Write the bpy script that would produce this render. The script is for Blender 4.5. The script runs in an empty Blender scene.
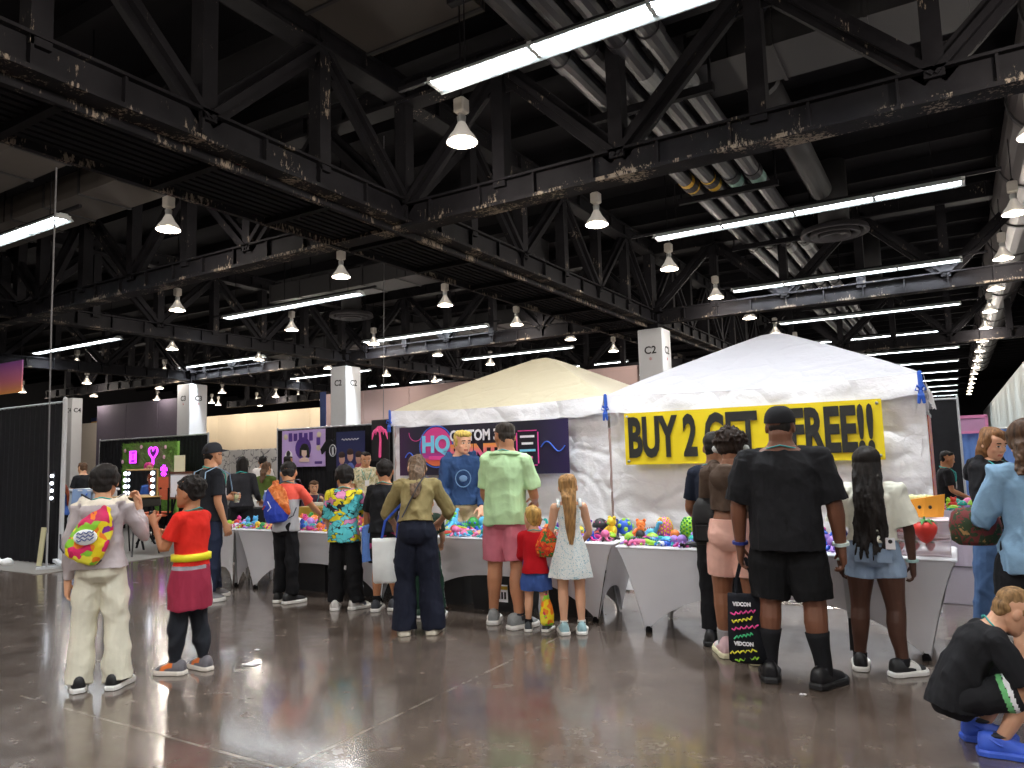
import bpy, bmesh, math, random
import numpy as np
from mathutils import Vector, Matrix, noise
PI = math.pi
SC = bpy.context.scene
COL = SC.collection
RNG = random.Random(7)

# ------------------------------------------------------------------ camera, world, exposure
cam_data = bpy.data.cameras.new('camera')
cam = bpy.data.objects.new('camera', cam_data)
COL.objects.link(cam)
SC.camera = cam
cam_data.sensor_fit = 'HORIZONTAL'
cam_data.sensor_width = 36.0
cam_data.lens = 733.0 / 1024 * 36.0
cam_data.clip_end = 400
_p, _y, _r = math.radians(5.717), math.radians(30.98), math.radians(-1.62)
_F = Vector((-math.sin(_y) * math.cos(_p), math.cos(_y) * math.cos(_p), math.sin(_p)))
_R0 = Vector((math.cos(_y), math.sin(_y), 0))
_U0 = Vector((math.sin(_y) * math.sin(_p), -math.cos(_y) * math.sin(_p), math.cos(_p)))
_R = math.cos(_r) * _R0 + math.sin(_r) * _U0
_U = math.cos(_r) * _U0 - math.sin(_r) * _R0
_m = Matrix((_R, _U, -_F)).transposed().to_4x4()
_m.translation = Vector((0, 0, 1.55))
cam.matrix_world = _m
w = bpy.data.worlds.new('hall_air')
SC.world = w
w.use_nodes = True
w.node_tree.nodes['Background'].inputs[0].default_value = (0.75, 0.8, 1.0, 1)
w.node_tree.nodes['Background'].inputs[1].default_value = 0.05
SC.view_settings.view_transform = 'Standard'
SC.view_settings.look = 'None'
SC.view_settings.gamma = 1.0
SC.view_settings.use_curve_mapping = False
SC.view_settings.exposure = 0.7
STRIP_W = 225.0      # watts of one fluorescent strip
HID_W = 62.0         # watts of one high-bay lamp

# ------------------------------------------------------------------ materials
def lin(c):
    if isinstance(c, str):
        c = c.lstrip('#')
        c = tuple(int(c[i:i + 2], 16) / 255 for i in (0, 2, 4))
    return tuple(((x / 12.92) if x <= .04045 else ((x + .055) / 1.055) ** 2.4) for x in c[:3])

def new_mat(name):
    m = bpy.data.materials.new(name)
    m.use_nodes = True
    nt = m.node_tree
    return m, nt, nt.nodes['Principled BSDF']

def nd(nt, t, **kw):
    n = nt.nodes.new(t)
    for k, v in kw.items():
        setattr(n, k, v)
    return n

def tex_noise(nt, co, scale, detail=3.0, rough=.55, vec=None):
    n = nd(nt, 'ShaderNodeTexNoise')
    n.inputs['Scale'].default_value = scale
    n.inputs['Detail'].default_value = detail
    n.inputs['Roughness'].default_value = rough
    nt.links.new(co, n.inputs['Vector'])
    return n

def coords(nt, scale=None, kind='Object'):
    tc = nd(nt, 'ShaderNodeTexCoord')
    if scale is None:
        return tc.outputs[kind]
    mp = nd(nt, 'ShaderNodeMapping')
    mp.inputs['Scale'].default_value = scale
    nt.links.new(tc.outputs[kind], mp.inputs['Vector'])
    return mp.outputs['Vector']

def ramp(nt, fac, stops, interp='LINEAR'):
    r = nd(nt, 'ShaderNodeValToRGB')
    r.color_ramp.interpolation = interp
    els = r.color_ramp.elements
    els[0].position, els[0].color = stops[0][0], (*lin(stops[0][1]), 1)
    els[1].position, els[1].color = stops[-1][0], (*lin(stops[-1][1]), 1)
    for p, c in stops[1:-1]:
        e = els.new(p)
        e.color = (*lin(c), 1)
    nt.links.new(fac, r.inputs['Fac'])
    return r.outputs['Color']

def mixc(nt, fac, a, b):
    mx = nd(nt, 'ShaderNodeMix', data_type='RGBA')
    for s, v in ((mx.inputs['Factor'], fac), (mx.inputs['A'], a), (mx.inputs['B'], b)):
        if isinstance(v, (int, float)):
            s.default_value = v
        elif isinstance(v, (str, tuple)):
            s.default_value = (*lin(v), 1)
        else:
            nt.links.new(v, s)
    return mx.outputs['Result']

def bump(nt, b, height, strength=.3, dist=.01):
    bp = nd(nt, 'ShaderNodeBump')
    bp.inputs['Strength'].default_value = strength
    bp.inputs['Distance'].default_value = dist
    nt.links.new(height, bp.inputs['Height'])
    nt.links.new(bp.outputs['Normal'], b.inputs['Normal'])

_MC = {}
def M(name, col, rough=.6, metal=0.0, var=.12, vs=6.0, bmp=0.0, bs=60.0, emit=0.0, coat=0.0, spec=None, trans=0.0, alpha=1.0, ecol=None):
    if name in _MC:
        return _MC[name]
    m, nt, b = new_mat(name)
    c = lin(col)
    co = coords(nt)
    if var:
        n = tex_noise(nt, co, vs)
        lo = tuple(max(0, x * (1 - var)) for x in c)
        hi = tuple(min(1, x * (1 + var)) for x in c)
        mx = nd(nt, 'ShaderNodeMix', data_type='RGBA')
        nt.links.new(n.outputs['Fac'], mx.inputs['Factor'])
        mx.inputs['A'].default_value = (*lo, 1)
        mx.inputs['B'].default_value = (*hi, 1)
        nt.links.new(mx.outputs['Result'], b.inputs['Base Color'])
    else:
        b.inputs['Base Color'].default_value = (*c, 1)
    b.inputs['Roughness'].default_value = rough
    b.inputs['Metallic'].default_value = metal
    if spec is not None:
        b.inputs['Specular IOR Level'].default_value = spec
    if coat:
        b.inputs['Coat Weight'].default_value = coat
    if trans:
        b.inputs['Transmission Weight'].default_value = trans
    if alpha < 1:
        b.inputs['Alpha'].default_value = alpha
    if bmp:
        n2 = tex_noise(nt, co, bs, 4)
        bump(nt, b, n2.outputs['Fac'], bmp, .01)
    if emit:
        b.inputs['Emission Color'].default_value = (*(lin(ecol) if ecol else c), 1)
        b.inputs['Emission Strength'].default_value = emit
    _MC[name] = m
    return m

def cloth(name, col, var=.14, rough=.85, bmp=.35, bs=14.0):
    c = col.lstrip('#')
    col = tuple(min(.93, int(c[i:i + 2], 16) / 255 * 1.1) for i in (0, 2, 4))
    return M(name, col, rough=rough, var=var, vs=9, bmp=bmp, bs=bs, spec=.2)

def pattern(name, stops, scale=12.0, kind='voronoi', interp='CONSTANT', rough=.8, warp=.35, vec=(1, 1, 1), edge=None, feature='F1'):
    """printed cloth: cells or swirls of several colours"""
    if name in _MC:
        return _MC[name]
    m, nt, b = new_mat(name)
    co = coords(nt, vec)
    nz = tex_noise(nt, co, scale * .6, 2)
    mx = nd(nt, 'ShaderNodeMix', data_type='RGBA', blend_type='LINEAR_LIGHT')
    mx.inputs['Factor'].default_value = warp * .3
    nt.links.new(co, mx.inputs['A'])
    nt.links.new(nz.outputs['Color'], mx.inputs['B'])
    if kind == 'voronoi':
        v = nd(nt, 'ShaderNodeTexVoronoi', feature='F1')
        v.inputs['Scale'].default_value = scale
        nt.links.new(mx.outputs['Result'], v.inputs['Vector'])
        sp = nd(nt, 'ShaderNodeSeparateColor')
        nt.links.new(v.outputs['Color'], sp.inputs['Color'])
        fac = sp.outputs[0]
    elif kind == 'dots':
        v = nd(nt, 'ShaderNodeTexVoronoi', feature='F1')
        v.inputs['Scale'].default_value = scale
        nt.links.new(mx.outputs['Result'], v.inputs['Vector'])
        fac = v.outputs['Distance']
    else:
        v = tex_noise(nt, mx.outputs['Result'], scale, 3)
        fac = v.outputs['Fac']
    col = ramp(nt, fac, stops, interp)
    if edge:
        ve = nd(nt, 'ShaderNodeTexVoronoi', feature='DISTANCE_TO_EDGE')
        ve.inputs['Scale'].default_value = scale
        nt.links.new(mx.outputs['Result'], ve.inputs['Vector'])
        e = ramp(nt, ve.outputs['Distance'], [(0, '#ffffff'), (edge[1], '#000000')], 'CONSTANT')
        col = mixc(nt, e, col, edge[0])
    nt.links.new(col, b.inputs['Base Color'])
    b.inputs['Roughness'].default_value = rough
    b.inputs['Specular IOR Level'].default_value = .25
    n2 = tex_noise(nt, coords(nt), 14, 3)
    bump(nt, b, n2.outputs['Fac'], .3, .01)
    _MC[name] = m
    return m

# ------------------------------------------------------------------ mesh builder
def V(*a):
    return np.array(a, float)

def unit(v):
    v = np.asarray(v, float)
    return v / (np.linalg.norm(v) + 1e-12)

class MB:
    def __init__(s):
        s.v = []
        s.f = []
        s.mi = []
        s.n = 0
    def add(s, vs, fs, mi=0):
        o = s.n
        s.v.append(np.asarray(vs, float).reshape(-1, 3))
        s.n += len(s.v[-1])
        s.f += [tuple(i + o for i in f) for f in fs]
        s.mi += [mi] * len(fs)
        return s
    def box(s, c, size, mi=0, rot=None, taper=1.0):
        hx, hy, hz = (x / 2 for x in size)
        p = [(-hx, -hy, -hz), (hx, -hy, -hz), (hx, hy, -hz), (-hx, hy, -hz)]
        q = [(-hx * taper, -hy * taper, hz), (hx * taper, -hy * taper, hz), (hx * taper, hy * taper, hz), (-hx * taper, hy * taper, hz)]
        P = np.array(p + q)
        if rot is not None:
            P = P @ np.array(rot).T
        return s.add(P + np.array(c), [(3, 2, 1, 0), (4, 5, 6, 7), (0, 1, 5, 4), (1, 2, 6, 5), (2, 3, 7, 6), (3, 0, 4, 7)], mi)
    def rbox(s, c, size, r=.01, mi=0):
        """box with chamfered vertical and horizontal edges"""
        hx, hy, hz = (x / 2 for x in size)
        r = min(r, hx * .9, hy * .9, hz * .9)
        def ring(x, y, z):
            return [(-x + r, -y, z), (x - r, -y, z), (x, -y + r, z), (x, y - r, z), (x - r, y, z), (-x + r, y, z), (-x, y - r, z), (-x, -y + r, z)]
        rings = [ring(hx - r, hy - r, -hz), ring(hx, hy, -hz + r), ring(hx, hy, hz - r), ring(hx - r, hy - r, hz)]
        P = np.array(sum(rings, [])) + np.array(c)
        fs = []
        for k in range(3):
            for i in range(8):
                j = (i + 1) % 8
                fs.append((k * 8 + i, k * 8 + j, k * 8 + 8 + j, k * 8 + 8 + i))
        fs.append(tuple(range(7, -1, -1)))
        fs.append(tuple(range(24, 32)))
        return s.add(P, fs, mi)
    def bar(s, a, b, wd, ht, mi=0, up=(0, 0, 1)):
        a, b = V(*a), V(*b)
        d = unit(b - a)
        u = np.array(up, float)
        if abs(d @ u) > .98:
            u = V(0, 1, 0)
        x = unit(np.cross(d, u))
        z = np.cross(x, d)
        P = []
        for p in (a, b):
            for sx, sz in ((-1, -1), (1, -1), (1, 1), (-1, 1)):
                P.append(p + x * sx * wd / 2 + z * sz * ht / 2)
        return s.add(P, [(0, 1, 2, 3), (7, 6, 5, 4), (0, 4, 5, 1), (1, 5, 6, 2), (2, 6, 7, 3), (3, 7, 4, 0)], mi)
    def loft(s, rings, mi=0, cap=True, closed=True):
        n = len(rings[0])
        P = np.concatenate([np.asarray(r, float) for r in rings])
        fs = []
        m = n if closed else n - 1
        for k in range(len(rings) - 1):
            for i in range(m):
                j = (i + 1) % n
                fs.append((k * n + i, k * n + j, k * n + n + j, k * n + n + i))
        if cap and closed:
            fs.append(tuple(range(n - 1, -1, -1)))
            e = (len(rings) - 1) * n
            fs.append(tuple(range(e, e + n)))
        return s.add(P, fs, mi)
    def tube(s, pts, rad, n=8, mi=0, flat=1.0, up=(0, 0, 1), round_end=True, aspect=None):
        """tapered limb through pts; flat scales the second axis"""
        pts = [np.array(p, float) for p in pts]
        if isinstance(rad, (int, float)):
            rad = [rad] * len(pts)
        rings = []
        prev = None
        P2, R2 = list(pts), list(rad)
        D = []
        for i in range(len(P2)):
            a = P2[max(0, i - 1)]
            b = P2[min(len(P2) - 1, i + 1)]
            D.append(unit(b - a))
        u = np.array(up, float)
        if abs(D[0] @ u) > .95:
            u = V(0, 1, 0)
        x = unit(np.cross(D[0], u))
        out = []
        for i, (p, r, d) in enumerate(zip(P2, R2, D)):
            x = unit(x - d * (x @ d))
            z = np.cross(x, d)
            out.append((p, r, d, x, z))
        def ring(p, r, x, z):
            return [p + x * r * math.cos(t) + z * r * flat * math.sin(t) for t in (2 * PI * k / n for k in range(n))]
        if round_end:
            p, r, d, x, z = out[0]
            for a in (80, 45):
                a = math.radians(a)
                rings.append(ring(p - d * r * math.sin(a) * min(1, flat + .3), r * math.cos(a), x, z))
        for p, r, d, x, z in out:
            rings.append(ring(p, r, x, z))
        if round_end:
            p, r, d, x, z = out[-1]
            for a in (45, 80):
                a = math.radians(a)
                rings.append(ring(p + d * r * math.sin(a) * min(1, flat + .3), r * math.cos(a), x, z))
        return s.loft(rings, mi)
    def ball(s, c, r, mi=0, n=14, m=9, axes=None, zmin=-1.0):
        if isinstance(r, (int, float)):
            r = (r, r, r)
        A = np.eye(3) if axes is None else np.array(axes)   # rows: x, y, z axes
        rings = []
        t0 = math.asin(max(-1, zmin))
        for k in range(m + 1):
            t = t0 + (PI / 2 - t0) * k / m
            ct, st = max(math.cos(t), .02), math.sin(t)
            rings.append([np.array(c) + A[0] * r[0] * ct * math.cos(a) + A[1] * r[1] * ct * math.sin(a) + A[2] * r[2] * st for a in (2 * PI * i / n for i in range(n))])
        return s.loft(rings, mi)
    def lathe(s, prof, c=(0, 0, 0), n=16, mi=0, cap=True):
        rings = [[(c[0] + r * math.cos(a), c[1] + r * math.sin(a), c[2] + z) for a in (2 * PI * i / n for i in range(n))] for r, z in prof]
        return s.loft(rings, mi, cap=cap)
    def grid(s, fn, nu, nv, mi=0):
        P = [fn(i / nu, j / nv) for j in range(nv + 1) for i in range(nu + 1)]
        fs = [(j * (nu + 1) + i, j * (nu + 1) + i + 1, (j + 1) * (nu + 1) + i + 1, (j + 1) * (nu + 1) + i) for j in range(nv) for i in range(nu)]
        return s.add(P, fs, mi)
    def mesh(s, name, smooth=False):
        me = bpy.data.meshes.new(name)
        P = np.concatenate(s.v) if s.v else np.zeros((0, 3))
        me.from_pydata(P.tolist(), [], s.f)
        if len(set(s.mi)) > 1:
            me.polygons.foreach_set('material_index', s.mi)
        if smooth:
            me.polygons.foreach_set('use_smooth', [True] * len(me.polygons))
        me.update()
        return me
    def obj(s, name, mats, parent=None, smooth=False, loc=None, off=None):
        if off is not None:
            s.v = [a - np.array(off) for a in s.v]
        me = s.mesh(name, smooth)
        for m in (mats if isinstance(mats, (list, tuple)) else [mats]):
            me.materials.append(m)
        o = bpy.data.objects.new(name, me)
        COL.objects.link(o)
        if parent is not None:
            o.parent = parent
        if loc is not None:
            o.location = loc
        return o

def tag(o, label=None, cat=None, group=None, kind=None):
    if label:
        o['label'] = label
    if cat:
        o['category'] = cat
    if group:
        o['group'] = group
    if kind:
        o['kind'] = kind
    return o

def thing(name, label, cat, loc=(0, 0, 0), rz=0.0, group=None, kind=None):
    o = bpy.data.objects.new(name, None)
    o.empty_display_size = .1
    COL.objects.link(o)
    o.location = loc
    o.rotation_euler = (0, 0, rz)
    return tag(o, label, cat, group, kind)

def copy_tree(o, parent=None):
    c = o.copy()
    COL.objects.link(c)
    if parent is not None:
        c.parent = parent
    for ch in list(o.children):
        copy_tree(ch, c)
    return c

# voxel-merged shapes are evaluated together at the end of the script
DEFER = []
FONTS = []
def merged(mb, name, mats, parent, vox=.007, smooth=4, post=None):
    o = mb.obj(name, mats, parent, smooth=True)
    r = o.modifiers.new('merge', 'REMESH')
    r.mode = 'VOXEL'
    r.voxel_size = vox
    r.use_smooth_shade = True
    if smooth:
        sm = o.modifiers.new('soften', 'SMOOTH')
        sm.factor = .5
        sm.iterations = smooth
    DEFER.append((o, post))
    return o

def flush():
    bpy.context.view_layer.update()
    dg = bpy.context.evaluated_depsgraph_get()
    done = []
    for o, post in DEFER:
        me = bpy.data.meshes.new_from_object(o.evaluated_get(dg), preserve_all_data_layers=False, depsgraph=dg)
        done.append((o, me, post))
    for o, me, post in done:
        old = o.data
        o.modifiers.clear()
        mats = list(old.materials)
        me.materials.clear()
        for m in mats:
            me.materials.append(m)
        n = len(me.polygons)
        me.polygons.foreach_set('material_index', np.zeros(n, np.int32))
        me.polygons.foreach_set('use_smooth', np.ones(n, bool))
        o.data = me
        bpy.data.meshes.remove(old)
        if post:
            post(me)
        me.update()
    DEFER.clear()
    for o in FONTS:
        me = bpy.data.meshes.new_from_object(o.evaluated_get(dg), depsgraph=dg)
        n = bpy.data.objects.new('lettering', me)
        COL.objects.link(n)
        n.parent, n.location, n.rotation_euler, n.scale = o.parent, o.location, o.rotation_euler, o.scale
        nm = o.name
        bpy.data.objects.remove(o)
        n.name = nm
    FONTS.clear()

def get_co(me):
    a = np.empty(len(me.vertices) * 3, np.float32)
    me.vertices.foreach_get('co', a)
    return a.reshape(-1, 3)

def get_no(me):
    a = np.empty(len(me.vertices) * 3, np.float32)
    me.vertices.foreach_get('normal', a)
    return a.reshape(-1, 3)

def wavy(co, seed, freqs, vec=(1, 1, 1)):
    r = np.random.RandomState(seed)
    co = co * np.array(vec)
    out = np.zeros(len(co))
    wz = np.zeros((len(co), 3))
    for _ in range(3):
        d = r.normal(size=3)
        wz += np.sin(co @ d * 14 + r.rand() * 6)[:, None] * r.normal(size=3)[None] * .012
    p = co + wz
    for fr in freqs:
        for _ in range(4):
            d = r.normal(size=3)
            d /= np.linalg.norm(d)
            out += (1 - 2 * np.abs(np.sin(p @ d * fr + r.rand() * 6))) / (fr ** .35)
    return out / (out.std() + 1e-9)

def folds(amp, seed, freqs=(18, 34), vec=(1, 1, .8), extra=None):
    def post(me):
        co = get_co(me)
        no = get_no(me)
        co2 = co + no * (np.clip(wavy(co, seed, freqs, vec), -2, 2) * amp)[:, None]
        me.vertices.foreach_set('co', co2.astype(np.float32).ravel())
        if extra:
            extra(me, co)
    return post

def set_faces(me, fn):
    """fn(centres, normals) -> material index per face"""
    n = len(me.polygons)
    c = np.empty(n * 3, np.float32)
    me.polygons.foreach_get('center', c)
    nn = np.empty(n * 3, np.float32)
    me.polygons.foreach_get('normal', nn)
    me.polygons.foreach_set('material_index', fn(c.reshape(-1, 3), nn.reshape(-1, 3)).astype(np.int32))

def lettering(body, size, mat_, parent, loc, rot=(PI / 2, 0, 0), sx=1.0, bold=0.0, extr=.002, align='CENTER', name='lettering', shear=0.0):
    cu = bpy.data.curves.new(name, 'FONT')
    cu.body = body
    cu.size = size
    cu.align_x = align
    cu.align_y = 'CENTER'
    cu.extrude = extr
    cu.offset = bold
    cu.shear = shear
    cu.resolution_u = 3
    cu.materials.append(mat_)
    o = bpy.data.objects.new(name, cu)
    COL.objects.link(o)
    o.parent = parent
    o.location = loc
    o.rotation_euler = rot
    o.scale = (sx, 1, 1)
    FONTS.append(o)
    return o
# ------------------------------------------------------------------ setting: floor, ceiling, walls
def struct(o):
    o['kind'] = 'structure'
    return o

def floor_mat():
    m, nt, b = new_mat('polished_concrete')
    co = coords(nt)
    n1 = tex_noise(nt, co, .55, 6, .62)
    n2 = tex_noise(nt, co, 4.5, 6, .65)
    c1 = ramp(nt, n1.outputs['Fac'], [(.28, '#4e463f'), (.5, '#5f534b'), (.72, '#6f645b')])
    c2 = ramp(nt, n2.outputs['Fac'], [(.3, '#473e37'), (.52, '#5f534b'), (.75, '#766a60')])
    base = mixc(nt, .5, c1, c2)
    # scratches and saw cuts
    sp = nd(nt, 'ShaderNodeSeparateXYZ')
    nt.links.new(co, sp.inputs['Vector'])
    def line(axis, off, period):
        a = nd(nt, 'ShaderNodeMath', operation='ADD')
        nt.links.new(sp.outputs[axis], a.inputs[0])
        a.inputs[1].default_value = off + period * 40
        mo = nd(nt, 'ShaderNodeMath', operation='MODULO')
        nt.links.new(a.outputs[0], mo.inputs[0])
        mo.inputs[1].default_value = period
        s_ = nd(nt, 'ShaderNodeMath', operation='SUBTRACT')
        nt.links.new(mo.outputs[0], s_.inputs[0])
        s_.inputs[1].default_value = period / 2
        ab = nd(nt, 'ShaderNodeMath', operation='ABSOLUTE')
        nt.links.new(s_.outputs[0], ab.inputs[0])
        lt = nd(nt, 'ShaderNodeMath', operation='LESS_THAN')
        nt.links.new(ab.outputs[0], lt.inputs[0])
        lt.inputs[1].default_value = .009
        return lt.outputs[0]
    l1 = line('X', 3.05 + 3.0, 6.0)
    l2 = line('Y', -2.73 + 3.0, 6.0)
    mx = nd(nt, 'ShaderNodeMath', operation='MAXIMUM')
    nt.links.new(l1, mx.inputs[0])
    nt.links.new(l2, mx.inputs[1])
    nb = tex_noise(nt, co, 9, 3)
    mk = nd(nt, 'ShaderNodeMath', operation='MULTIPLY')
    nt.links.new(mx.outputs[0], mk.inputs[0])
    nt.links.new(ramp(nt, nb.outputs['Fac'], [(.35, '#303030'), (.6, '#c0c0c0')]), mk.inputs[1])
    base = mixc(nt, mk.outputs[0], base, '#a89f94')
    sv = coords(nt, (1.2, 14, 1))
    n3 = tex_noise(nt, sv, 1.6, 5, .7)
    nt.links.new(base, b.inputs['Base Color'])
    r = ramp(nt, n2.outputs['Fac'], [(.3, (.42, .42, .42)), (.7, (.58, .58, .58))])
    nt.links.new(r, b.inputs['Roughness'])
    b.inputs['Specular IOR Level'].default_value = .35
    b.inputs['Coat Weight'].default_value = .6
    b.inputs['Coat Roughness'].default_value = .11
    bump(nt, b, tex_noise(nt, co, 1.3, 3).outputs['Fac'], .02, .02)
    return m

mb = MB().box((-16, 40, -.1), (92, 112, .2))
struct(mb.obj('floor', floor_mat()))
BLK = M('black_ceiling_paint', '#121114', .85, var=.25, vs=2, spec=.12)
mb = MB().box((-16, 40, 8.75), (92, 112, .3))
for k in range(60):
    mb.box((-16, -14 + k * 1.8, 8.45), (92, .14, .34))
struct(mb.obj('ceiling', BLK))
WALLB = M('upper_wall_black', '#232226', .9, var=.2)
struct(MB().box((-16, 95.9, 4.3), (92, .4, 8.6)).obj('wall_far', WALLB))
struct(MB().box((-61.9, 40, 4.3), (.4, 112, 8.6)).obj('wall_left', WALLB))
struct(MB().box((-16, -15.9, 4.3), (92, .4, 8.6)).obj('wall_back', WALLB))
struct(MB().box((29.9, 40, 4.3), (.4, 112, 8.6)).obj('wall_right', WALLB))

# beige movable wall across the hall, with panel joints
BEIGE = M('beige_wall_panel', '#eadbc0', .7, var=.06, vs=1.2)
def panel_wall(name, x0, x1, y, h, mat_):
    mb = MB()
    n = max(1, round((x1 - x0) / 3))
    st = (x1 - x0) / n
    for k in range(n):
        mb.rbox((x0 + st * (k + .5), y, h / 2), (st - .015, .25, h), .02)
    mb.box(((x0 + x1) / 2, y + .02, h + .04), (x1 - x0, .3, .1))
    return struct(mb.obj(name, mat_))
panel_wall('wall_partition', -48, -29.5, 34, 5.0, BEIGE)
panel_wall('wall_partition_near', -29, -11, 28.5, 5.1, M('glow_tinted_wall_panel', '#a8908c', .7, var=.08, vs=.6))  # rosy tint in the colour stands in for peach glow reflected on the wall
panel_wall('wall_shade_toned', -41.5, -33.0, 23.5, 5.0, M('shade_toned_wall', '#57505e', .85, var=.1))  # dark tone in the colour stands in for shade over a beige wall
panel_wall('wall_lit_toned', -46, -41.6, 24.5, 4.2, M('lit_toned_wall', '#cfc6ba', .8, var=.06))  # pale tone in the colour stands in for the lit part beside the shade

# roof trusses -----------------------------------------------------
def truss_mat():
    m, nt, b = new_mat('scraped_black_steel')
    co = coords(nt)
    n1 = tex_noise(nt, coords(nt, (1, 1, .3)), 24, 5, .7)
    n2 = tex_noise(nt, co, 1.9, 3)
    n3 = tex_noise(nt, co, 3.0, 4)
    mul = nd(nt, 'ShaderNodeMath', operation='MULTIPLY')
    nt.links.new(n1.outputs['Fac'], mul.inputs[0])
    nt.links.new(n2.outputs['Fac'], mul.inputs[1])
    sp = nd(nt, 'ShaderNodeSeparateXYZ')
    nt.links.new(co, sp.inputs[0])
    lo = nd(nt, 'ShaderNodeMapRange')                 # paint is worn most along the lower flange
    nt.links.new(sp.outputs['Z'], lo.inputs[0])
    for k_, v_ in ((1, 5.26), (2, 5.35), (3, .085), (4, 0.0)):
        lo.inputs[k_].default_value = v_
    ad = nd(nt, 'ShaderNodeMath', operation='ADD')
    nt.links.new(mul.outputs[0], ad.inputs[0])
    nt.links.new(lo.outputs[0], ad.inputs[1])
    mk = ramp(nt, ad.outputs[0], [(.37, '#000000'), (.41, '#ffffff')])
    base = ramp(nt, n3.outputs['Fac'], [(.3, '#111013'), (.7, '#1b1a1d')])
    nt.links.new(mixc(nt, mk, base, '#7d7265'), b.inputs['Base Color'])
    b.inputs['Roughness'].default_value = .7
    b.inputs['Specular IOR Level'].default_value = .12
    return m
TRUSS = truss_mat()

def truss(name, axis, pos, a0, a1, node0, z0=5.27, z1=7.45):
    """box-chord Warren truss with verticals, along axis 0 (x) or 1 (y)"""
    root = thing(name, None, None, (pos, 0, 0) if axis == 1 else (0, pos, 0))
    struct(root)
    def P(t, z, o=0.0):
        return (o, t, z) if axis == 1 else (t, o, z)
    def sz(l, wd, h):
        return (wd, l, h) if axis == 1 else (l, wd, h)
    mid, L = (a0 + a1) / 2, a1 - a0
    for nm, z in (('bottom_chord', z0 + .17), ('top_chord', z1)):
        m_ = MB()
        m_.box(P(mid, z), sz(L, .09, .36))
        m_.box(P(mid, z - .18), sz(L, .34, .05))
        m_.box(P(mid, z + .18), sz(L, .26, .035))
        t = a0
        while t < a1:                                       # stiffener clips
            m_.box(P(t, z), sz(.03, .22, .34))
            t += .912
        m_.obj(nm, TRUSS, root)
    k0 = math.ceil((a0 - node0) / 1.825)
    k1 = math.floor((a1 - node0) / 1.825)
    bw = (0, 1, 0) if axis == 0 else (1, 0, 0)
    for k in range(k0, k1 + 1):
        t = node0 + k * 1.825
        m_ = MB().box(P(t, (z0 + z1) / 2 + .1), sz(.2, .22, z1 - z0 - .3))
        m_.box(P(t, z0 + .45 if k % 2 == 0 else z1 - .3), sz(.62, .035, .42))       # gusset plate
        m_.obj('upright', TRUSS, root)
        if k < k1:
            za, zb = (z0 + .3, z1 - .1) if k % 2 == 0 else (z1 - .1, z0 + .3)
            m_ = MB().bar(P(t, za), P(t + 1.825, zb), .28, .09, up=bw)
            m_.bar(P(t, za), P(t + 1.825, zb), .08, .26, up=bw)
            m_.obj('diagonal', TRUSS, root)
    return root

truss('roof_truss', 1, -7.2, -4, 44, 8.85)
truss('roof_truss', 1, -19.2, 2, 44, 8.85)
truss('roof_truss', 1, -28.2, 6, 40, 8.85)
truss('roof_truss', 0, 8.85, -34, 4, -7.2, 5.2, 7.4)
truss('roof_truss', 0, 20.0, -40, 6, -7.2)
truss('roof_truss', 0, 31.0, -40, 6, -7.2)

# catwalk slung below the long truss
root = struct(thing('catwalk', None, None, (-7.95, 0, 0)))
mb = MB()
mb.box((-.72, 20, 5.22), (.08, 48, .16))
mb.box((.60, 20, 5.22), (.08, 48, .16))
mb.obj('side_rail', TRUSS, root)
mb = MB()
for k in range(9):
    mb.box((-.6 + k * .145, 20, 5.24), (.09, 48, .03))
for k in range(27):
    mb.box((-.06, -3.6 + k * 1.825, 5.19), (1.3, .1, .1))
mb.obj('deck_slat', BLK, root)

# columns with white wrap below and black steel above ------------------
WRAP = M('white_column_wrap', '#c9ccd0', .55, var=.04)
INK = M('black_ink', '#1c1c20', .6, var=0)
REDINK = M('red_ink', '#b03030', .6, var=0)
def column(x, y, h, wd, text, sub):
    root = struct(thing('column', None, None, (x, y, 0)))
    MB().rbox((0, 0, h / 2), (wd, wd, h), .02).obj('wrap', WRAP, root)
    m_ = MB().box((0, 0, (h + 5.3) / 2 + .1), (wd * .55, wd * .55, max(.1, 5.5 - h)))
    m_.box((0, 0, 5.6), (wd * .9, wd * .9, .12))
    m_.obj('steel_post', BLK, root)
    for rz, px, py in ((0, 0, -wd / 2 - .004), (PI / 2, wd / 2 + .004, 0), (-PI / 2, -wd / 2 - .004, 0)):
        lettering(text, .3, INK, root, (px, py, h - .62), (PI / 2, 0, rz), bold=.006)
        if sub:
            lettering('*', .22, REDINK, root, (px, py, h - .9), (PI / 2, 0, rz))
column(-7.2, 20, 5.07, .72, 'C2', True)
column(-19.2, 20, 5.05, .78, 'C2', False)
column(-28.2, 20, 5.07, .86, 'C3', True)
column(-37.5, 20, 5.1, .52, 'C4', False)

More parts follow.
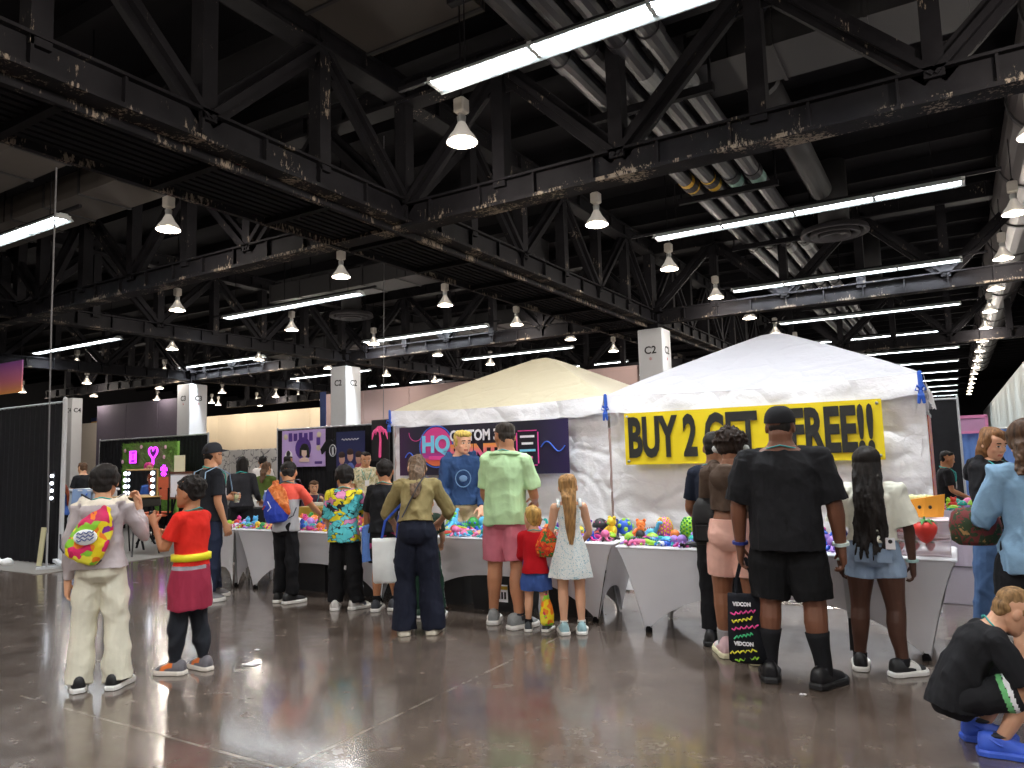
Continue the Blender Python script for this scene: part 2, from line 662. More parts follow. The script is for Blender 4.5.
# ducts, pipes, diffusers ------------------------------------------------
DUCT = M('brown_grey_duct', '#37322e', .75, var=.12, vs=1.5)
DDUCT = M('dark_duct', '#1d1c1e', .7, var=.15, vs=1.5)
def rect_duct(x0, x1, y0, y1, z0, z1, label, m_):
    root = thing('air_duct', label, 'air duct', (0, 0, 0), group='overhead ducts')
    b_ = MB().box(((x0 + x1) / 2, (y0 + y1) / 2, (z0 + z1) / 2), (x1 - x0, y1 - y0, z1 - z0))
    along = x1 - x0 > y1 - y0
    L = (x1 - x0) if along else (y1 - y0)
    for k in range(int(L / 1.2) + 1):
        if along:
            b_.box((x0 + k * 1.2, (y0 + y1) / 2, (z0 + z1) / 2), (.05, y1 - y0 + .05, z1 - z0 + .05), 1)
        else:
            b_.box(((x0 + x1) / 2, y0 + k * 1.2, (z0 + z1) / 2), (x1 - x0 + .05, .05, z1 - z0 + .05), 1)
    b_.obj('duct_body', [m_, DDUCT], root)
    for k in range(int(L / 4.5) + 1):
        for e in (0, 1):
            p = (x0 + .6 + k * 4.5, (y0, y1)[e]) if along else ((x0, x1)[e], y0 + .6 + k * 4.5)
            MB().box((p[0], p[1], (z0 + 8.62) / 2), (.02, .02, 8.62 - z0)).obj('hanger_rod', BLK, root)
    return root
rect_duct(-30, -11.1, 5.35, 6.2, 6.5, 6.95, 'flat brown duct nearest the viewer, over the black curtain', DUCT)
rect_duct(-30, -10.4, 7.0, 7.95, 6.5, 6.95, 'long flat brown duct running beside the near cross truss', DUCT)
rect_duct(-7.0, -5.0, 3.0, 7.9, 7.55, 8.0, 'short wide duct box above the bright lamp over the aisle', DUCT)
rect_duct(-17, -8.2, 14.6, 15.6, 6.3, 6.8, 'dark duct between the first and second far strip lights', DDUCT)
rect_duct(-3.0, .9, 10.3, 11.4, 7.2, 7.7, 'dark duct above the yellow sale banner tent', DDUCT)
rect_duct(-26, -8.2, 22.0, 23.2, 6.3, 6.8, 'far dark duct near the column row', DDUCT)

PIPE = M('grey_pipe', '#222125', .5, var=.15, vs=3)
YEL = M('pipe_label_yellow', '#c9a02a', .6, var=.2)
WHT = M('pipe_label_white', '#7a7c7c', .6, var=.25, vs=20)
GRN = M('pipe_label_green', '#7fa096', .6, var=.25, vs=20)
ordn = ['leftmost', 'second from left', 'third from left', 'rightmost']
for k in range(4):
    x = -4.25 + k * .42
    root = thing('pipe', 'insulated ceiling pipe, %s of the four running side by side' % ordn[k], 'pipe', (x, 0, 7.0), group='four overhead pipes')
    m_ = MB().tube([(0, 1, 0), (0, 46, 0)], .15, 14, round_end=False)
    for q in range(8):
        m_.tube([(0, 3 + q * 5.6, 0), (0, 3.25 + q * 5.6, 0)], .17, 14, round_end=False)
    m_.obj('pipe_run', PIPE, root, smooth=False)
    for y, mt in ((14.05 + .1 * k, YEL if k < 2 else GRN), (9.6, WHT), (19.8, WHT), (24.5, WHT)):
        if mt is WHT and k < 2:
            continue
        MB().tube([(0, y, 0), (0, y + (.5 if mt is not WHT else .75), 0)], .157, 14, round_end=False).obj('pipe_label', mt, root)
root = struct(thing('pipe_rack', None, None))
for y in (6.5, 10.2, 14.7, 19, 24, 29):
    MB().box((-3.6, y, 6.78), (2.0, .1, .12)).box((-4.55, y, 7.6), (.04, .04, 1.6)).box((-2.65, y, 7.6), (.04, .04, 1.6)).obj('crossbar', BLK, root)

RDUCT = M('round_duct_skin', '#2e2829', .45, var=.15, vs=2, metal=.2)
root = thing('round_duct', 'large round ceiling duct running away above the right-hand lamps', 'air duct', (1.75, 0, 7.2))
m_ = MB().tube([(0, 4, 0), (0, 60, 0)], .6, 24, round_end=False)
for q in range(18):
    m_.tube([(0, 5 + q * 3.1, 0), (0, 5.12 + q * 3.1, 0)], .63, 24, mi=1, round_end=False)
m_.obj('duct_body', [RDUCT, DDUCT], root)
for q in range(2):
    MB().box((0, 12 + q * 14, .98), (.03, .03, .87)).obj('hanger_rod', BLK, root)
root = thing('round_duct', 'thin round branch duct above the first strip light behind the tent', 'air duct', (-2.2, 0, 7.4))
MB().tube([(0, 11.7, 0), (0, 17.5, 0)], .24, 16, round_end=False).obj('duct_body', DDUCT, root, smooth=True)
MB().tube([(0, 11.55, 0), (0, 11.7, 0)], .27, 16, round_end=False).obj('collar', DDUCT, root)

DIFF = M('diffuser_grey', '#343235', .6, var=.1)
for x, y, lab in ((-2.06, 18.3, 'round ringed air diffuser nearest, over the peak of the right tent'), (-1.9, 25.1, 'second round air diffuser further behind the right tent'),
                  (-17.57, 18.6, 'round air diffuser beside the left strip lights'), (-16.9, 27.2, 'small far round air diffuser left of the tents')):
    root = thing('air_diffuser', lab, 'air vent', (x, y, 6.5), group='round ceiling diffusers')
    m_ = MB()
    for r, z in ((.75, .04), (.55, 0), (.35, -.03)):
        m_.lathe([(r, z), (r - .03, z + .12), (r - .18, z + .14), (r - .19, z + .12), (r - .05, z - .01), (r, z)], n=24, cap=False)
    m_.obj('cone_ring', DIFF, root, smooth=True)
    MB().tube([(0, 0, .1), (0, 0, 1.76)], .34, 18, round_end=False).obj('neck', DDUCT, root, smooth=True)

# loose ceiling cables
CBL = M('grey_cable', '#6f6f72', .6, var=0)
def cable(lab, pts, r=.012, nm='cable'):
    return tag(MB().tube(pts, r, 6).obj(nm, CBL), lab, 'cable')
cable('thin grey cable hanging down in front of the black curtain', [(-12.3, 6.15, 8.6), (-12.31, 6.16, 4), (-12.34, 6.2, 2), (-12.38, 6.25, .45)])
cable('thin cable hanging from the truss left of the cream tent roof', [(-9.9, 11.5, 8.6), (-9.95, 11.5, 5), (-10.0, 11.5, 2.4)], .008)

# fluorescent strips ------------------------------------------------------
TUBE = M('lit_tube', '#ffffff', .4, var=0, emit=9.0, ecol='#eef6ff')
HOUS = M('strip_housing', '#8d9494', .5, var=.05)
GALV = M('galvanised', '#a9abab', .4, metal=.6, var=.1)
def strip_proto():
    root = thing('strip_light', 'x', 'light')
    L = 5.3
    m_ = MB()
    m_.loft([[(x, -.17, 0), (x, -.06, .1), (x, .06, .1), (x, .17, 0), (x, .155, 0), (x, .05, .085), (x, -.05, .085), (x, -.155, 0)] for x in (-L / 2, L / 2)])
    for q in range(5):
        m_.box((-L / 2 + .03 + q * 1.31, 0, .045), (.05, .24, .07), 1)
    m_.obj('housing', [HOUS, GALV], root)
    for y in (-.07, .07):
        m_ = MB()
        for q in range(4):
            x0 = -L / 2 + .05 + q * 1.31
            m_.tube([(x0, y, .025), (x0 + 1.26, y, .025)], .02, 6, round_end=False)
        m_.obj('tube', TUBE, root)
    for x in (-2.2, 2.2):
        MB().box((x, 0, 1.47), (.012, .012, 2.74)).obj('hanger_wire', BLK, root)
    m_ = MB().box((0, 0, .13), (L + 1.0, .05, .05))
    m_.obj('mounting_rail', BLK, root)
    ld = bpy.data.lights.new('strip_glow', 'AREA')
    ld.shape = 'RECTANGLE'
    ld.size, ld.size_y = L - .2, .09
    ld.energy = STRIP_W
    ld.color = (.90, .96, 1.0)
    lo = bpy.data.objects.new('strip_glow', ld)
    COL.objects.link(lo)
    lo.parent = root
    lo.location = (0, 0, .078)
    return root
SP = strip_proto()
used = 0
rows = [.3, 6.5, 13.8, 19.7, 25.9, 31.6, 37.5, 43.5, 49.5, 55.5, 61.5, 67.5, 73.5]
ORD = ['first', 'second', 'third', 'fourth', 'fifth', 'sixth', 'seventh', 'eighth', 'ninth', 'tenth', 'eleventh', 'twelfth', 'thirteenth', 'fourteenth', 'fifteenth', 'sixteenth', 'seventeenth', 'eighteenth']
for ci, (xc, cn, ymax) in enumerate(((-2.2, 'the right row over the tents', 80), (-15.35, 'the middle row left of the cream tent', 44), (-26.0, 'the far left row', 44))):
    c_ = 0
    for y in rows:
        if y > ymax or (ci == 2 and y < 10):
            continue
        if y > 2:
            c_ += 1
        o = SP if used == 0 else copy_tree(SP)
        used += 1
        o.location = (xc, y, 5.8)
        o['label'] = ('%s lit fluorescent strip from the front in %s' % (ORD[c_ - 1], cn)) if y > 2 else 'lit fluorescent strip overhead, behind the viewer in %s' % cn
        o['group'] = 'fluorescent strips'
for x, y in ((-2.2, -6), (-15.35, -6), (-2.2, -11.5), (-15.35, -11.5), (9.5, -6), (9.5, .3), (9.5, 13.8), (9.5, 6.5)):
    o = copy_tree(SP)
    o.location = (x, y, 5.8)
    o['label'] = 'lit fluorescent strip outside the view at %s' % ('the back of the hall' if y < -1 else 'the right side of the hall')
    o['group'] = 'strips outside the view'

# high-bay lamps ----------------------------------------------------------
def glass_mat():
    m, nt, b = new_mat('ribbed_lamp_glass')
    b.inputs['Base Color'].default_value = (.9, .88, .84, 1)
    b.inputs['Roughness'].default_value = .25
    b.inputs['Transmission Weight'].default_value = .6
    b.inputs['Emission Color'].default_value = (1, .9, .78, 1)
    b.inputs['Emission Strength'].default_value = .16
    return m
LGL = glass_mat()
BULB = M('lit_bulb', '#ffffff', .4, var=0, emit=14.0, ecol='#ffe9cf')
BALL = M('ballast_box', '#b9b4ac', .5, var=.1)
def hid_proto():
    root = thing('high_bay_lamp', 'x', 'lamp')
    MB().rbox((0, 0, .46), (.16, .16, .2), .02).lathe([(.04, .30), (.05, .36)], n=10).obj('ballast', BALL, root)
    MB().lathe([(.05, .22), (.06, .32), (.03, .34)], n=12).obj('socket', GALV, root)
    prof = [(.05, .24), (.075, .19), (.11, .12), (.165, .05), (.20, -.01), (.205, -.03), (.195, -.03), (.19, -.008), (.155, .05), (.10, .12), (.066, .19), (.04, .23)]
    MB().lathe(prof, n=24, cap=False).obj('reflector', LGL, root, smooth=True)
    MB().lathe([(.0, -.035), (.19, -.03), (.19, -.018), (.0, -.02)], n=24, cap=False).obj('lens', BULB, root, smooth=True)
    MB().box((0, 0, 1.78), (.015, .015, 2.46)).box((0, 0, .58), (.05, .05, .06)).obj('hanger', BLK, root)
    ld = bpy.data.lights.new('lamp_glow', 'POINT')
    ld.energy = HID_W
    ld.color = (1.0, .90, .80)
    ld.shadow_soft_size = .12
    lo = bpy.data.objects.new('lamp_glow', ld)
    COL.objects.link(lo)
    lo.parent = root
    lo.location = (0, 0, -.17)
    return root
HP = hid_proto()
used = 0
hy = [3.5, 7.5, 11.65, 15.5, 19.2, 22.9, 26.7, 30.5, 34.3, 38, 42, 46, 50, 54, 58, 62, 66, 70]
hx = [(-5.15, 'over the tents', 38), (-11.3, 'left of the cream tent', 35), (-17.1, 'above the makeup booth', 35), (-23.0, 'further left above the back booths', 35), (-29.0, 'far left by the beige wall', 35), (-35.0, 'farther left by the columns', 35), (-41.0, 'farthest left', 35), (1.2, 'on the right edge beside the round duct', 70)]
for x, nm, ymax in hx:
    c_ = 0
    for y in hy:
        if y > ymax or (x < -15 and y < 9) or (x < -20 and y < 14):
            continue
        c_ += 1
        o = HP if used == 0 else copy_tree(HP)
        used += 1
        o.location = (x, y, 5.63)
        o['label'] = '%s bell lamp from the front %s' % (ORD[c_ - 1], nm)
        o['group'] = 'hanging bell lamps'
for x in (-17.1, -11.3, -5.15, 1.2, 7.3, 13.4):
    for y in (-.6, -4.6, -8.6):
        o = copy_tree(HP)
        o.location = (x, y, 5.63)
        o['label'] = 'hanging bell lamp outside the view behind the viewer'
        o['group'] = 'bell lamps behind the viewer'
# wall-wash lamps above the beige wall: the same bells with stronger bulbs
wl = bpy.data.lights.new('wall_lamp_glow', 'POINT')
wl.energy = 100
wl.color = (1.0, .88, .74)
wl.shadow_soft_size = .12
for k, x in enumerate((-46, -42.2, -38.4, -34.6, -30.8)):
    o = copy_tree(HP)
    o.location = (x, 31.9, 5.63)
    o['label'] = 'bell lamp washing the beige far wall, %s from the left' % ORD[k]
    o['group'] = 'wall lamps at the beige wall'
    for c in o.children:
        if c.type == 'LIGHT':
            c.data = wl
# ------------------------------------------------------------------ canopy tents
def fabric_white(name, col, crease=.5):
    m, nt, b = new_mat(name)
    co = coords(nt)
    b.inputs['Base Color'].default_value = (*lin(col), 1)
    b.inputs['Roughness'].default_value = .55
    b.inputs['Specular IOR Level'].default_value = .3
    n = tex_noise(nt, co, 3.0, 5, .6)
    v = nd(nt, 'ShaderNodeTexVoronoi', feature='DISTANCE_TO_EDGE')
    v.inputs['Scale'].default_value = 2.6
    nz = tex_noise(nt, co, 1.6, 2)
    mx = nd(nt, 'ShaderNodeMix', data_type='RGBA')
    mx.inputs['Factor'].default_value = .35
    nt.links.new(co, mx.inputs['A'])
    nt.links.new(nz.outputs['Color'], mx.inputs['B'])
    nt.links.new(mx.outputs['Result'], v.inputs['Vector'])
    cl = nd(nt, 'ShaderNodeMath', operation='MINIMUM')
    nt.links.new(v.outputs['Distance'], cl.inputs[0])
    cl.inputs[1].default_value = .12
    ad = nd(nt, 'ShaderNodeMath', operation='MULTIPLY_ADD')
    nt.links.new(cl.outputs[0], ad.inputs[0])
    ad.inputs[1].default_value = 2.5
    nt.links.new(n.outputs['Fac'], ad.inputs[2])
    bump(nt, b, ad.outputs[0], crease, .05)
    return m
WTENT = fabric_white('white_tent_roof_dimmed', '#bfbec5')  # roof colour darkened to offset strong light from overhead
WWALL = fabric_white('white_tent_wall_brightened', '#f4f3f6')  # wall and valance colour brightened to make up for weak side light
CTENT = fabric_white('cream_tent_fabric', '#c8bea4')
POST = M('tent_post_metal', '#b5b7ba', .4, metal=.5, var=.05)
RIB = M('blue_ribbon', '#2f5fc4', .5, var=.1)

def tent(x0, x1, y0, y1, fab, label, right_wall, ribbons):
    cx, cy = (x0 + x1) / 2, (y0 + y1) / 2
    root = thing('canopy_tent', label, 'tent', (cx, cy, 0), group='pop-up canopy tents')
    hx, hy = (x1 - x0) / 2, (y1 - y0) / 2
    ze, zp = 2.24, 3.02
    m_ = MB()
    cs = [(-hx, -hy), (hx, -hy), (hx, hy), (-hx, hy)]
    for k in range(4):
        a, b_ = cs[k], cs[(k + 1) % 4]
        def fn(u, v, a=a, b_=b_):
            x = (a[0] + (b_[0] - a[0]) * u) * (1 - v * .985)
            y = (a[1] + (b_[1] - a[1]) * u) * (1 - v * .985)
            z = ze + (zp - ze) * (v ** .93 if v < .93 else .93 ** .93 + (v - .93) * .45)
            z -= .05 * math.sin(PI * u) * (1 - v) * min(1, v * 5) + .045 * math.sin(PI * u) * max(0, 1 - v * 6)
            z += .008 * noise.noise((x * 4, y * 4, 1.7)) * (1 - v)
            return (x, y, z)
        m_.grid(fn, 22, 16)
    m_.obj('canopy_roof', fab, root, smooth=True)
    m_ = MB()
    for k in range(4):
        a, b_ = cs[k], cs[(k + 1) % 4]
        nx, ny = (b_[1] - a[1]), -(b_[0] - a[0])
        l = math.hypot(nx, ny)
        nx, ny = nx / l, ny / l
        def fn(u, v, a=a, b_=b_):
            d = .022 + .016 * math.sin(u * 21 + k) * v + .01 * noise.noise((u * 9, v * 2, k)) + .02 * v
            x = a[0] + (b_[0] - a[0]) * u + nx * d
            y = a[1] + (b_[1] - a[1]) * u + ny * d
            z = ze - .045 * math.sin(PI * u) - .215 * v + .012 * math.sin(u * 40) * v
            return (x, y, z)
        m_.grid(fn, 60, 5)
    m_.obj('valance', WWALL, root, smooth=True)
    def wall(ax, ay, bx, by, seed):
        nx, ny = (by - ay), -(bx - ax)
        l = math.hypot(nx, ny)
        nx, ny = nx / l, ny / l
        def fn(u, v):
            p = (u * 3.2, v * 2.1, seed)
            d = .020 * noise.noise((p[0] * 1.7, p[1] * 1.7, seed)) + .010 * noise.noise((p[0] * 5, p[1] * 5 + p[0], seed))
            r = abs(noise.noise((p[0] * 2.3 + p[1], p[1] * 2.6, seed + 4)))
            d += -.02 * (1 - min(1, r * 7)) + .006 * (abs((u * 5) % 1 - .5) < .03) + .006 * (abs((v * 4.3) % 1 - .5) < .04)
            return (ax + (bx - ax) * u + nx * d, ay + (by - ay) * u + ny * d, .02 + v * 2.14)
        return MB().grid(fn, 110, 72)
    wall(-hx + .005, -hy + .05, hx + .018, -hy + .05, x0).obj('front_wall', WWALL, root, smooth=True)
    if right_wall:
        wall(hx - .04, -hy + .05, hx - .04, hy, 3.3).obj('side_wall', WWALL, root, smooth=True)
    for a in cs:
        MB().box((a[0] * .94, a[1] * .94 + .03, 1.1), (.045, .045, 2.2)).obj('post', POST, root)
    for rx in ribbons:
        m_ = MB()
        x, y, z = rx, -hy - .07, 2.08
        for s in (-1, 1):
            m_.tube([(x, y, z), (x + s * .03, y - .02, z + .03), (x + s * .045, y - .02, z - .01), (x + s * .015, y - .02, z - .02)], [.010, .014, .014, .010], 6, flat=.35, up=(0, 1, 0))
            m_.tube([(x, y, z), (x + s * .012, y - .02, z - .06), (x + s * .022, y - .015, z - .13)], [.014, .018, .014], 6, flat=.3, up=(0, 1, 0))
        m_.tube([(x, y, z + .16), (x + .004, y, z + .05), (x, y - .005, z)], [.02, .022, .018], 6, flat=.4, up=(0, 1, 0))
        m_.obj('ribbon', RIB, root)
    return root
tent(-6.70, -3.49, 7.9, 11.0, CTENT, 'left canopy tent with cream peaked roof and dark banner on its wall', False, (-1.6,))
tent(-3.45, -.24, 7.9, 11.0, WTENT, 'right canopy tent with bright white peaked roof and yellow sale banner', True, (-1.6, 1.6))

# ------------------------------------------------------------------ banners
def fit(o, width):
    bpy.context.view_layer.update()
    o.scale = (o.scale[0] * width / max(1e-4, o.dimensions.x), o.scale[1], 1)
    return o

def sheet(x0, x1, z0, z1, wob=.006, seed=0, nu=40, nv=10):
    return MB().grid(lambda u, v: (x0 + (x1 - x0) * u, wob * noise.noise((u * 5, v * 2, seed)), z0 + (z1 - z0) * v), nu, nv)

YB = M('yellow_vinyl', '#f0d61a', .45, var=.05)
INKV = M('black_vinyl_ink', '#20201f', .5, var=0)
root = thing('sale_banner', 'long yellow vinyl banner with black sale lettering on right tent', 'banner', (-1.9, 7.80, 1.72))
sheet(-1.31, 1.32, -.29, .29, .006, 2).obj('vinyl_sheet', YB, root, smooth=True)
fit(lettering('BUY 2 GET 2 FREE!!', .60, INKV, root, (-.01, -.012, -.01), bold=.024), 2.5)
for x in (-1.27, 1.28):
    for z in (-.25, .25):
        MB().tube([(x, -.012, z), (x, .012, z)], .016, 10).obj('eyelet', GALV, root)
# second banner: dark neon print
m, nt, b = new_mat('dark_neon_print')
co = coords(nt)
sp = nd(nt, 'ShaderNodeSeparateXYZ')
nt.links.new(co, sp.inputs[0])
mr = nd(nt, 'ShaderNodeMapRange')
nt.links.new(sp.outputs['X'], mr.inputs[0])
mr.inputs[1].default_value, mr.inputs[2].default_value = -1.29, 1.29
nt.links.new(ramp(nt, mr.outputs[0], [(0, '#3a1640'), (.12, '#1b1730'), (.5, '#191428'), (.8, '#141526'), (1, '#2a1c4e')]), b.inputs['Base Color'])
b.inputs['Roughness'].default_value = .45
DNP = m
root = thing('shop_banner', 'dark neon vinyl banner for custom prints on left tent wall', 'banner', (-5.21, 7.80, 1.67))
sheet(-1.29, 1.29, -.325, .325, .006, 5).obj('vinyl_sheet', DNP, root, smooth=True)
PK = M('print_pink', '#e8469a', .5, var=0)
OR = M('print_orange', '#f08a3c', .5, var=0)
CY = M('print_cyan', '#7fd6f5', .5, var=0)
PW = M('print_white', '#f2f0f4', .5, var=0)
BLU = M('print_blue', '#3f6fe0', .5, var=0)
VIO = M('print_violet', '#8a4fd0', .5, var=0)
def disc(r, x, z, y, mat_, nm, inner=0.0, a0=0, a1=2 * PI, n=36):
    m_ = MB()
    rings = []
    for k in range(n + 1):
        a = a0 + (a1 - a0) * k / n
        rings.append([(x + q * math.cos(a), yy, z + q * math.sin(a)) for q, yy in ((r, y), (max(inner, .001), y), (max(inner, .001), y + .003), (r, y + .003))])
    m_.loft(rings, cap=False)
    return m_.obj(nm, mat_, root)
def grad_print(name, stops, z0, z1, axis='Z'):
    m, nt, b = new_mat(name)
    sp = nd(nt, 'ShaderNodeSeparateXYZ')
    nt.links.new(coords(nt), sp.inputs[0])
    mr = nd(nt, 'ShaderNodeMapRange')
    nt.links.new(sp.outputs[axis], mr.inputs[0])
    mr.inputs[1].default_value, mr.inputs[2].default_value = z0, z1
    nt.links.new(ramp(nt, mr.outputs[0], stops), b.inputs['Base Color'])
    b.inputs['Roughness'].default_value = .5
    return m
BADGE = grad_print('badge_print', [(0, '#e13f8f'), (.45, '#b33a9c'), (.6, '#e8664a'), (1, '#f0843c')], .05, -.25)
disc(.255, -.66, .05, -.014, BADGE, 'badge')
disc(.28, -.66, .05, -.013, BLU, 'badge_ring', inner=.265)
lettering('HQ', .30, CY, root, (-.66, -.022, .07), bold=.012)
MB().rbox((-.66, -.018, -.10), (.24, .006, .05), .002).obj('small_line', PK, root)
PRG = grad_print('sunset_print', [(0, '#e8469a'), (.5, '#f0629a'), (1, '#f59a4a')], -.11, .11, 'Y')
fit(lettering('CUSTOM 3D', .19, PW, root, (.0, -.018, .17), bold=.006), .86)
fit(lettering('PRINTS', .30, PRG, root, (.0, -.018, -.06), bold=.014), .86)
m_ = MB()
for (xa, za, xb, zb) in ((.60, -.22, .86, -.22), (.60, .2, .86, .2), (.58, -.2, .58, .18), (.88, -.2, .88, .18)):
    m_.bar((xa, -.014, za), (xb, -.014, zb), .012, .012)
m_.obj('panel_outline', PK, root)
for k, w_ in enumerate((.2, .16, .22, .14)):
    MB().box((.73, -.014, .13 - k * .085), (w_, .006, .028)).obj('text_line', (PW, PW, CY, PK)[k], root)
disc(.14, .62, -.22, -.010, VIO, 'print_circle', inner=.13)
disc(.12, -1.0, .25, -.010, PK, 'print_circle', inner=.112, a0=PI, a1=1.9 * PI)
disc(.10, -.95, -.26, -.010, VIO, 'print_circle', inner=.092, a0=0, a1=PI)
for x0, z0, x1 in ((-1.18, -.08, -.9), (.92, .0, 1.24)):
    MB().tube([(x0 + (x1 - x0) * k / 24, -.012, z0 + .06 * math.sin(k / 24 * 2 * PI)) for k in range(25)], .008, 6).obj('neon_wave', BLU, root)
# tall art poster on the tent's right side wall
ART = pattern('fantasy_art_print', [(0, '#2a2450'), (.25, '#6a4a9a'), (.45, '#e08a4a'), (.6, '#c04a6a'), (.8, '#3a5a9a'), (.92, '#f0c8a0')], 5, 'noise', 'LINEAR', .4, .5)
root = thing('art_poster', 'tall colourful art poster hanging on the right tent side wall', 'poster', (-.215, 8.55, 1.1))
MB().box((0, 0, .1), (.008, .95, 1.3)).obj('print', ART, root)
MB().box((0, 0, .76), (.02, 1.0, .03)).obj('rail', POST, root)

# ------------------------------------------------------------------ tables with stretch covers
COVER = M('white_stretch_cover', '#e4e4ea', .6, var=.03, bmp=.08, bs=5)
TTOP = M('plastic_table_top', '#e8e8ea', .5, var=.02)
def table(x0, x1, y0, y1, label_t, label_c, H=.735, inset=.22, arch=.36, col=None, feet=True):
    cx, cy, hx, hy = (x0 + x1) / 2, (y0 + y1) / 2, (x1 - x0) / 2, (y1 - y0) / 2
    root = thing('folding_table', label_t, 'table', (cx, cy, 0), group='white covered sales tables')
    MB().rbox((0, 0, H - .03), (2 * hx - .02, 2 * hy - .02, .04), .015).obj('tabletop', TTOP, root)
    for sx in (-1, 1):
        for sy in (-1, 1):
            MB().tube([(sx * (hx - inset - .12), sy * (hy - .16), H - .05), (sx * (hx - inset - .03), sy * (hy - .1), .01)], .014, 8).obj('leg', POST, root)
    c = thing('table_cover', label_c, 'tablecloth', (cx, cy, 0), group='white stretch table covers')
    m_ = MB()
    m_.rbox((0, 0, H - .004), (2 * hx + .012, 2 * hy + .012, .03), .012)
    cs = [(-hx, -hy), (hx, -hy), (hx, hy), (-hx, hy)]
    for k in range(4):
        a, b_ = np.array(cs[k]), np.array(cs[(k + 1) % 4])
        nrm = unit(np.array([b_[1] - a[1], -(b_[0] - a[0])]))
        L = np.linalg.norm(b_ - a)
        A = arch if L > 1 else arch * .8
        def fn(u, v):
            u2 = .5 - .5 * math.cos(PI * u)
            hem = A * (1 - abs(2 * u2 - 1) ** 2.6)
            z = (H - .015) * (1 - v) + (hem + .005) * v
            zf = max(0, 1 - z / H)
            ins = inset * zf ** .75 if L > 1 else .10 * zf ** .75
            oth = .10 * zf ** .75 if L > 1 else inset * zf ** .75
            pa = a + (b_ - a) / L * ins - nrm * oth
            pb = b_ - (b_ - a) / L * ins - nrm * oth
            p = pa + (pb - pa) * u2 - nrm * (.05 * math.sin(PI * u2) * zf) + nrm * .006
            p = p + nrm * .006 * noise.noise((u2 * 8, v * 4, k + cx))
            return (p[0], p[1], z)
        m_.grid(fn, 40, 20)
    m_.obj('cover_cloth', col or COVER, c, smooth=False)
    for o in c.children:
        o.data.polygons.foreach_set('use_smooth', [True] * len(o.data.polygons))
    if feet:
        for sx in (-1, 1):
            MB().lathe([(.03, 0), (.03, .03), (.018, .05)], (sx * (hx - inset - .02), -hy + .1, 0), 10).obj('foot_cap', BLK, root)
    return root
table(-7.92, -5.38, 6.28, 7.03, 'left folding table standing under the leftmost white cover', 'white stretch cover on the leftmost sales table with small toys')
table(-8.60, -7.96, 6.28, 7.03, 'short end table at the left end of the sales tables', 'white stretch cover on the short table at the far left end', inset=.06, arch=.3)
table(-5.33, -2.76, 6.30, 7.05, 'middle folding table in front of the dark neon banner', 'white stretch cover on the middle sales table below the dark banner', )
table(-2.66, -.06, 6.14, 6.90, 'right folding table below the yellow sale banner', 'white stretch cover on the right sales table below the yellow banner')

# ------------------------------------------------------------------ storage under the tables
BIN = M('black_plastic_bin', '#17171a', .5, var=.1)
def bin_(x, y, w_, d_, h_, label, sticker=False):
    root = thing('storage_bin', label, 'storage bin', (x, y, 0), group='black bins under the tables')
    m_ = MB()
    m_.loft([[(sx * (w_ / 2 - t), sy * (d_ / 2 - t), z) for sx, sy in ((-1, -1), (1, -1), (1, 1), (-1, 1))] for t, z in ((.03, 0), (0, h_ - .04))])
    m_.obj('body', BIN, root)
    MB().rbox((0, 0, h_ - .02), (w_ + .03, d_ + .03, .04), .012).obj('lid', BIN, root)
    if sticker:
        MB().box((.09, -d_ / 2 - .004, h_ * .45), (.13, .004, .17)).obj('sticker', PW, root)
        MB().box((.09, -d_ / 2 - .007, h_ * .58), (.13, .004, .035)).obj('sticker_band', YEL, root)
        for k in range(3):
            MB().box((.09 + (k - 1) * .035, -d_ / 2 - .007, h_ * .4), (.022, .004, .07)).obj('sticker_bar', INKV, root)
bin_(-4.12, 6.62, .62, .42, .42, 'black bin with white and yellow sticker under the middle table', True)
bin_(-4.85, 6.72, .55, .42, .4, 'black bin under the middle table behind the woman in olive jacket')
bin_(-6.9, 6.72, .6, .42, .42, 'black bin under the left table, farther left of the two there')
bin_(-6.15, 6.72, .6, .42, .44, 'black bin under the left table, nearer the table joint')
bin_(-3.35, 6.72, .45, .42, .4, 'black bin under the middle table behind the small children')
bin_(-1.75, 6.66, .4, .36, .28, 'low black bin under the right table behind the woman in pink shorts')

# ------------------------------------------------------------------ printed toys
def toy_dragon():
    m_ = MB()
    for k in range(15):
        t = k / 14
        x, y = -.085 + .17 * t, .028 * math.sin(t * 7)
        r = .010 + .014 * math.sin(PI * min(1, t * .9 + .1))
        m_.ball((x, y, r), (r * .9, r * 1.15, r), n=8, m=5)
        m_.lathe([(r * .35, 0), (.001, r * 1.0)], (x, y, r * 1.7), 5, mi=1)
    m_.ball((.098, .02, .03), (.024, .018, .017), n=8, m=5)
    for s in (-1, 1):
        m_.tube([(.095, .02 + s * .01, .04), (.08, .02 + s * .02, .06)], [.006, .002], 5, mi=1)
        m_.tube([(.03, s * .02, .015), (.035, s * .045, .008)], [.009, .007], 5)
        m_.tube([(-.03, s * .02, .015), (-.035, s * .045, .008)], [.009, .007], 5)
    return m_
def toy_egg():
    m_ = MB()
    prof = []
    for k in range(13):
        t = k / 12
        z = .16 * t
        r = .058 * math.sqrt(max(0, 1 - ((t - .42) / (.42 if t < .42 else .58)) ** 2)) + .001
        prof.append((r, z))
    m_.lathe(prof, n=16)
    for k in range(3, 12):
        for j in range(8):
            a = 2 * PI * (j + .5 * (k % 2)) / 8
            r, z = prof[k]
            m_.ball((r * math.cos(a), r * math.sin(a), z), .009, mi=1, n=5, m=3)
    return m_
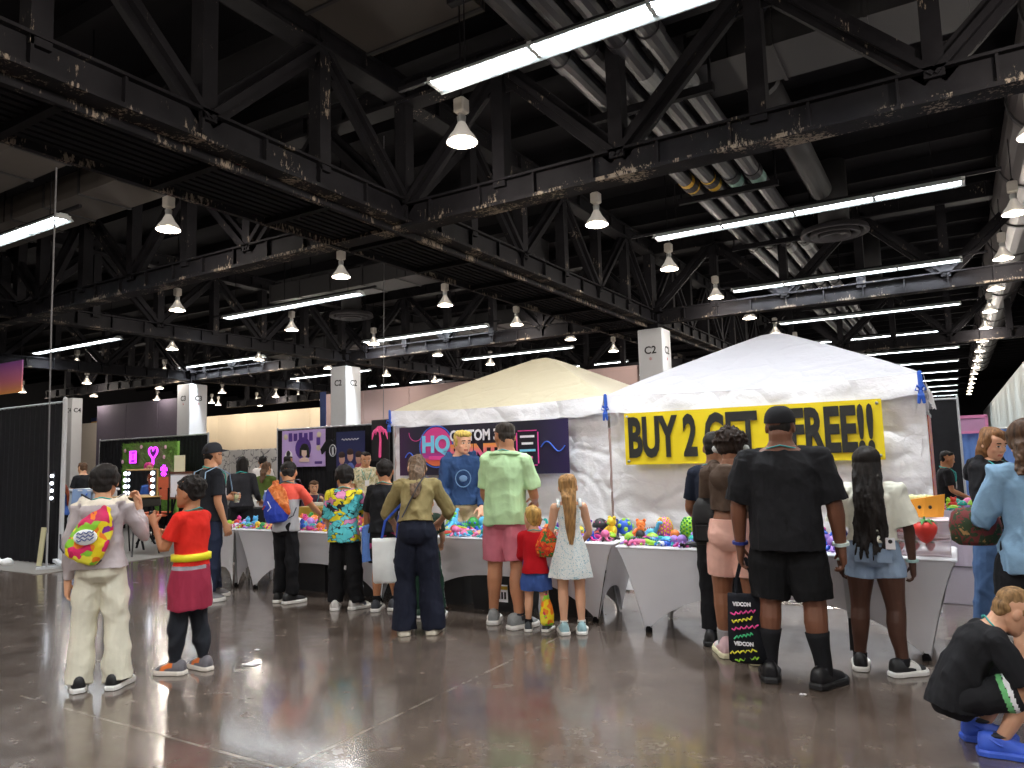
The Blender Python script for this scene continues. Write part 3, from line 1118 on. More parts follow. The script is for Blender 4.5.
def toy_octopus():
    m_ = MB()
    m_.ball((0, 0, .055), (.042, .042, .045), n=12, m=7)
    for k in range(8):
        a = 2 * PI * k / 8
        c, s = math.cos(a), math.sin(a)
        m_.tube([(.025 * c, .025 * s, .035), (.055 * c, .055 * s, .012), (.08 * c - .01 * s, .08 * s + .01 * c, .009), (.088 * c - .03 * s, .088 * s + .03 * c, .014)], [.014, .011, .008, .004], 6, mi=k % 2)
    for s in (-1, 1):
        m_.ball((s * .018, -.038, .062), .008, mi=1, n=6, m=4)
    return m_
def toy_bear():
    m_ = MB()
    m_.ball((0, 0, .05), (.038, .034, .045), n=10, m=6)
    m_.ball((0, -.005, .112), (.038, .034, .034), n=10, m=6)
    m_.ball((0, -.034, .104), (.016, .012, .012), mi=1, n=6, m=4)
    for s in (-1, 1):
        m_.ball((s * .027, 0, .142), .014, n=6, m=4)
        m_.tube([(s * .032, -.01, .072), (s * .05, -.03, .05)], [.014, .013], 6)
        m_.tube([(s * .022, -.02, .02), (s * .03, -.05, .015)], [.018, .017], 6, mi=1)
    return m_
def toy_turtle():
    m_ = MB()
    m_.ball((0, 0, .02), (.055, .048, .042), zmin=0.0, n=12, m=5, mi=1)
    m_.lathe([(.05, .012), (.056, .02), (.05, .026)], n=12)
    m_.ball((.068, 0, .03), (.022, .018, .018), n=8, m=5)
    for sx in (-1, 1):
        for sy in (-1, 1):
            m_.tube([(sx * .03, sy * .035, .016), (sx * .05, sy * .058, .009)], [.012, .010], 6)
    m_.tube([(-.05, 0, .015), (-.08, 0, .01)], [.008, .003], 5)
    return m_
def toy_lizard():
    m_ = MB()
    for k in range(9):
        t = k / 8
        r = .02 * (1 - .75 * t) + .004
        m_.ball((.05 - .15 * t, .02 * math.sin(t * 6), r), (r, r * 1.1, r), n=8, m=5, mi=k % 2)
    m_.ball((.08, 0, .024), (.03, .027, .022), n=10, m=6)
    for s in (-1, 1):
        for q in range(3):
            m_.tube([(.07 - q * .012, s * .024, .03), (.06 - q * .016, s * .045, .04 - q * .01)], [.006, .003], 5, mi=1)
        m_.tube([(.035, s * .015, .014), (.045, s * .045, .007)], [.009, .006], 5)
        m_.tube([(-.03, s * .012, .012), (-.04, s * .038, .007)], [.008, .005], 5)
    return m_
def toy_ball():
    m_ = MB()
    m_.ball((0, 0, .055), .055, n=14, m=9)
    for k in range(14):
        z = 1 - 2 * (k + .5) / 14
        a = k * 2.4
        r = math.sqrt(1 - z * z)
        m_.ball((.048 * r * math.cos(a), .048 * r * math.sin(a), .055 + .048 * z), .017, mi=1, n=6, m=4)
    return m_
def toy_mushroom():
    m_ = MB()
    m_.lathe([(.03, 0), (.024, .03), (.02, .06), (.022, .075)], n=12)
    m_.lathe([(.02, .066), (.058, .062), (.062, .075), (.052, .1), (.028, .122), (.001, .13)], n=14, mi=1)
    for k in range(6):
        a = k * PI / 3
        m_.ball((.045 * math.cos(a), .045 * math.sin(a), .098), .009, n=6, m=4)
    return m_
def toy_dino():
    m_ = MB()
    m_.ball((0, 0, .055), (.045, .03, .035), n=10, m=6)
    m_.tube([(.03, 0, .065), (.055, 0, .1), (.062, 0, .125)], [.02, .015, .014], 8)
    m_.ball((.076, 0, .132), (.024, .015, .014), n=8, m=5)
    m_.tube([(-.035, 0, .05), (-.075, 0, .03), (-.11, .01, .014)], [.022, .013, .004], 8)
    for sx in (-1, 1):
        for sy in (-1, 1):
            m_.tube([(sx * .024, sy * .02, .045), (sx * .026, sy * .022, .008)], [.014, .012], 6)
    for k in range(6):
        m_.lathe([(.007, 0), (.001, .022)], (.03 - k * .018, 0, .086 - .004 * k), 4, mi=1)
    return m_
KINDS = {'dragon': toy_dragon, 'egg': toy_egg, 'octopus': toy_octopus, 'bear': toy_bear, 'turtle': toy_turtle, 'lizard': toy_lizard, 'spiky ball': toy_ball, 'mushroom': toy_mushroom, 'dinosaur': toy_dino}
TC = {'teal': '#1fa8a0', 'blue': '#2a5fd0', 'sky blue': '#58b6ea', 'pink': '#f07ab0', 'magenta': '#d83a92', 'red': '#d83c34', 'orange': '#f2803a', 'yellow': '#f0d438', 'lime': '#a2dc3c', 'green': '#3aa04e', 'purple': '#6a3fb4', 'lilac': '#b08ae0', 'white': '#efeff2', 'black': '#26262c', 'navy': '#25306e', 'peach': '#f8b896'}
TMAT = {k: M('toy_plastic_' + k.replace(' ', '_'), v, .38, var=.12, vs=25) for k, v in TC.items()}
TMESH = {}
for kn, fn in KINDS.items():
    me = fn().mesh('toy_' + kn.replace(' ', '_'), True)
    me.materials.append(TMAT['teal'])
    me.materials.append(TMAT['pink'])
    TMESH[kn] = me
USED = set()
def toy(kind, c1, c2, x, y, z, rz, s, where, grp):
    key = (kind, c1, c2, where)
    if key in USED:
        return False
    USED.add(key)
    o = bpy.data.objects.new('toy_' + kind.replace(' ', '_'), TMESH[kind])
    COL.objects.link(o)
    for i, c in enumerate((c1, c2)):
        o.material_slots[i].link = 'OBJECT'
        o.material_slots[i].material = TMAT[c]
    o.location = (x, y, z)
    o.rotation_euler = (0, 0, rz)
    o.scale = (s, s, s)
    a = 'an' if c1[0] in 'aeiou' else 'a'
    tag(o, '%s plastic %s with %s details, %s' % (c1, kind, c2, where), 'toy', grp)
    return True

def scatter(x0, x1, y0, y1, n, kinds, cols, where, grp, s0, s1, z=.748, gap=.075, rr=None):
    r = random.Random(int(abs(x0) * 1000 + y0 * 77))
    pts, tries = [], 0
    while len(pts) < n and tries < 9000:
        tries += 1
        x, y = r.uniform(x0, x1), r.uniform(y0, y1)
        if any((x - a) ** 2 + (y - b_) ** 2 < gap ** 2 for a, b_ in pts + (rr or [])):
            continue
        for _ in range(12):
            c1, c2 = r.choice(cols), r.choice(cols)
            if c1 != c2 and toy(r.choice(kinds), c1, c2, x, y, z, r.uniform(0, 6.28), r.uniform(s0, s1), where, grp):
                pts.append((x, y))
                break
    return pts
ALLC = list(TC)
BRIGHT = ['pink', 'magenta', 'red', 'orange', 'yellow', 'lime', 'green', 'teal', 'blue', 'sky blue', 'lilac', 'white', 'peach']
DEEP = ['blue', 'purple', 'navy', 'teal', 'green', 'lime', 'pink', 'magenta', 'black', 'lilac', 'orange', 'yellow']
small = ['dragon', 'lizard', 'turtle', 'octopus']
stand = ['bear', 'dinosaur', 'octopus', 'mushroom', 'spiky ball']
p = scatter(-8.5, -6.7, 6.34, 6.62, 56, small + ['bear'], BRIGHT, 'left table front, left end', 'toys on the left table', .8, 1.1, gap=.085)
scatter(-7.8, -6.7, 6.66, 6.95, 26, stand, BRIGHT, 'left table back row, left end', 'toys on the left table', .9, 1.25, gap=.1, rr=p)
p = scatter(-6.65, -5.45, 6.34, 6.6, 30, small, DEEP, 'left table front, right end', 'toys on the left table', .85, 1.15, gap=.09)
scatter(-6.65, -5.45, 6.7, 6.94, 20, ['spiky ball', 'bear', 'mushroom', 'egg'], ['pink', 'peach', 'lilac', 'white', 'yellow', 'sky blue', 'orange', 'magenta'], 'left table back row, right end', 'toys on the left table', 1.1, 1.7, gap=.14, rr=p)
p = scatter(-5.25, -4.2, 6.36, 6.64, 26, small, ['teal', 'sky blue', 'red', 'orange', 'pink', 'peach', 'green'], 'middle table front, left half', 'toys on the middle table', .8, 1.1, gap=.1)
scatter(-5.25, -4.2, 6.72, 6.97, 16, ['octopus', 'dragon', 'dinosaur'], ['teal', 'sky blue', 'green', 'blue', 'lime'], 'middle table back row, left half', 'toys on the middle table', 1.2, 1.7, gap=.15, rr=p)
p = scatter(-4.1, -2.85, 6.36, 6.64, 30, small, DEEP, 'middle table front, right half', 'toys on the middle table', .9, 1.25, gap=.09)
p2 = scatter(-4.1, -2.85, 6.74, 6.97, 14, stand, DEEP, 'middle table back row, right half', 'toys on the middle table', 1.0, 1.5, gap=.15, rr=p)
toy('bear', 'yellow', 'lime', -2.92, 6.68, .748, -.5, 1.35, 'standing at the right end of the middle table', 'toys on the middle table')
toy('octopus', 'navy', 'purple', -3.1, 6.85, .748, 0, 1.6, 'standing at the right end of the middle table', 'toys on the middle table')
toy('egg', 'pink', 'yellow', -2.40, 6.70, .748, 0, 1.3, 'the first big egg on the right table', 'toys on the right table')
toy('egg', 'lime', 'green', -2.16, 6.70, .748, 0, 1.35, 'standing second among the big eggs', 'toys on the right table')
toy('egg', 'green', 'peach', -1.98, 6.68, .748, 0, 1.05, 'the last big egg by the black backpack', 'toys on the right table')
toy('dragon', 'orange', 'red', -2.58, 6.78, .748, .4, 1.6, 'standing behind the blue toys', 'toys on the right table')
toy('bear', 'orange', 'red', -2.6, 6.62, .748, .1, 1.25, 'standing behind the blue toys', 'toys on the right table')
toy('dinosaur', 'sky blue', 'black', -2.5, 6.6, .748, .1, 1.2, 'standing behind the blue toys', 'toys on the right table')
big = [(-2.4, 6.7), (-2.16, 6.7), (-1.98, 6.68), (-2.58, 6.78), (-2.6, 6.62), (-2.5, 6.6)]
p = scatter(-2.58, -1.2, 6.2, 6.42, 46, small, DEEP + ['lilac', 'white', 'sky blue'], 'right table front row', 'toys on the right table', .9, 1.2, gap=.08, rr=big)
p += scatter(-2.58, -1.2, 6.45, 6.6, 26, ['octopus', 'dragon', 'bear', 'turtle'], DEEP, 'right table middle row', 'toys on the right table', 1.0, 1.4, gap=.09, rr=big + p)
scatter(-1.1, -.62, 6.2, 6.8, 20, ['octopus', 'dragon', 'dinosaur', 'spiky ball'], ['purple', 'blue', 'lilac', 'navy', 'magenta'], 'right table near clear boxes', 'toys on the right table', .9, 1.4, gap=.12)

# display boxes at the right end of the right table
ACR = M('clear_acrylic', '#f4eef4', .08, var=0, trans=.55, alpha=.45)
PINKW = M('box_pink_white', '#efdfe8', .4, var=.05)
STRAW = M('strawberry_red', '#e03a30', .5, var=.1, vs=30)
LEAF = M('leaf_green', '#4a8a3c', .6, var=.2)
CRATE = M('soft_orange', '#f2a432', .6, var=.08)
SOFTY = M('pale_yellow_plush', '#eef0b4', .9, var=.1, bmp=.6, bs=70)
REDH = M('heart_red', '#e8493a', .5, var=.05)
def clear_box(x, y, z, w_, d_, h_, label):
    root = thing('display_box', label, 'display box', (x, y, z), group='clear boxes on the right table')
    m_ = MB()
    t = .006
    for c, s_ in (((0, -d_ / 2, h_ / 2), (w_, t, h_)), ((0, d_ / 2, h_ / 2), (w_, t, h_)), ((-w_ / 2, 0, h_ / 2), (t, d_, h_)), ((w_ / 2, 0, h_ / 2), (t, d_, h_))):
        m_.box(c, s_)
    m_.obj('clear_panel', ACR, root)
    MB().rbox((0, 0, .006), (w_, d_, .012), .004).obj('base', PINKW, root)
    MB().rbox((0, 0, h_), (w_ + .006, d_ + .006, .012), .004).obj('lid', PINKW, root)
    return root
def strawberry(x, y, z, r, label, flat=1.0):
    root = thing('toy_strawberry', label, 'toy', (x, y, z), group='strawberry toys')
    m_ = MB().lathe([(.001, -r * 1.05), (r * .45, -r * .8), (r * .85, -r * .1), (r * .95, r * .35), (r * .7, r * .75), (.001, r * .85)], n=16)
    m_.obj('berry', STRAW, root, smooth=True)
    m_ = MB()
    for k in range(7):
        a = 2 * PI * k / 7
        m_.tube([(0, 0, r * .85), (r * .5 * math.cos(a), r * .5 * math.sin(a), r * .95), (r * .95 * math.cos(a), r * .95 * math.sin(a), r * .65)], [r * .16, r * .2, r * .03], 6, flat=.4)
    m_.tube([(0, 0, r * .85), (0, 0, r * 1.2)], [r * .1, r * .07], 6)
    m_.obj('leaf_crown', LEAF, root)
clear_box(-.30, 6.34, .748, .42, .26, .115, 'low clear box at the bottom of the stack on right table end')
clear_box(-.30, 6.34, .875, .42, .26, .13, 'middle clear box holding red strawberries on the right table end')
for k in range(3):
    strawberry(-.42 + k * .1, 6.32, .808, .035, 'small strawberry in the low clear box, %s of the three' % ('left', 'middle', 'right')[k])
strawberry(-.24, 6.19, .93, .085, 'big red strawberry with green leaves in front of the clear boxes')
for k in range(4):
    root = thing('red_bar', 'red and white striped bar in the middle clear box, %s from the bottom' % ('first', 'second', 'third', 'topmost')[k], 'toy', (-.41, 6.3, .889 + k * .026), group='striped bars')
    MB().rbox((0, 0, .011), (.16, .1, .021), .006).obj('bar_body', STRAW if k % 2 else PINKW, root)
root = thing('orange_pouch', 'bright orange soft pouch with a face standing on the clear boxes', 'pouch', (-.25, 6.36, 1.02))
m_ = MB().loft([[(-.13 + .02 * t + .26 * u, s_ * .045 * math.sin(PI * min(.98, max(.06, u))) , t * .12 + (.05 * u if t > .5 else 0)) for u, s_ in ((0, 0), (.15, -1), (.5, -1), (.85, -1), (1, 0), (.85, 1), (.5, 1), (.15, 1))] for t in (0, .5, 1)])
m_.obj('pouch_body', CRATE, root)
for dx in (-.02, .05):
    MB().ball((dx, -.047, .075), (.012, .006, .014), n=8, m=5).obj('eye', INKV, root)
root = thing('heart_toy', 'red heart toy with white top standing left of the orange pouch', 'toy', (-.47, 6.30, 1.02))
pts = []
for k in range(24):
    t = 2 * PI * k / 24
    pts.append((.004 * 16 * math.sin(t) ** 3, .06 + .004 * (13 * math.cos(t) - 5 * math.cos(2 * t) - 2 * math.cos(3 * t) - math.cos(4 * t))))
MB().loft([[(x * q, yy, .065 + (z - .065) * q) for x, z in pts] for yy, q in ((-.02, .85), (-.012, 1), (.012, 1), (.02, .85))]).obj('heart', REDH, root)
for k in range(3):
    root = thing('plush_strip', 'pale yellow fluffy strip lying on the boxes, %s' % ('lowest', 'in the middle', 'topmost')[k], 'plush', (-.36, 6.44 + .03 * k, 1.02 + k * .05), group='fluffy strips')
    m_ = MB().tube([(-.2, 0, .028), (-.07, .01, .03), (.07, -.005, .028), (.17, .01, .028)], .027, 10)
    for q in range(30):
        a = q * 2.4
        m_.ball((-.19 + q * .012, .022 * math.cos(a), .028 + .02 * math.sin(a)), .012, n=6, m=4)
    m_.obj('fluff', SOFTY, root, smooth=True)
root = thing('leaning_board', 'narrow white board with dark lower end leaning on the right table', 'board', (-.80, 6.08, 0))
MB().bar((.03, 0, .28), (0, .03, .80), .035, .02).obj('board', WRAP, root)
MB().bar((.03, -.02, .06), (.03, 0, .29), .03, .02).obj('lower_end', BIN, root)
# ------------------------------------------------------------------ people: skeleton, body, clothes
SKINS = {}
def skin_mats(tone):
    if tone in SKINS:
        return SKINS[tone]
    key = tone
    tone = '#%02x%02x%02x' % tuple(min(245, round(int(tone[i:i + 2], 16) * 1.09)) for i in (1, 3, 5))
    c = lin(tone)
    m, nt, b = new_mat('skin_' + tone.strip('#'))
    n = tex_noise(nt, coords(nt), 9, 4)
    d = mixc(nt, n.outputs['Fac'], tuple(x * .93 for x in [int(tone[i:i + 2], 16) / 255 for i in (1, 3, 5)]), tone)
    nt.links.new(d, b.inputs['Base Color'])
    b.inputs['Roughness'].default_value = .5
    b.inputs['Subsurface Weight'].default_value = .08
    b.inputs['Subsurface Radius'].default_value = (.01, .005, .003)
    lip = tuple(x / 255 for x in (min(255, int(tone[1:3], 16) * .82), int(tone[3:5], 16) * .58, int(tone[5:7], 16) * .58))
    ml = M('lip_' + tone.strip('#'), lip, .45, var=.05)
    SKINS[key] = [m, ml]
    return SKINS[key]
EYEW = M('eye_white', '#e9e6e2', .3, var=0)
IRIS = M('eye_dark', '#2a1d16', .25, var=0)
def hair_mat(name, col, vs=(60, 60, 9)):
    if name in _MC:
        return _MC[name]
    m, nt, b = new_mat(name)
    n = tex_noise(nt, coords(nt, vs), 1.0, 3)
    c = [int(col[i:i + 2], 16) / 255 for i in (1, 3, 5)]
    nt.links.new(ramp(nt, n.outputs['Fac'], [(.25, tuple(x * .6 for x in c)), (.75, tuple(min(1, x * 1.25) for x in c))]), b.inputs['Base Color'])
    b.inputs['Roughness'].default_value = .6
    b.inputs['Specular IOR Level'].default_value = .25
    bump(nt, b, n.outputs['Fac'], .5, .006)
    _MC[name] = m
    return m

_T = (-.22, -.12, 0, .15, .38, .6, .78, .92, 1.0, 1.07, 1.14)
PROF = list(zip(_T, (.046, .078, .086, .081, .074, .080, .085, .080, .066, .040, .032), (.050, .068, .074, .066, .058, .061, .062, .052, .042, .035, .032)))
PROF_F = list(zip(_T, (.050, .087, .094, .084, .066, .071, .076, .072, .060, .034, .028), (.052, .073, .077, .067, .054, .060, .061, .050, .040, .033, .030)))

class Body:
    def __init__(s, x, y, H, ang, hs=.132, b=1.0, belly=1.0, sh=1.0, fem=False, lean=0.0, side=0.0, twist=0.0, hyaw=0.0, hpitch=0.0, hroll=0.0,
                 drop=0.0, feet=None, arms=None, limb=1.0, hip_shift=(0, 0), knee=None, legw=1.0, neck=1.0):
        hs *= 1.06
        s.cov = dict(leg=.9, arm=.6, foot=1.0)
        s.H, s.fem, s.b, s.belly, s.sh, s.limb, s.legw = H, fem, b, belly, sh, limb, legw
        away = math.atan2(y, x)
        s.rz = away - math.radians(ang) - PI / 2
        s.loc = (x, y, 0)
        k = s.k = H * (1 - hs) / .868 * 1.022
        s.hh = H * hs
        s.hipz = .525 * k - drop
        s.Lt = .29 * k
        rd = math.radians
        lean, side, twist = rd(lean), rd(side), rd(twist)
        # spine as a chain of frames
        s.sp = []
        p = V(hip_shift[0], hip_shift[1], s.hipz)
        N = 28
        dt = 1.36 / N
        p0 = None
        for i in range(N + 1):
            t = -.22 + i * dt
            q = min(1, max(0, t / .9))
            la = lean * (.25 + .75 * q) if lean else 0
            if t > 1.0:
                la = lean * (1 - (t - 1.0) * .8)
            sa, tw = side * q, twist * q
            up = unit(V(math.sin(sa), math.sin(la) * math.cos(sa), math.cos(la) * math.cos(sa)))
            r = V(math.cos(tw), math.sin(tw), 0)
            r = unit(r - up * (r @ up))
            f = np.cross(up, r)
            s.sp.append([t, None, r, f, up])
        # integrate from t=0
        i0 = min(range(N + 1), key=lambda i: abs(s.sp[i][0]))
        s.sp[i0][1] = p
        for i in range(i0 + 1, N + 1):
            s.sp[i][1] = s.sp[i - 1][1] + s.sp[i][4] * dt * s.Lt
        for i in range(i0 - 1, -1, -1):
            s.sp[i][1] = s.sp[i + 1][1] - s.sp[i][4] * dt * s.Lt
        # head
        c, r, f, up = s.at(1.14)
        hy, hp, hr = rd(hyaw), rd(hpitch), rd(hroll)
        base_f = unit(f + up * 0.0)
        # head keeps upright more than the spine
        fl = unit(V(*(f[:2]), 0)) if abs(f[2]) < .95 else V(0, 1, 0)
        rr = unit(np.cross(fl, V(0, 0, 1)))
        ff = fl * math.cos(hy) - rr * math.sin(hy)
        rr = unit(np.cross(ff, V(0, 0, 1)))
        uu = V(0, 0, 1)
        ff, uu = ff * math.cos(hp) + uu * math.sin(hp), uu * math.cos(hp) - ff * math.sin(hp)
        rr, uu = rr * math.cos(hr) + uu * math.sin(hr), uu * math.cos(hr) - rr * math.sin(hr)
        s.hr, s.hf, s.hu = rr, ff, uu
        s.neck_top = c + up * s.k * .012 * neck
        s.chin0 = s.neck_top + ff * s.hh * .10 - uu * s.hh * .20      # head origin: level of the chin, on the neck axis
        # legs
        s.legs = []
        feet = feet or ((-.060, 0, 6), (.060, 0, -6))
        for i, sg in enumerate((-1, 1)):
            fx, fy, fa = feet[i][:3]
            fz = feet[i][3] if len(feet[i]) > 3 else 0.0
            hip = V(hip_shift[0], hip_shift[1], s.hipz) + s.at(0)[1] * sg * .044 * k * (1.08 if fem else 1) * max(1, b * .95)
            foot_dir = V(math.sin(rd(-fa)), math.cos(rd(-fa)), 0)
            ank = V(fx * H, fy * H, .047 * k + fz)
            l1, l2 = .248 * k, .232 * k
            d = ank - hip
            L = np.linalg.norm(d)
            if L >= (l1 + l2) * .999:
                kn = hip + d * (l1 / (l1 + l2))
                kn = kn + foot_dir * .006 * k
            else:
                a = (l1 * l1 - l2 * l2 + L * L) / (2 * L)
                h = math.sqrt(max(0, l1 * l1 - a * a))
                u = d / L
                kd = foot_dir if knee is None else V(*knee[i])
                kd = unit(kd - u * (kd @ u))
                kn = hip + u * a + kd * h
            s.legs.append((hip, kn, ank, foot_dir, fz))
        # arms
        s.arms = []
        arms = arms or (HANG, HANG)
        for i, sg in enumerate((-1, 1)):
            c, r, f, up = s.at(.895)
            shp = c + r * sg * .093 * k * sh * b ** .6
            A = arms[i]
            fr = V(r[0], r[1], 0) if abs(lean) < .4 else r
            R_ = unit(fr)
            F_ = unit(np.cross(V(0, 0, 1), R_)) 
            def D(v):
                return unit(R_ * v[0] * sg + F_ * v[1] + V(0, 0, 1) * v[2])
            el = shp + D(A['u']) * .168 * k
            fd = D(A['f'])
            wr = el + fd * .148 * k
            nrm = D(A.get('n', (-1, 0, 0)))
            hd = D(A['h']) if 'h' in A else fd
            s.arms.append((shp, el, wr, hd, nrm, A.get('c', .5), sg))

    def at(s, t):
        a = s.sp
        i = min(len(a) - 2, max(0, int((t - a[0][0]) / (a[1][0] - a[0][0]))))
        w_ = (t - a[i][0]) / (a[i + 1][0] - a[i][0])
        w_ = min(1.2, max(0, w_))
        m_ = lambda j: a[i][j] * (1 - w_) + a[i + 1][j] * w_
        return m_(1), unit(m_(2)), unit(m_(3)), unit(m_(4))

    def back_y(s, z):
        """point on the spine's rear surface at height z"""
        best = min(s.sp, key=lambda q: abs(q[1][2] - z))
        t = min(best[0], 1.0)
        a, b_ = s.prof(t)
        return best[1] - best[3] * (b_ if t < .95 else b_ * .8)

    def prof(s, t):
        P = PROF_F if s.fem else PROF
        P = [(a, b_ * s.b * (s.sh if .7 < a < 1.05 else 1), c * s.b) for a, b_, c in P]
        ts = [q[0] for q in P]
        rx = float(np.interp(t, ts, [q[1] for q in P]))
        ry = float(np.interp(t, ts, [q[2] for q in P]))
        bump_ = math.exp(-((t - .3) / .25) ** 2) * (s.belly - 1)
        return rx * s.k * (1 + bump_ * .7), ry * s.k * (1 + bump_)

    def ring(s, t, ox=0.0, oy=0.0, n=22, rx=None, ry=None, e=.85, sh=(0, 0)):
        c, r, f, up = s.at(t)
        a, b_ = s.prof(t)
        a = (rx if rx is not None else a) + ox
        b_ = (ry if ry is not None else b_) + oy
        out = []
        for q in range(n):
            th = 2 * PI * q / n
            cx, sx = math.cos(th), math.sin(th)
            out.append(c + r * (a * math.copysign(abs(cx) ** e, cx) + sh[0]) + f * (b_ * math.copysign(abs(sx) ** e, sx) + sh[1]))
        return out

    def legp(s, i, u):
        hip, kn, ank = s.legs[i][:3]
        if u <= .517:
            return hip + (kn - hip) * (u / .517)
        return kn + (ank - kn) * ((u - .517) / .483)

    def legr(s, u):
        return float(np.interp(u, [0, .12, .25, .42, .5, .56, .68, .85, 1], [.058, .055, .050, .039, .035, .034, .035, .0245, .021])) * s.k * s.b ** .6 * s.legw

    def armp(s, i, u):
        sh, el, wr = s.arms[i][:3]
        return sh + (el - sh) * u if u <= 1 else el + (wr - el) * (u - 1)

    def armr(s, u):
        return float(np.interp(u, [0, .3, .8, 1.0, 1.25, 1.7, 2], [.031, .029, .024, .0215, .0225, .017, .0145])) * s.k * s.b ** .5 * s.limb

    # --- pieces -------------------------------------------------------
    def m_head(s, mb):
        h, o, r, f, u = s.hh, s.chin0, s.hr * 1.08, s.hf, s.hu
        A = (r, f, u)
        P = lambda x, y, z: o + r * x * h + f * y * h + u * z * h
        mb.ball(P(0, -.03, .62), (.335 * h, .415 * h, .375 * h), n=24, m=16, axes=A)
        rg = []
        for z, hw, yb, yf in ((-.005, .10, .18, .30), (.03, .17, .08, .345), (.10, .235, -.03, .36), (.22, .28, -.2, .365), (.36, .305, -.3, .365), (.5, .32, -.32, .37), (.62, .32, -.3, .375), (.74, .30, -.25, .365)):
            yc, yr = (yb + yf) / 2, (yf - yb) / 2
            rg.append([P(hw * math.copysign(abs(math.cos(a)) ** .85, math.cos(a)), yc + yr * math.copysign(abs(math.sin(a)) ** .9, math.sin(a)), z) for a in (2 * PI * q / 20 for q in range(20))])
        mb.loft(rg)
        # nose
        mb.loft([[P(x * w_, .33 + d * (1 if j in (1,) else .0), z) for j, x in enumerate((-1, 0, 1))] + [P(0, .25, z)] for z, w_, d in ((.30, .055, .07), (.33, .075, .135), (.37, .06, .13), (.45, .04, .085), (.53, .04, .05))])
        for sg in (-1, 1):
            mb.ball(P(sg * .335, -.03, .43), (.035 * h, .085 * h, .125 * h), n=10, m=7, axes=A)
            mb.ball(P(sg * .12, .325, .575), (.11 * h, .045 * h, .03 * h), n=8, m=5, axes=A)      # brow
            mb.ball(P(sg * .17, .26, .33), (.10 * h, .08 * h, .10 * h), n=8, m=5, axes=A)         # cheek
        mb.ball(P(0, .335, .19), (.10 * h, .045 * h, .028 * h), n=8, m=5, axes=A)
        mb.ball(P(0, .33, .155), (.085 * h, .045 * h, .028 * h), n=8, m=5, axes=A)
        mb.ball(P(0, .31, .05), (.085 * h, .055 * h, .055 * h), n=8, m=5, axes=A)
        # neck
        c, rr, ff, uu = s.at(1.0)
        nr = .034 * s.k * (1 + (s.b - 1) * .7) * (.9 if s.fem else 1.03)
        top = P(0, -.14, .30)
        mb.tube([c - uu * .01, c * .45 + top * .55 - uu * .0, top], [nr * 1.3, nr, nr * .98], 14)

    def m_torso(s, mb):
        mb.loft([s.ring(t, *((-.010 * s.k,) * 2 if t < .9 else (0, 0))) for t in (-.16, -.08, 0, .1, .2, .3, .4, .5, .6, .7, .78, .86, .92, .97, 1.02, 1.07, 1.12)])
        for i in (0, 1):
            shp, el, wr, hd, nrm, cu, sg = s.arms[i]
            c = s.at(.91)[0]
            mb.tube([c + (shp - c) * .35, shp], [.034 * s.k * s.b ** .5, .030 * s.k * s.b ** .5], 12)

    def m_arm(s, mb, i):
        us = [0, .2, .45, .75, .95, 1.05, 1.25, 1.5, 1.75, 2.0]
        mb.tube([s.armp(i, u) for u in us], [s.armr(u) * (.8 if u < s.cov['arm'] - .1 else 1) for u in us], 12)
        s.m_hand(mb, i)

    def m_hand(s, mb, i):
        shp, el, wr, d, n, cu, sg = s.arms[i]
        L = .108 * s.k * s.limb ** .3
        d = unit(d)
        n = unit(n - d * (n @ d))
        th = unit(np.cross(n, d)) * (-sg)
        w_ = L * .235
        rings = []
        for q, ww, tt, sh in ((-.06, .62, .62, 0), (.1, .8, .60, .02), (.3, 1.0, .52, .03), (.48, .98, .46, 0), (.56, .86, .36, 0)):
            c = wr + d * L * q + th * w_ * sh
            rings.append([c + th * w_ * ww * math.cos(a) + n * w_ * tt * math.sin(a) for a in (2 * PI * k / 14 for k in range(14))])
        mb.loft(rings)
        fr = L * .048
        for k, (off, ln) in enumerate(((.72, .40), (.25, .45), (-.23, .42), (-.68, .33))):
            p = wr + d * L * .5 + th * w_ * off
            spread = off * .13
            pts, rad = [p - d * L * .06], [fr * 1.1]
            ang = .12 + cu * .25 + .06 * k * cu
            for seg, fr_ in ((.45, 1.05), (.32, .98), (.23, .85)):
                dirv = unit(d * math.cos(ang) + n * math.sin(ang) + th * spread * math.cos(ang))
                p = p + dirv * L * ln * seg
                pts.append(p)
                rad.append(fr * fr_)
                ang += .25 + cu * 1.0
            mb.tube(pts, rad, 8)
        p = wr + d * L * .12 + th * w_ * .7
        t1 = unit(d * .62 + th * .72 + n * (.25 + .3 * cu))
        t2 = unit(d * .85 + th * (.35 - .5 * cu) + n * (.25 + .7 * cu))
        mb.tube([p - t1 * L * .05, p + t1 * L * .2, p + t1 * L * .2 + t2 * L * .17, p + t1 * L * .2 + t2 * L * .29], [fr * 1.5, fr * 1.3, fr * 1.1, fr * .85], 8)

    def m_leg(s, mb, i, foot=True):
        us = [0, .12, .25, .4, .49, .55, .65, .75, .88, 1.0]
        hip, kn, ank, fd, fz = s.legs[i]
        pts = []
        for u in us:
            p = s.legp(i, u)
            if .55 < u < .9:
                p = p - fd * .010 * s.k * math.sin((u - .55) / .35 * PI)
            pts.append(p)
        mb.tube(pts, [s.legr(u) * (.72 if u < s.cov['leg'] - .06 else 1) for u in us], 14)
        if foot:
            s.m_foot(mb, i)

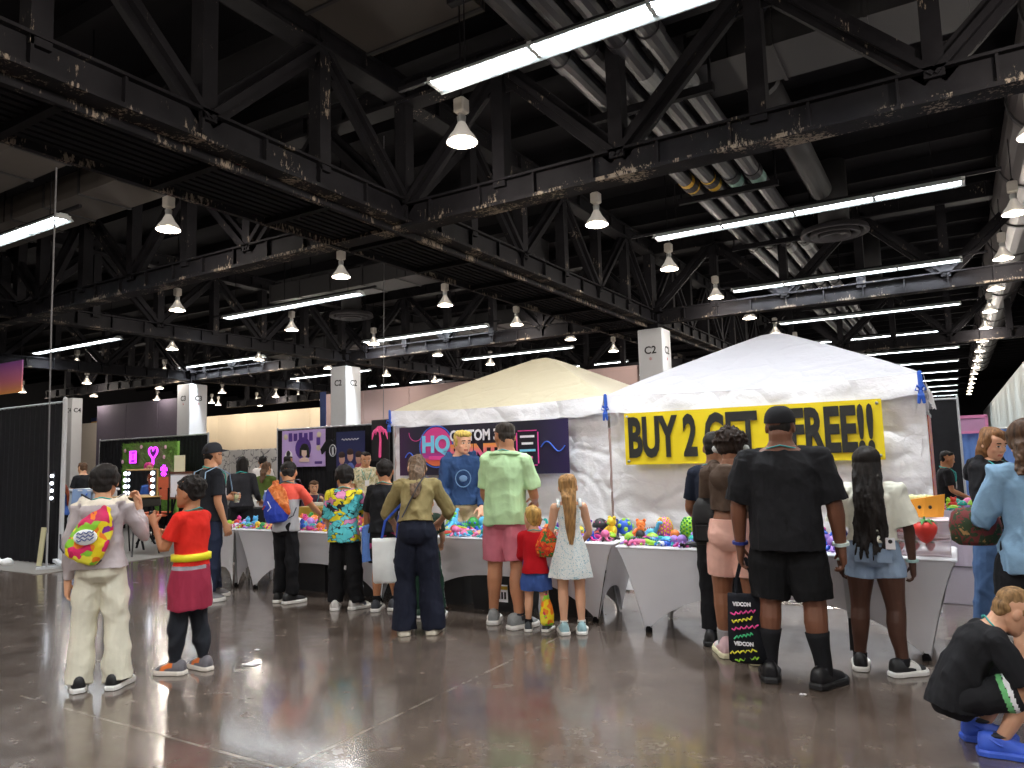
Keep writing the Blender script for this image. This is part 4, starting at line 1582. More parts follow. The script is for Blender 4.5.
    def m_foot(s, mb, i, toes=True):
        hip, kn, ank, fd, fz = s.legs[i]
        L = .150 * s.k * s.cov['foot']
        sd = np.cross(fd, V(0, 0, 1))
        z0 = fz + .004
        b0 = V(ank[0], ank[1], z0)
        rings = []
        for q, wd, ht in ((-.30, .10, .24), (-.22, .15, .34), (0, .16, .38), (.22, .18, .26), (.45, .235, .22), (.56, .23, .17)):
            c = b0 + fd * L * q
            rings.append([c + sd * L * wd * math.cos(a) + V(0, 0, 1) * L * ht * (.5 + .5 * math.sin(a)) for a in (2 * PI * k / 12 for k in range(12))])
        mb.loft(rings)
        if toes:
            for k in range(5):
                o = (-.19 + .095 * k)
                ln = .72 - .05 * abs(k - 1) if i == 1 else .72 - .05 * abs(k - 3)
                c = b0 + fd * L * .5 + sd * L * o
                mb.tube([c + V(0, 0, L * .08), b0 + fd * L * ln + sd * L * o * 1.05 + V(0, 0, L * .06)], [L * .055, L * .05], 7)

def A(u, f, n=(-1, 0, 0), c=.5, **k):
    d = dict(u=u, f=f, n=n, c=c)
    d.update(k)
    return d
HANG = A((.16, -.03, -1), (.04, .14, -1))

def root_of(B, label, name='person', cat='person', group=None):
    return thing(name, label, cat, B.loc, B.rz, group)

def head_post(B, tone):
    h, o, r, f, u = B.hh, B.chin0, B.hr, B.hf, B.hu
    def post(me):
        def fn(c, n):
            d = (c - o) / h
            x, y, z = d @ r, d @ f, d @ u
            mi = np.zeros(len(c))
            lips = (np.abs(x) < .10) & (y > .28) & (np.abs(z - .172) < .035)
            mi[lips] = 1
            for sg in (-1, 1):
                e = ((x - sg * .135) / .066) ** 2 + ((z - .475) / .026) ** 2
                mi[(e < 1) & (y > .2)] = 2
                e = ((x - sg * .135) / .034) ** 2 + ((z - .475) / .030) ** 2
                mi[(e < 1) & (y > .2)] = 3
                e = ((x - sg * .14) / .095) ** 2 + ((z - .585) / .018) ** 2
                mi[(e < 1) & (y > .2)] = 3
            return mi
        set_faces(me, fn)
    return post

BODIES = []
def make_body(B, root, tone, vox=.0055, feet=(True, True)):
    BODIES.append((B, root, tone, vox, feet))

def grow_bodies():
    for B, root, tone, vox, feet in BODIES:
        mb = MB()
        B.m_torso(mb)
        B.m_head(mb)
        for i in (0, 1):
            B.m_arm(mb, i)
            B.m_leg(mb, i, feet[i])
        sm = skin_mats(tone)
        merged(mb, 'body', [sm[0], sm[1], EYEW, IRIS], root, vox, 2, head_post(B, tone))

# --- clothes
def top(B, root, mat_, name='shirt', hem=-.05, o=.016, sleeve=.62, sl_o=.014, flare=.018, loose=.0, neck=1.03, vox=.0075, amp=.0035, seed=1, extra=None, mats=None, hood=None, smooth=4, tail=0.0, freqs=(16, 30)):
    o, sl_o, flare, loose = o * .85, sl_o * .75, flare * .65, loose * .7
    B.cov['arm'] = sleeve
    mb = MB()
    ts = [hem] + [t for t in (-.1, 0, .1, .2, .3, .4, .5, .6, .7, .78, .86, .92, .97, 1.01) if t > hem + .03 and t < neck] + [neck]
    cw, cd = B.prof(.75)
    rings = []
    for t in ts:
        a, b_ = B.prof(t)
        if t < 0:
            a, b_ = B.prof(0)
            a *= 1.04
        if t < .75:
            ff = (.75 - t)
            a = max(a, cw * (1 - .12 * ff)) * (1 - loose * 0) + loose * cw * ff
            b_ = max(b_, cd * (1 - .05 * ff)) + loose * cd * ff
        oo = o if t < .9 else o * .7
        rings.append(B.ring(t, oo, oo * 1.15, rx=a, ry=b_, sh=(0, -tail * max(0, .5 - t))))
    mb.loft(rings)
    if sleeve:
        for i in (0, 1):
            us = [u for u in (-.0, .15, .35, .55, .8, 1.0, 1.2, 1.45, 1.7, 1.9) if u < sleeve - .04] + [sleeve]
            rad = [B.armr(u) + sl_o + (flare * (u / sleeve) if sleeve < 1.2 else flare * .4 * math.sin(PI * min(1, u / sleeve))) for u in us]
            mb.tube([B.armp(i, u) for u in us], rad, 14, round_end=False)
            c = B.at(.91)[0]
            shp = B.arms[i][0]
            mb.tube([c + (shp - c) * .3, shp], [.036 * B.k * B.b ** .5 + o * .7, .034 * B.k * B.b ** .5 + sl_o], 12)
    if hood:
        c, r, f, up = B.at(1.0)
        k = B.k
        if hood == 'down':
            for q in range(9):
                a = PI * (q / 8) 
                p = c + r * math.cos(a) * .075 * k - f * math.sin(a) * .075 * k + up * (.01 - .02 * math.sin(a)) * k
                mb.ball(p, .028 * k, n=10, m=6)
            mb.ball(c - f * .075 * k - up * .045 * k, (.085 * k, .035 * k, .06 * k), axes=(r, f, up))
            mb.tube([c - f * .08 * k - up * .02 * k, c - f * .085 * k - up * .12 * k], [.06 * k, .018 * k], 12, flat=.45, up=tuple(f))
    return merged(mb, name, mats or mat_, root, vox, smooth, folds(amp, seed, freqs, (1, 1, .75), extra))

def bottom(B, root, mat_, name='trousers', end=.97, rad=None, o=.012, waist=.22, vox=.0075, amp=.0045, seed=2, extra=None, mats=None, seat=1.0, freqs=(14, 26), smooth=4, hemmax=None):
    """rad: [(u, radius/k)] of the trouser leg"""
    mb = MB()
    B.cov['leg'] = end
    ts = [-.22, -.16, -.1, -.04, .04, .12, waist]
    mb.loft([B.ring(t, o, o * seat + (.004 if t < .1 else 0)) for t in ts])
    rad = rad or [(0, .064), (.2, .06), (.5, .05), (1, .045)]
    for i in (0, 1):
        hip, kn, ank, fd, fz = B.legs[i]
        us = [u for u in (0, .08, .16, .25, .35, .45, .52, .6, .7, .8, .9) if u < end - .03] + [end]
        pts, rr = [], []
        for u in us:
            pts.append(B.legp(i, u))
            rr.append(max(B.legr(u) * min(1, .82 + u * .7) + .008, float(np.interp(u, [q[0] for q in rad], [q[1] for q in rad])) * min(1, .84 + u * .6) * B.k * (B.b ** .6)))
        d = unit(pts[0] - pts[1])
        pts = [pts[0] + d * .03 * B.k] + pts
        rr = [rr[0] * .95] + rr
        mb.tube(pts, rr, 16, round_end=False)
    return merged(mb, name, mats or mat_, root, vox, smooth, folds(amp, seed, freqs, (1, 1, .8), extra))

def skirt(B, root, mat_, name, hem_z, rx, ry, t0=.1, o=.02, vox=.0075, amp=.004, seed=3, upper=None, wave=.0, shift=(0, 0), mats=None, extra=None):
    """hanging cloth from the waist (t0) to hem_z; upper: also cover the torso up to that t"""
    mb = MB()
    rings = []
    top_c, r, f, up = B.at(t0)
    n = 30
    if upper:
        B.cov['leg'] = .2
        B.cov['arm'] = 0
    a0, b0 = B.prof(t0)
    z0 = top_c[2]
    for j in range(7):
        q = j / 6
        z = hem_z + (z0 - hem_z) * q
        a, b_ = rx + (a0 + o - rx) * q ** 1.3, ry + (b0 + o - ry) * q ** 1.3
        if q < 1:
            a, b_ = max(a, a0 + o), max(b_, b0 + o)
        c = V(top_c[0] + shift[0] * (1 - q), top_c[1] + shift[1] * (1 - q), z)
        wv = lambda th: 1 + wave * (1 - q) * math.sin(7 * th + seed)
        rings.append([c + r * a * wv(2 * PI * k / n) * math.cos(2 * PI * k / n) + V(-r[1], r[0], 0) * b_ * wv(2 * PI * k / n) * math.sin(2 * PI * k / n) for k in range(n)])
    if upper:
        for t in (.3, .45, .6, .75, .85, .93, upper):
            if t > t0 + .05:
                rings.append(B.ring(t, o * .6, o * .6, n=n))
    mb.loft(rings)
    return merged(mb, name, mats or mat_, root, vox, 3, folds(amp, seed, (16, 30), (1, 1, .3), extra))

CORD_DARK = M('shoe_lining', '#2a2a30', .8, var=.1)
def shoes(B, root, upper, sole, name='shoe', L=.168, hi=0.0, stripes=None, z=0.0, lace=None):
    out = []
    B.cov['foot'] = .78
    for i in (0, 1):
        hip, kn, ank, fd, fz = B.legs[i]
        l = L * B.k
        sd = np.cross(fd, V(0, 0, 1))
        b0 = V(ank[0], ank[1], fz) + fd * l * .10
        # sole: outline of the foot, extruded
        prof = [(-.46, .0, .10), (-.44, 0, .13), (-.3, 0, .185), (-.05, 0, .175), (.15, .01, .2), (.32, .015, .215), (.45, .01, .17), (.52, .0, .09)]
        def outline(sc, zz, lift=0.0):
            L_ = [b0 + fd * l * q * (1 + sc) + sd * l * (c + w_ * (1 + sc * 2)) + V(0, 0, zz + lift * max(0, q - .3) * l) for q, c, w_ in prof]
            R_ = [b0 + fd * l * q * (1 + sc) + sd * l * (c - w_ * (1 + sc * 2)) + V(0, 0, zz + lift * max(0, q - .3) * l) for q, c, w_ in reversed(prof)]
            return L_ + R_
        mb = MB()
        rows = [(.32, .115), (.31, .10), (.23, .08)]
        sec = []
        for q, wd, ht in ((-.45, .10, .30), (-.42, .15, .43 + hi), (-.32, .18, .47 + hi), (-.12, .185, .46 + hi), (0, .185, .42), (.12, .19, .34), (.26, .2, .27), (.4, .19, .22), (.5, .12, .15)):
            c = b0 + fd * l * q + V(0, 0, .05 * l)
            sec.append([c + sd * l * wd * .93 * math.copysign(abs(math.cos(a)) ** .8, math.cos(a)) + V(0, 0, l * ht * .84 * max(-.05, math.sin(a)) ** .8 if math.sin(a) > 0 else 0) for a in (2 * PI * k / 16 for k in range(16))])
        mb.loft(sec)
        sh = mb.obj(name, [upper, stripes] if stripes else upper, root, smooth=True)
        if stripes:
            me = sh.data
            set_faces(me, lambda c, n: (((c - b0) @ fd > -.1 * l) & ((c - b0) @ fd < .2 * l) & (np.floor(((c - b0) @ fd + .3 * (c[:, 2])) / (.055 * l)) % 2 == 0) & (np.abs(n @ sd) > .35)).astype(int))
        mb = MB().loft([outline(.02, .002 + z), outline(.05, .02 * l + z, .04), outline(.05, .09 * l + z, .10), outline(.0, .13 * l + z, .10)])
        mb.obj('sole', sole, sh, smooth=False)
        MB().ball(ank + fd * l * .0 + V(0, 0, l * .385 - .047 * B.k + .0), (l * .15, l * .2, l * .05), n=12, m=6, axes=(sd, fd, V(0, 0, 1))).obj('collar_lining', CORD_DARK, sh, smooth=True)
        if lace:
            m2 = MB()
            for q in range(4):
                c = b0 + fd * l * (.06 + q * .055) + V(0, 0, l * (.38 - q * .03))
                m2.tube([c - sd * l * .10 - V(0, 0, .03 * l), c + V(0, 0, .012 * l), c + sd * l * .10 - V(0, 0, .03 * l)], .014 * l, 6)
            m2.obj('laces', lace, sh)
        out.append(sh)
    return out

def socks(B, root, mat_, u0=.88):
    for i in (0, 1):
        us = [u0, .76, .80, .84, .88, .92, .96, 1.0]
        us = [u for u in us if u >= u0]
        hip, kn, ank, fd, fz = B.legs[i]
        MB().tube([B.legp(i, u) - fd * (.010 * B.k * math.sin(max(0, min(1, (u - .55) / .35)) * PI)) for u in us] + [ank - V(0, 0, .03 * B.k)], [B.legr(u) + .0065 for u in us] + [B.legr(1) + .008], 14, round_end=False).obj('sock', mat_, root, smooth=True)

def lanyard(B, root, col='#35a9a4', front=True, badge=True, o=.014):
    mt = M('lanyard_' + col.strip('#'), col, .6, var=.05)
    mb = MB()
    k = B.k
    pts = []
    n = 12
    for q in range(n + 1):
        a = PI * q / n
        c, r, f, up = B.at(1.07 - .05 * abs(math.cos(a)))
        pts.append(c + r * math.cos(a) * .052 * k * B.b ** .7 - f * math.sin(a) * .046 * k * B.b ** .7 + up * .004)
    fr = []
    if front:
        w_, d_ = B.prof(.7)
        for t in (.9, .75, .6):
            c, r, f, up = B.at(t)
            ww, dd = B.prof(t)
            fr.append((t, c + f * (dd + o + .012), r))
        L = [p + r * .045 * k * (t - .5) / .4 for t, p, r in fr]
        R_ = [p - r * .045 * k * (t - .5) / .4 for t, p, r in fr]
        c1 = B.at(1.0)
        s1 = c1[0] + c1[2] * .03 * k
        pts = list(reversed(L)) + [s1 + c1[1] * .05 * k] + pts + [s1 - c1[1] * .05 * k] + R_
        pts = list(reversed(R_))[:0] + pts
    mb.tube(pts, .009 * (.8 + .2 * k / 1.7), 6, flat=.5)
    o_ = mb.obj('lanyard', mt, root, smooth=True)
    if badge and front:
        c, r, f, up = B.at(.5)
        ww, dd = B.prof(.5)
        cc = c + f * (dd + o + .02)
        MB().box((0, 0, 0), (.07, .006, .1), rot=np.array([r, f, up]).T).obj('badge_card', PW, o_).location = tuple(cc)
    return o_

def hair(B, root, mat_, style='short', vol=1.0, seed=5, vox=.006, amp=.004, back=None, length=0.0, name='hair', front=0.0):
    h, o, r, f, u = B.hh, B.chin0, B.hr * 1.08, B.hf, B.hu
    ax = (r, f, u)
    P = lambda x, y, z: o + r * x * h + f * y * h + u * z * h
    mb = MB()
    v = vol
    # cap: skull slightly enlarged, kept off the face
    mb.ball(P(0, -.075, .665), (.358 * h * v, .425 * h * v, .375 * h * v), n=22, m=14, axes=ax)
    mb.ball(P(0, -.20, .47), (.315 * h * v, .27 * h * v, .27 * h * v), n=18, m=10, axes=ax)
    fr = (22, 50)
    vec = (1, 1, .6)
    if style == 'short':
        mb.ball(P(0, .13, .88), (.27 * h, .22 * h, .13 * h * v), n=14, m=8, axes=ax)
        for sg in (-1, 1):
            mb.ball(P(sg * .30, .02, .58), (.05 * h, .12 * h, .16 * h), n=8, m=6, axes=ax)
        mb.ball(P(0, -.26, .30), (.27 * h, .13 * h, .16 * h), n=12, m=6, axes=ax)
    elif style == 'mop':
        mb.ball(P(0, .10, .82), (.36 * h * v, .32 * h * v, .22 * h * v), n=16, m=8, axes=ax)
        for sg in (-1, 1):
            mb.ball(P(sg * .30 * v, -.02, .50), (.09 * h, .2 * h, .26 * h), n=10, m=8, axes=ax)
        mb.ball(P(0, -.28, .30), (.27 * h, .14 * h, .22 * h), n=12, m=8, axes=ax)
    elif style == 'curly':
        rr = random.Random(seed)
        for q in range(120):
            z = rr.uniform(-.25, 1)
            a = rr.uniform(0, 2 * PI)
            q_ = math.sqrt(max(0, 1 - z * z))
            x_, y_, z_ = .36 * v * q_ * math.cos(a), -.08 + .42 * v * q_ * math.sin(a), .66 + .38 * v * z
            if y_ > .22 and z_ < .8:
                continue
            mb.ball(P(x_, y_, z_), rr.uniform(.05, .085) * h, n=7, m=5)
        amp *= 1.4
    elif style in ('long', 'bob', 'locs', 'braids'):
        for sg in (-1, 1):
            mb.ball(P(sg * .29 * v, .02, .55), (.08 * h, .22 * h, .3 * h), n=10, m=8, axes=ax)
        mb.ball(P(0, .10, .86), (.29 * h, .25 * h, .16 * h), n=14, m=8, axes=ax)
    if style == 'bob':
        rg = []
        for z, w_, y0, d_ in ((.75, .36, -.10, .36), (.45, .39, -.12, .36), (.2, .39, -.14, .31), (length, .36, -.15, .25), (length - .08, .30, -.16, .18)):
            rg.append([P(w_ * math.cos(a), y0 + d_ * math.sin(a) if math.sin(a) < 0 else y0 + (d_ + front) * math.sin(a), z) for a in (2 * PI * q / 18 for q in range(18))])
        mb.loft(rg)
    if style == 'long':
        # curtain of hair following the back
        rg = []
        for q, (z, w_, d_) in enumerate(((.7, .32, .22), (.4, .33, .2), (.1, .30, .15), (-.3, .27, .11), (-.7, .25, .09), (-1.1, .22, .08), (-1.5, .17, .06), (-1.8, .09, .04))):
            zz = z if z > 0 else z * length
            yb = -.27 + (back or 0) * max(0, -zz)
            if zz < .2:
                zw = (o + V(0, 0, zz * h))[2]
                bp = B.back_y(zw)
                c0 = V(bp[0], bp[1] - .045 - .02 * (back or 0), zw)
            else:
                c0 = P(0, yb, zz)
            rg.append([c0 + r * w_ * h * math.cos(a) * v + f * d_ * h * math.sin(a) for a in (2 * PI * k / 16 for k in range(16))])
        mb.loft(rg)
        fr, vec = (40, 70), (1, 1, .12)
        amp *= 1.1
    if style in ('locs', 'braids'):
        rr = random.Random(seed)
        nst = 46 if style == 'locs' else 18
        for q in range(nst):
            a = PI * (1.0 + (q + .5) / nst) + rr.uniform(-.1, .1)
            x0, y0 = .33 * math.cos(a), -.08 + .36 * math.sin(a)
            l_ = length * rr.uniform(.75, 1.1)
            sp = rr.uniform(.9, 1.5)
            pts = [P(x0 * .7, y0 * .8, .75), P(x0 * 1.02, y0 * 1.02, .45)]
            nn = 7
            for j in range(1, nn + 1):
                zz = .45 - l_ * j / nn
                zw = (o + V(0, 0, zz * h))[2]
                if zz < .1:
                    bp = B.back_y(zw)
                    pts.append(V(bp[0] + x0 * h * (1.0 + .3 * sp * j / nn) + rr.uniform(-.012, .012), bp[1] - .035 - .035 * rr.random() + .03 * abs(x0) / .33, zw))
                    continue
                pts.append(P(x0 * (1.02 + .25 * sp * j / nn) + rr.uniform(-.05, .05), y0 * 1.02 - (back or .12) * j / nn + rr.uniform(-.05, .03), 0) + V(0, 0, 1) * h * zz)
            mb.tube(pts, [.055 * h] * 2 + [.05 * h * (1 - .4 * j / nn) for j in range(1, nn + 1)], 6)
        amp *= .6
    return merged(mb, name, mat_, root, vox, 2, folds(amp, seed, fr, vec))

def cap_hat(B, root, mat_, brim=True, back=False):
    h, o, r, f, u = B.hh, B.chin0, B.hr * 1.08, B.hf, B.hu
    if back:
        f = -f
    ax = (r, f, u)
    P = lambda x, y, z: o + r * x * h + f * y * h + u * z * h
    mb = MB()
    rg = []
    yo = .03 if back else -.03
    for t in range(9):
        a = PI / 2 * t / 8
        rr = math.cos(a) ** .75 if t < 8 else .02
        rg.append([P(.385 * rr * math.cos(q), yo + .455 * rr * math.sin(q), .62 + .05 * math.sin(q) * math.cos(a) + .45 * math.sin(a)) for q in (2 * PI * k / 24 for k in range(24))])
    mb.loft([[p - u * .02 * h for p in rg[0]]] + rg)
    c = mb.obj('cap', mat_, root, smooth=True)
    if brim:
        m2 = MB()
        def fn(a, v):
            th = PI * (.14 + .72 * a)
            rad = 1 + .55 * v * math.sin(PI * a) ** .5
            return P(.38 * rad * math.cos(th) * (1 if v < .5 else .92), yo + .45 * math.sin(th) * (1 + .85 * v * math.sin(PI * a) ** .6), .68 - .07 * v + .05 * math.sin(PI * a))
        m2.grid(fn, 16, 4)
        m2.grid(lambda a, v: fn(a, v) - u * .015 * h, 16, 4)
        m2.obj('brim', mat_, c, smooth=True)
    return c

def glasses(B, root):
    h, o, r, f, u = B.hh, B.chin0, B.hr, B.hf, B.hu
    P = lambda x, y, z: o + r * x * h + f * y * h + u * z * h
    mb = MB()
    for sg in (-1, 1):
        mb.tube([P(sg * .15 + .09 * math.cos(a), .40, .47 + .065 * math.sin(a)) for a in (2 * PI * k / 12 for k in range(13))], .008 * h, 5)
        mb.tube([P(sg * .24, .39, .49), P(sg * .33, .2, .49), P(sg * .35, -.05, .47)], .01 * h, 5)
    mb.tube([P(-.06, .41, .48), P(.06, .41, .48)], .01 * h, 5)
    return mb.obj('glasses', INK, root)

def wrist_band(B, root, i, mat_, name='wristband', r=1.5):
    a, b_ = B.armp(i, 1.9), B.armp(i, 1.97)
    MB().tube([a, b_], B.armr(2) * r, 12, round_end=False).obj(name, mat_, root)

def local_thing(B, name, label, cat, base, group=None):
    """a thing carried by a person, modelled in the person's frame; its own root sits at base"""
    w_ = Matrix.Rotation(B.rz, 4, 'Z')
    p = w_ @ Vector(base)
    return thing(name, label, cat, (B.loc[0] + p.x, B.loc[1] + p.y, p.z), B.rz, group), np.array(base, float)
# ------------------------------------------------------------------ the people
BLKC = cloth('black_cotton', '#1b1b1e', var=.2)
BLKP = cloth('black_trouser_cloth', '#17171a', var=.2)
BLKSH = M('black_shoe', '#1d1d20', .5, var=.1)
WSOLE = M('white_sole', '#e8e6e2', .55, var=.04)
BSOLE = M('black_sole', '#202022', .6, var=.05)
WSHOE = M('white_shoe', '#dcdad6', .55, var=.08)
TEAL = '#35a9a4'
DKHAIR = hair_mat('black_hair', '#1d1816')
BRHAIR = hair_mat('brown_hair', '#5a4230')
LBHAIR = hair_mat('light_brown_hair', '#9a7448')
BLOND = hair_mat('blond_hair', '#d8b258')
LEGC = A((.22, .1, -1), (-.05, .75, -.35), (0, 0, -1), .5)

# 1. boy in grey hoodie, left foreground
B = Body(-5.36, 3.08, 1.62, 8, hs=.143, fem=True, b=1.02, lean=2, hpitch=-4, feet=((-.075, 0, 12), (.078, -.02, -22)),
         arms=(A((.20, -.02, -1), (.02, .08, -1)), A((.42, .38, -.8), (-.22, .42, .9), (-.6, -.5, 0), .7)))
root = root_of(B, 'person in grey hoodie and cream trousers, seen from behind with tie-dye drawstring bag')
make_body(B, root, '#c39070')
GH = cloth('grey_taupe_fleece', '#a89ea0', bmp=.4)
def hood_lining(me, co):
    c, r, f, up = HB.at(1.0)
    set_faces(me, lambda c_, n: ((c_[:, 2] > HB.at(.97)[0][2]) & (n[:, 2] > .25)).astype(int))
HB = B
top(B, root, GH, 'hoodie', hem=.0, o=.024, sleeve=1.92, sl_o=.016, flare=.02, loose=.16, hood='down', amp=.005, seed=11, mats=[GH, cloth('cream_lining', '#c9bfb0')], extra=hood_lining)
bottom(B, root, cloth('cream_linen', '#cfcab8', bmp=.4), 'trousers', end=1.04, rad=[(0, .062), (.2, .062), (.5, .055), (1.04, .058)], amp=.006, seed=12)
shoes(B, root, BLKSH, WSOLE)
hair(B, root, DKHAIR, 'mop', 1.0, seed=3)
lanyard(B, root, TEAL, front=False)
# its bag
TIE = pattern('tie_dye_nylon', [(0, '#e0306a'), (.2, '#f0d428'), (.38, '#8ccc3a'), (.52, '#f2832a'), (.66, '#f4e84a'), (.8, '#c8285a'), (.92, '#8a3a9a')], 9, 'voronoi', 'CONSTANT', .45, .9)
CORD = M('dark_cord', '#2d2d38', .7, var=0)
def drawstring(B, label, mats, cx, t_mid, w_, h_, tilt=0.0, strap=True, group=None, two=None, logo=True):
    c, r, f, up = B.at(t_mid)
    a_, b_ = B.prof(t_mid)
    base = c + r * cx - f * (b_ + .075) - up * h_ * .5
    t_, bb = local_thing(B, 'drawstring_bag', label, 'bag', base, group)
    ct, st = math.cos(tilt), math.sin(tilt)
    R2, U2 = r * ct + up * st, up * ct - r * st
    mid = c + r * cx - f * (b_ + .075)
    mb = MB()
    rings = []
    for q, ww, dd in ((-.5, .55, .25), (-.46, .8, .55), (-.3, 1.0, .95), (-.05, .98, 1.0), (.2, .82, .85), (.38, .55, .6), (.47, .28, .32), (.52, .30, .25), (.56, .2, .15)):
        p = mid + U2 * h_ * q
        rings.append([p + R2 * w_ / 2 * ww * math.cos(a) - f * .055 * dd * math.sin(a) for a in (2 * PI * k / 20 for k in range(20))])
    mb.loft(rings)
    mb.v = [v - bb for v in mb.v]
    merged(mb, 'bag_body', mats, t_, .007, 2, folds(.004, int(abs(cx) * 100) + 5, (25, 50), (1, 1, .5), two))
    if strap:
        m2 = []
        for sg in (-1, 1):
            sh = B.at(.97)[0] + r * sg * .085 * B.k + B.at(.97)[3] * (.035 * B.k + .02)
            mb = MB().tube([mid + U2 * h_ * .48 - bb, (mid + U2 * h_ * .5 + sh) / 2 - f * .0 - bb - f * .01, sh - bb, sh + f * .06 - up * .06 - bb], .006, 6)
            mb.obj('cord', CORD, t_)
            lo = mid + R2 * sg * w_ * .42 - U2 * h_ * .42
            MB().tube([lo - bb, lo + r * sg * .03 + f * .05 + up * .03 - bb, lo + r * sg * .04 + f * .09 + up * .12 - bb], .006, 6).obj('cord', CORD, t_)
    if logo:
        p = mid - f * .062 - U2 * h_ * .02
        L_ = MB()
        L_.v = []
        rot = Matrix((R2, U2, -f)).transposed().to_euler()
        return t_, p - bb, rot
    return t_, None, None
t_, p, rot = drawstring(B, 'tie-dye drawstring bag on the back of the person in grey hoodie', TIE, -.035, .52, .27, .40, -.42)
m_ = MB().ball(p + V(-.03, 0, .0), (.075, .012, .055), n=14, m=8)
m_.obj('printed_patch', cloth('patch_white', '#dfe3ea'), t_, smooth=True)
PI_ = M('patch_ink', '#2d4a8a', .5, var=0)
for k in range(3):
    z = .026 - k * .024
    MB().tube([tuple(p + V(-.08 + .10 * q / 10, -.016, z + .008 * math.sin(q * 1.9 + k) + .012 * q / 10)) for q in range(11)], .004, 5).obj('patch_scribble', PI_, t_)

# 2. boy in red shirt
B = Body(-5.1, 3.63, 1.5, -48, hs=.15, b=.98, hyaw=18, hpitch=2, feet=((-.05, .05, 10), (.06, -.03, -16)),
         arms=(A((.2, .35, -.9), (-.1, .5, .85), (-.8, .2, 0), .9), A((.1, .35, -.9), (-.5, .75, .4), (-.6, .3, 0), .8)))
root = root_of(B, 'boy in red T-shirt with yellow band and maroon jacket tied at the waist')
make_body(B, root, '#a8714f')
RED = cloth('red_cotton', '#c8281f')
top(B, root, RED, 'shirt', hem=.02, o=.018, sleeve=.68, flare=.026, loose=.05, amp=.004, seed=21)
bottom(B, root, cloth('dark_jogger', '#25272d', bmp=.4), 'joggers', end=.97, rad=[(0, .066), (.2, .062), (.5, .052), (.8, .047), (.93, .034), (.97, .031)], amp=.006, seed=22)
MB().loft([B.ring(t, q, q, n=28, rx=B.prof(.2)[0] * 1.02, ry=B.prof(.2)[1] * 1.06) for t, q in ((.15, .016), (.16, .030), (.27, .030), (.28, .016))]).obj('waist_band', M('yellow_reflective', '#e8dc20', .5, var=.06), root, smooth=True)
MAR = cloth('maroon_fleece', '#8c2b40')
GREYL = cloth('grey_lining', '#8f8f94')
def jk(me, co):
    set_faces(me, lambda c, n: (((c[:, 2] > JB.at(.02)[0][2] - .005) & (c[:, 0] < .02)) | (c[:, 0] > .118)).astype(int))
JB = B
skirt(B, root, MAR, 'tied_jacket', B.at(.1)[0][2] - .34, .185, .155, t0=.1, o=.036, wave=.05, amp=.006, seed=23, mats=[MAR, GREYL], extra=jk)
GS = M('grey_sneaker', '#6d6a70', .6, var=.25, vs=40)
shoes(B, root, GS, M('orange_white_sole', '#e6ddd2', .5, var=.1), stripes=M('sneaker_orange', '#e8762a', .5, var=.05), lace=WSHOE)
hair(B, root, DKHAIR, 'curly', 1.05, seed=8)
lanyard(B, root, TEAL, front=False)
# phone-like object in his hands
c = B.arms[0][2] + B.arms[0][3] * .06
t_, bb = local_thing(B, 'toy', 'small dark toy held in the raised hands of the boy in red T-shirt', 'toy', c)
MB().rbox((0.015, .02, .02), (.05, .03, .07), .008).obj('toy_body', BIN, t_)

# 3. man with cap and glasses
B = Body(-7.55, 5.62, 1.84, 68, b=1.1, belly=1.15, hyaw=10, hpitch=3, feet=((-.06, .05, 8), (.06, -.04, -10)),
         arms=(A((.18, .05, -1), (-.15, .9, .05), (-1, 0, 0), .9), A((.16, -.05, -1), (.0, .35, -1))))
root = root_of(B, 'man in dark cap and glasses holding a drink, facing the sales tables')
make_body(B, root, '#b98563')
top(B, root, cloth('charcoal_cotton', '#202126'), 'shirt', hem=-.1, o=.02, sleeve=.8, flare=.026, loose=.12, amp=.004, seed=31)
bottom(B, root, cloth('dark_denim', '#22283a'), 'jeans', rad=[(0, .066), (.5, .055), (1, .050)], seed=32)
shoes(B, root, M('grey_shoe', '#77767a', .6, var=.15), WSOLE)
hair(B, root, DKHAIR, 'short', .97)
cap_hat(B, root, cloth('charcoal_cap', '#2a2b30'))
glasses(B, root)
lanyard(B, root, '#4fb6a8')
c0, r0, f0, u0 = B.at(.95)
for sg in (-1, 1):
    MB().tube([c0 + r0 * sg * .09 * B.k - f0 * .08 * B.k - u0 * .2, c0 + r0 * sg * .09 * B.k - f0 * .07 * B.k, c0 + r0 * sg * .085 * B.k + u0 * .06, c0 + r0 * sg * .08 * B.k + f0 * .085 * B.k - u0 * .03, c0 + r0 * sg * .085 * B.k + f0 * .1 * B.k - u0 * .22], .014, 6, flat=.4).obj('shoulder_strap', cloth('pale_blue_strap', '#8fa9c4'), root, smooth=True)
c = B.arms[0][2] + B.arms[0][3] * .09
t_, bb = local_thing(B, 'drink_cup', 'clear cup with pale green drink in the hand of the man in cap', 'cup', c - V(0, 0, .07))
MB().lathe([(.032, 0), (.044, .12), (.045, .125), (.04, .125), (.03, .004)], (0.01, .01, 0), 16, cap=False).obj('cup', M('clear_cup', '#f0f0e8', .1, var=0, trans=.6, alpha=.6), t_, smooth=True)
MB().lathe([(.029, .004), (.039, .10)], (0.01, .01, 0), 16).obj('drink', M('pale_green_drink', '#cfd08a', .3, var=.1), t_, smooth=True)

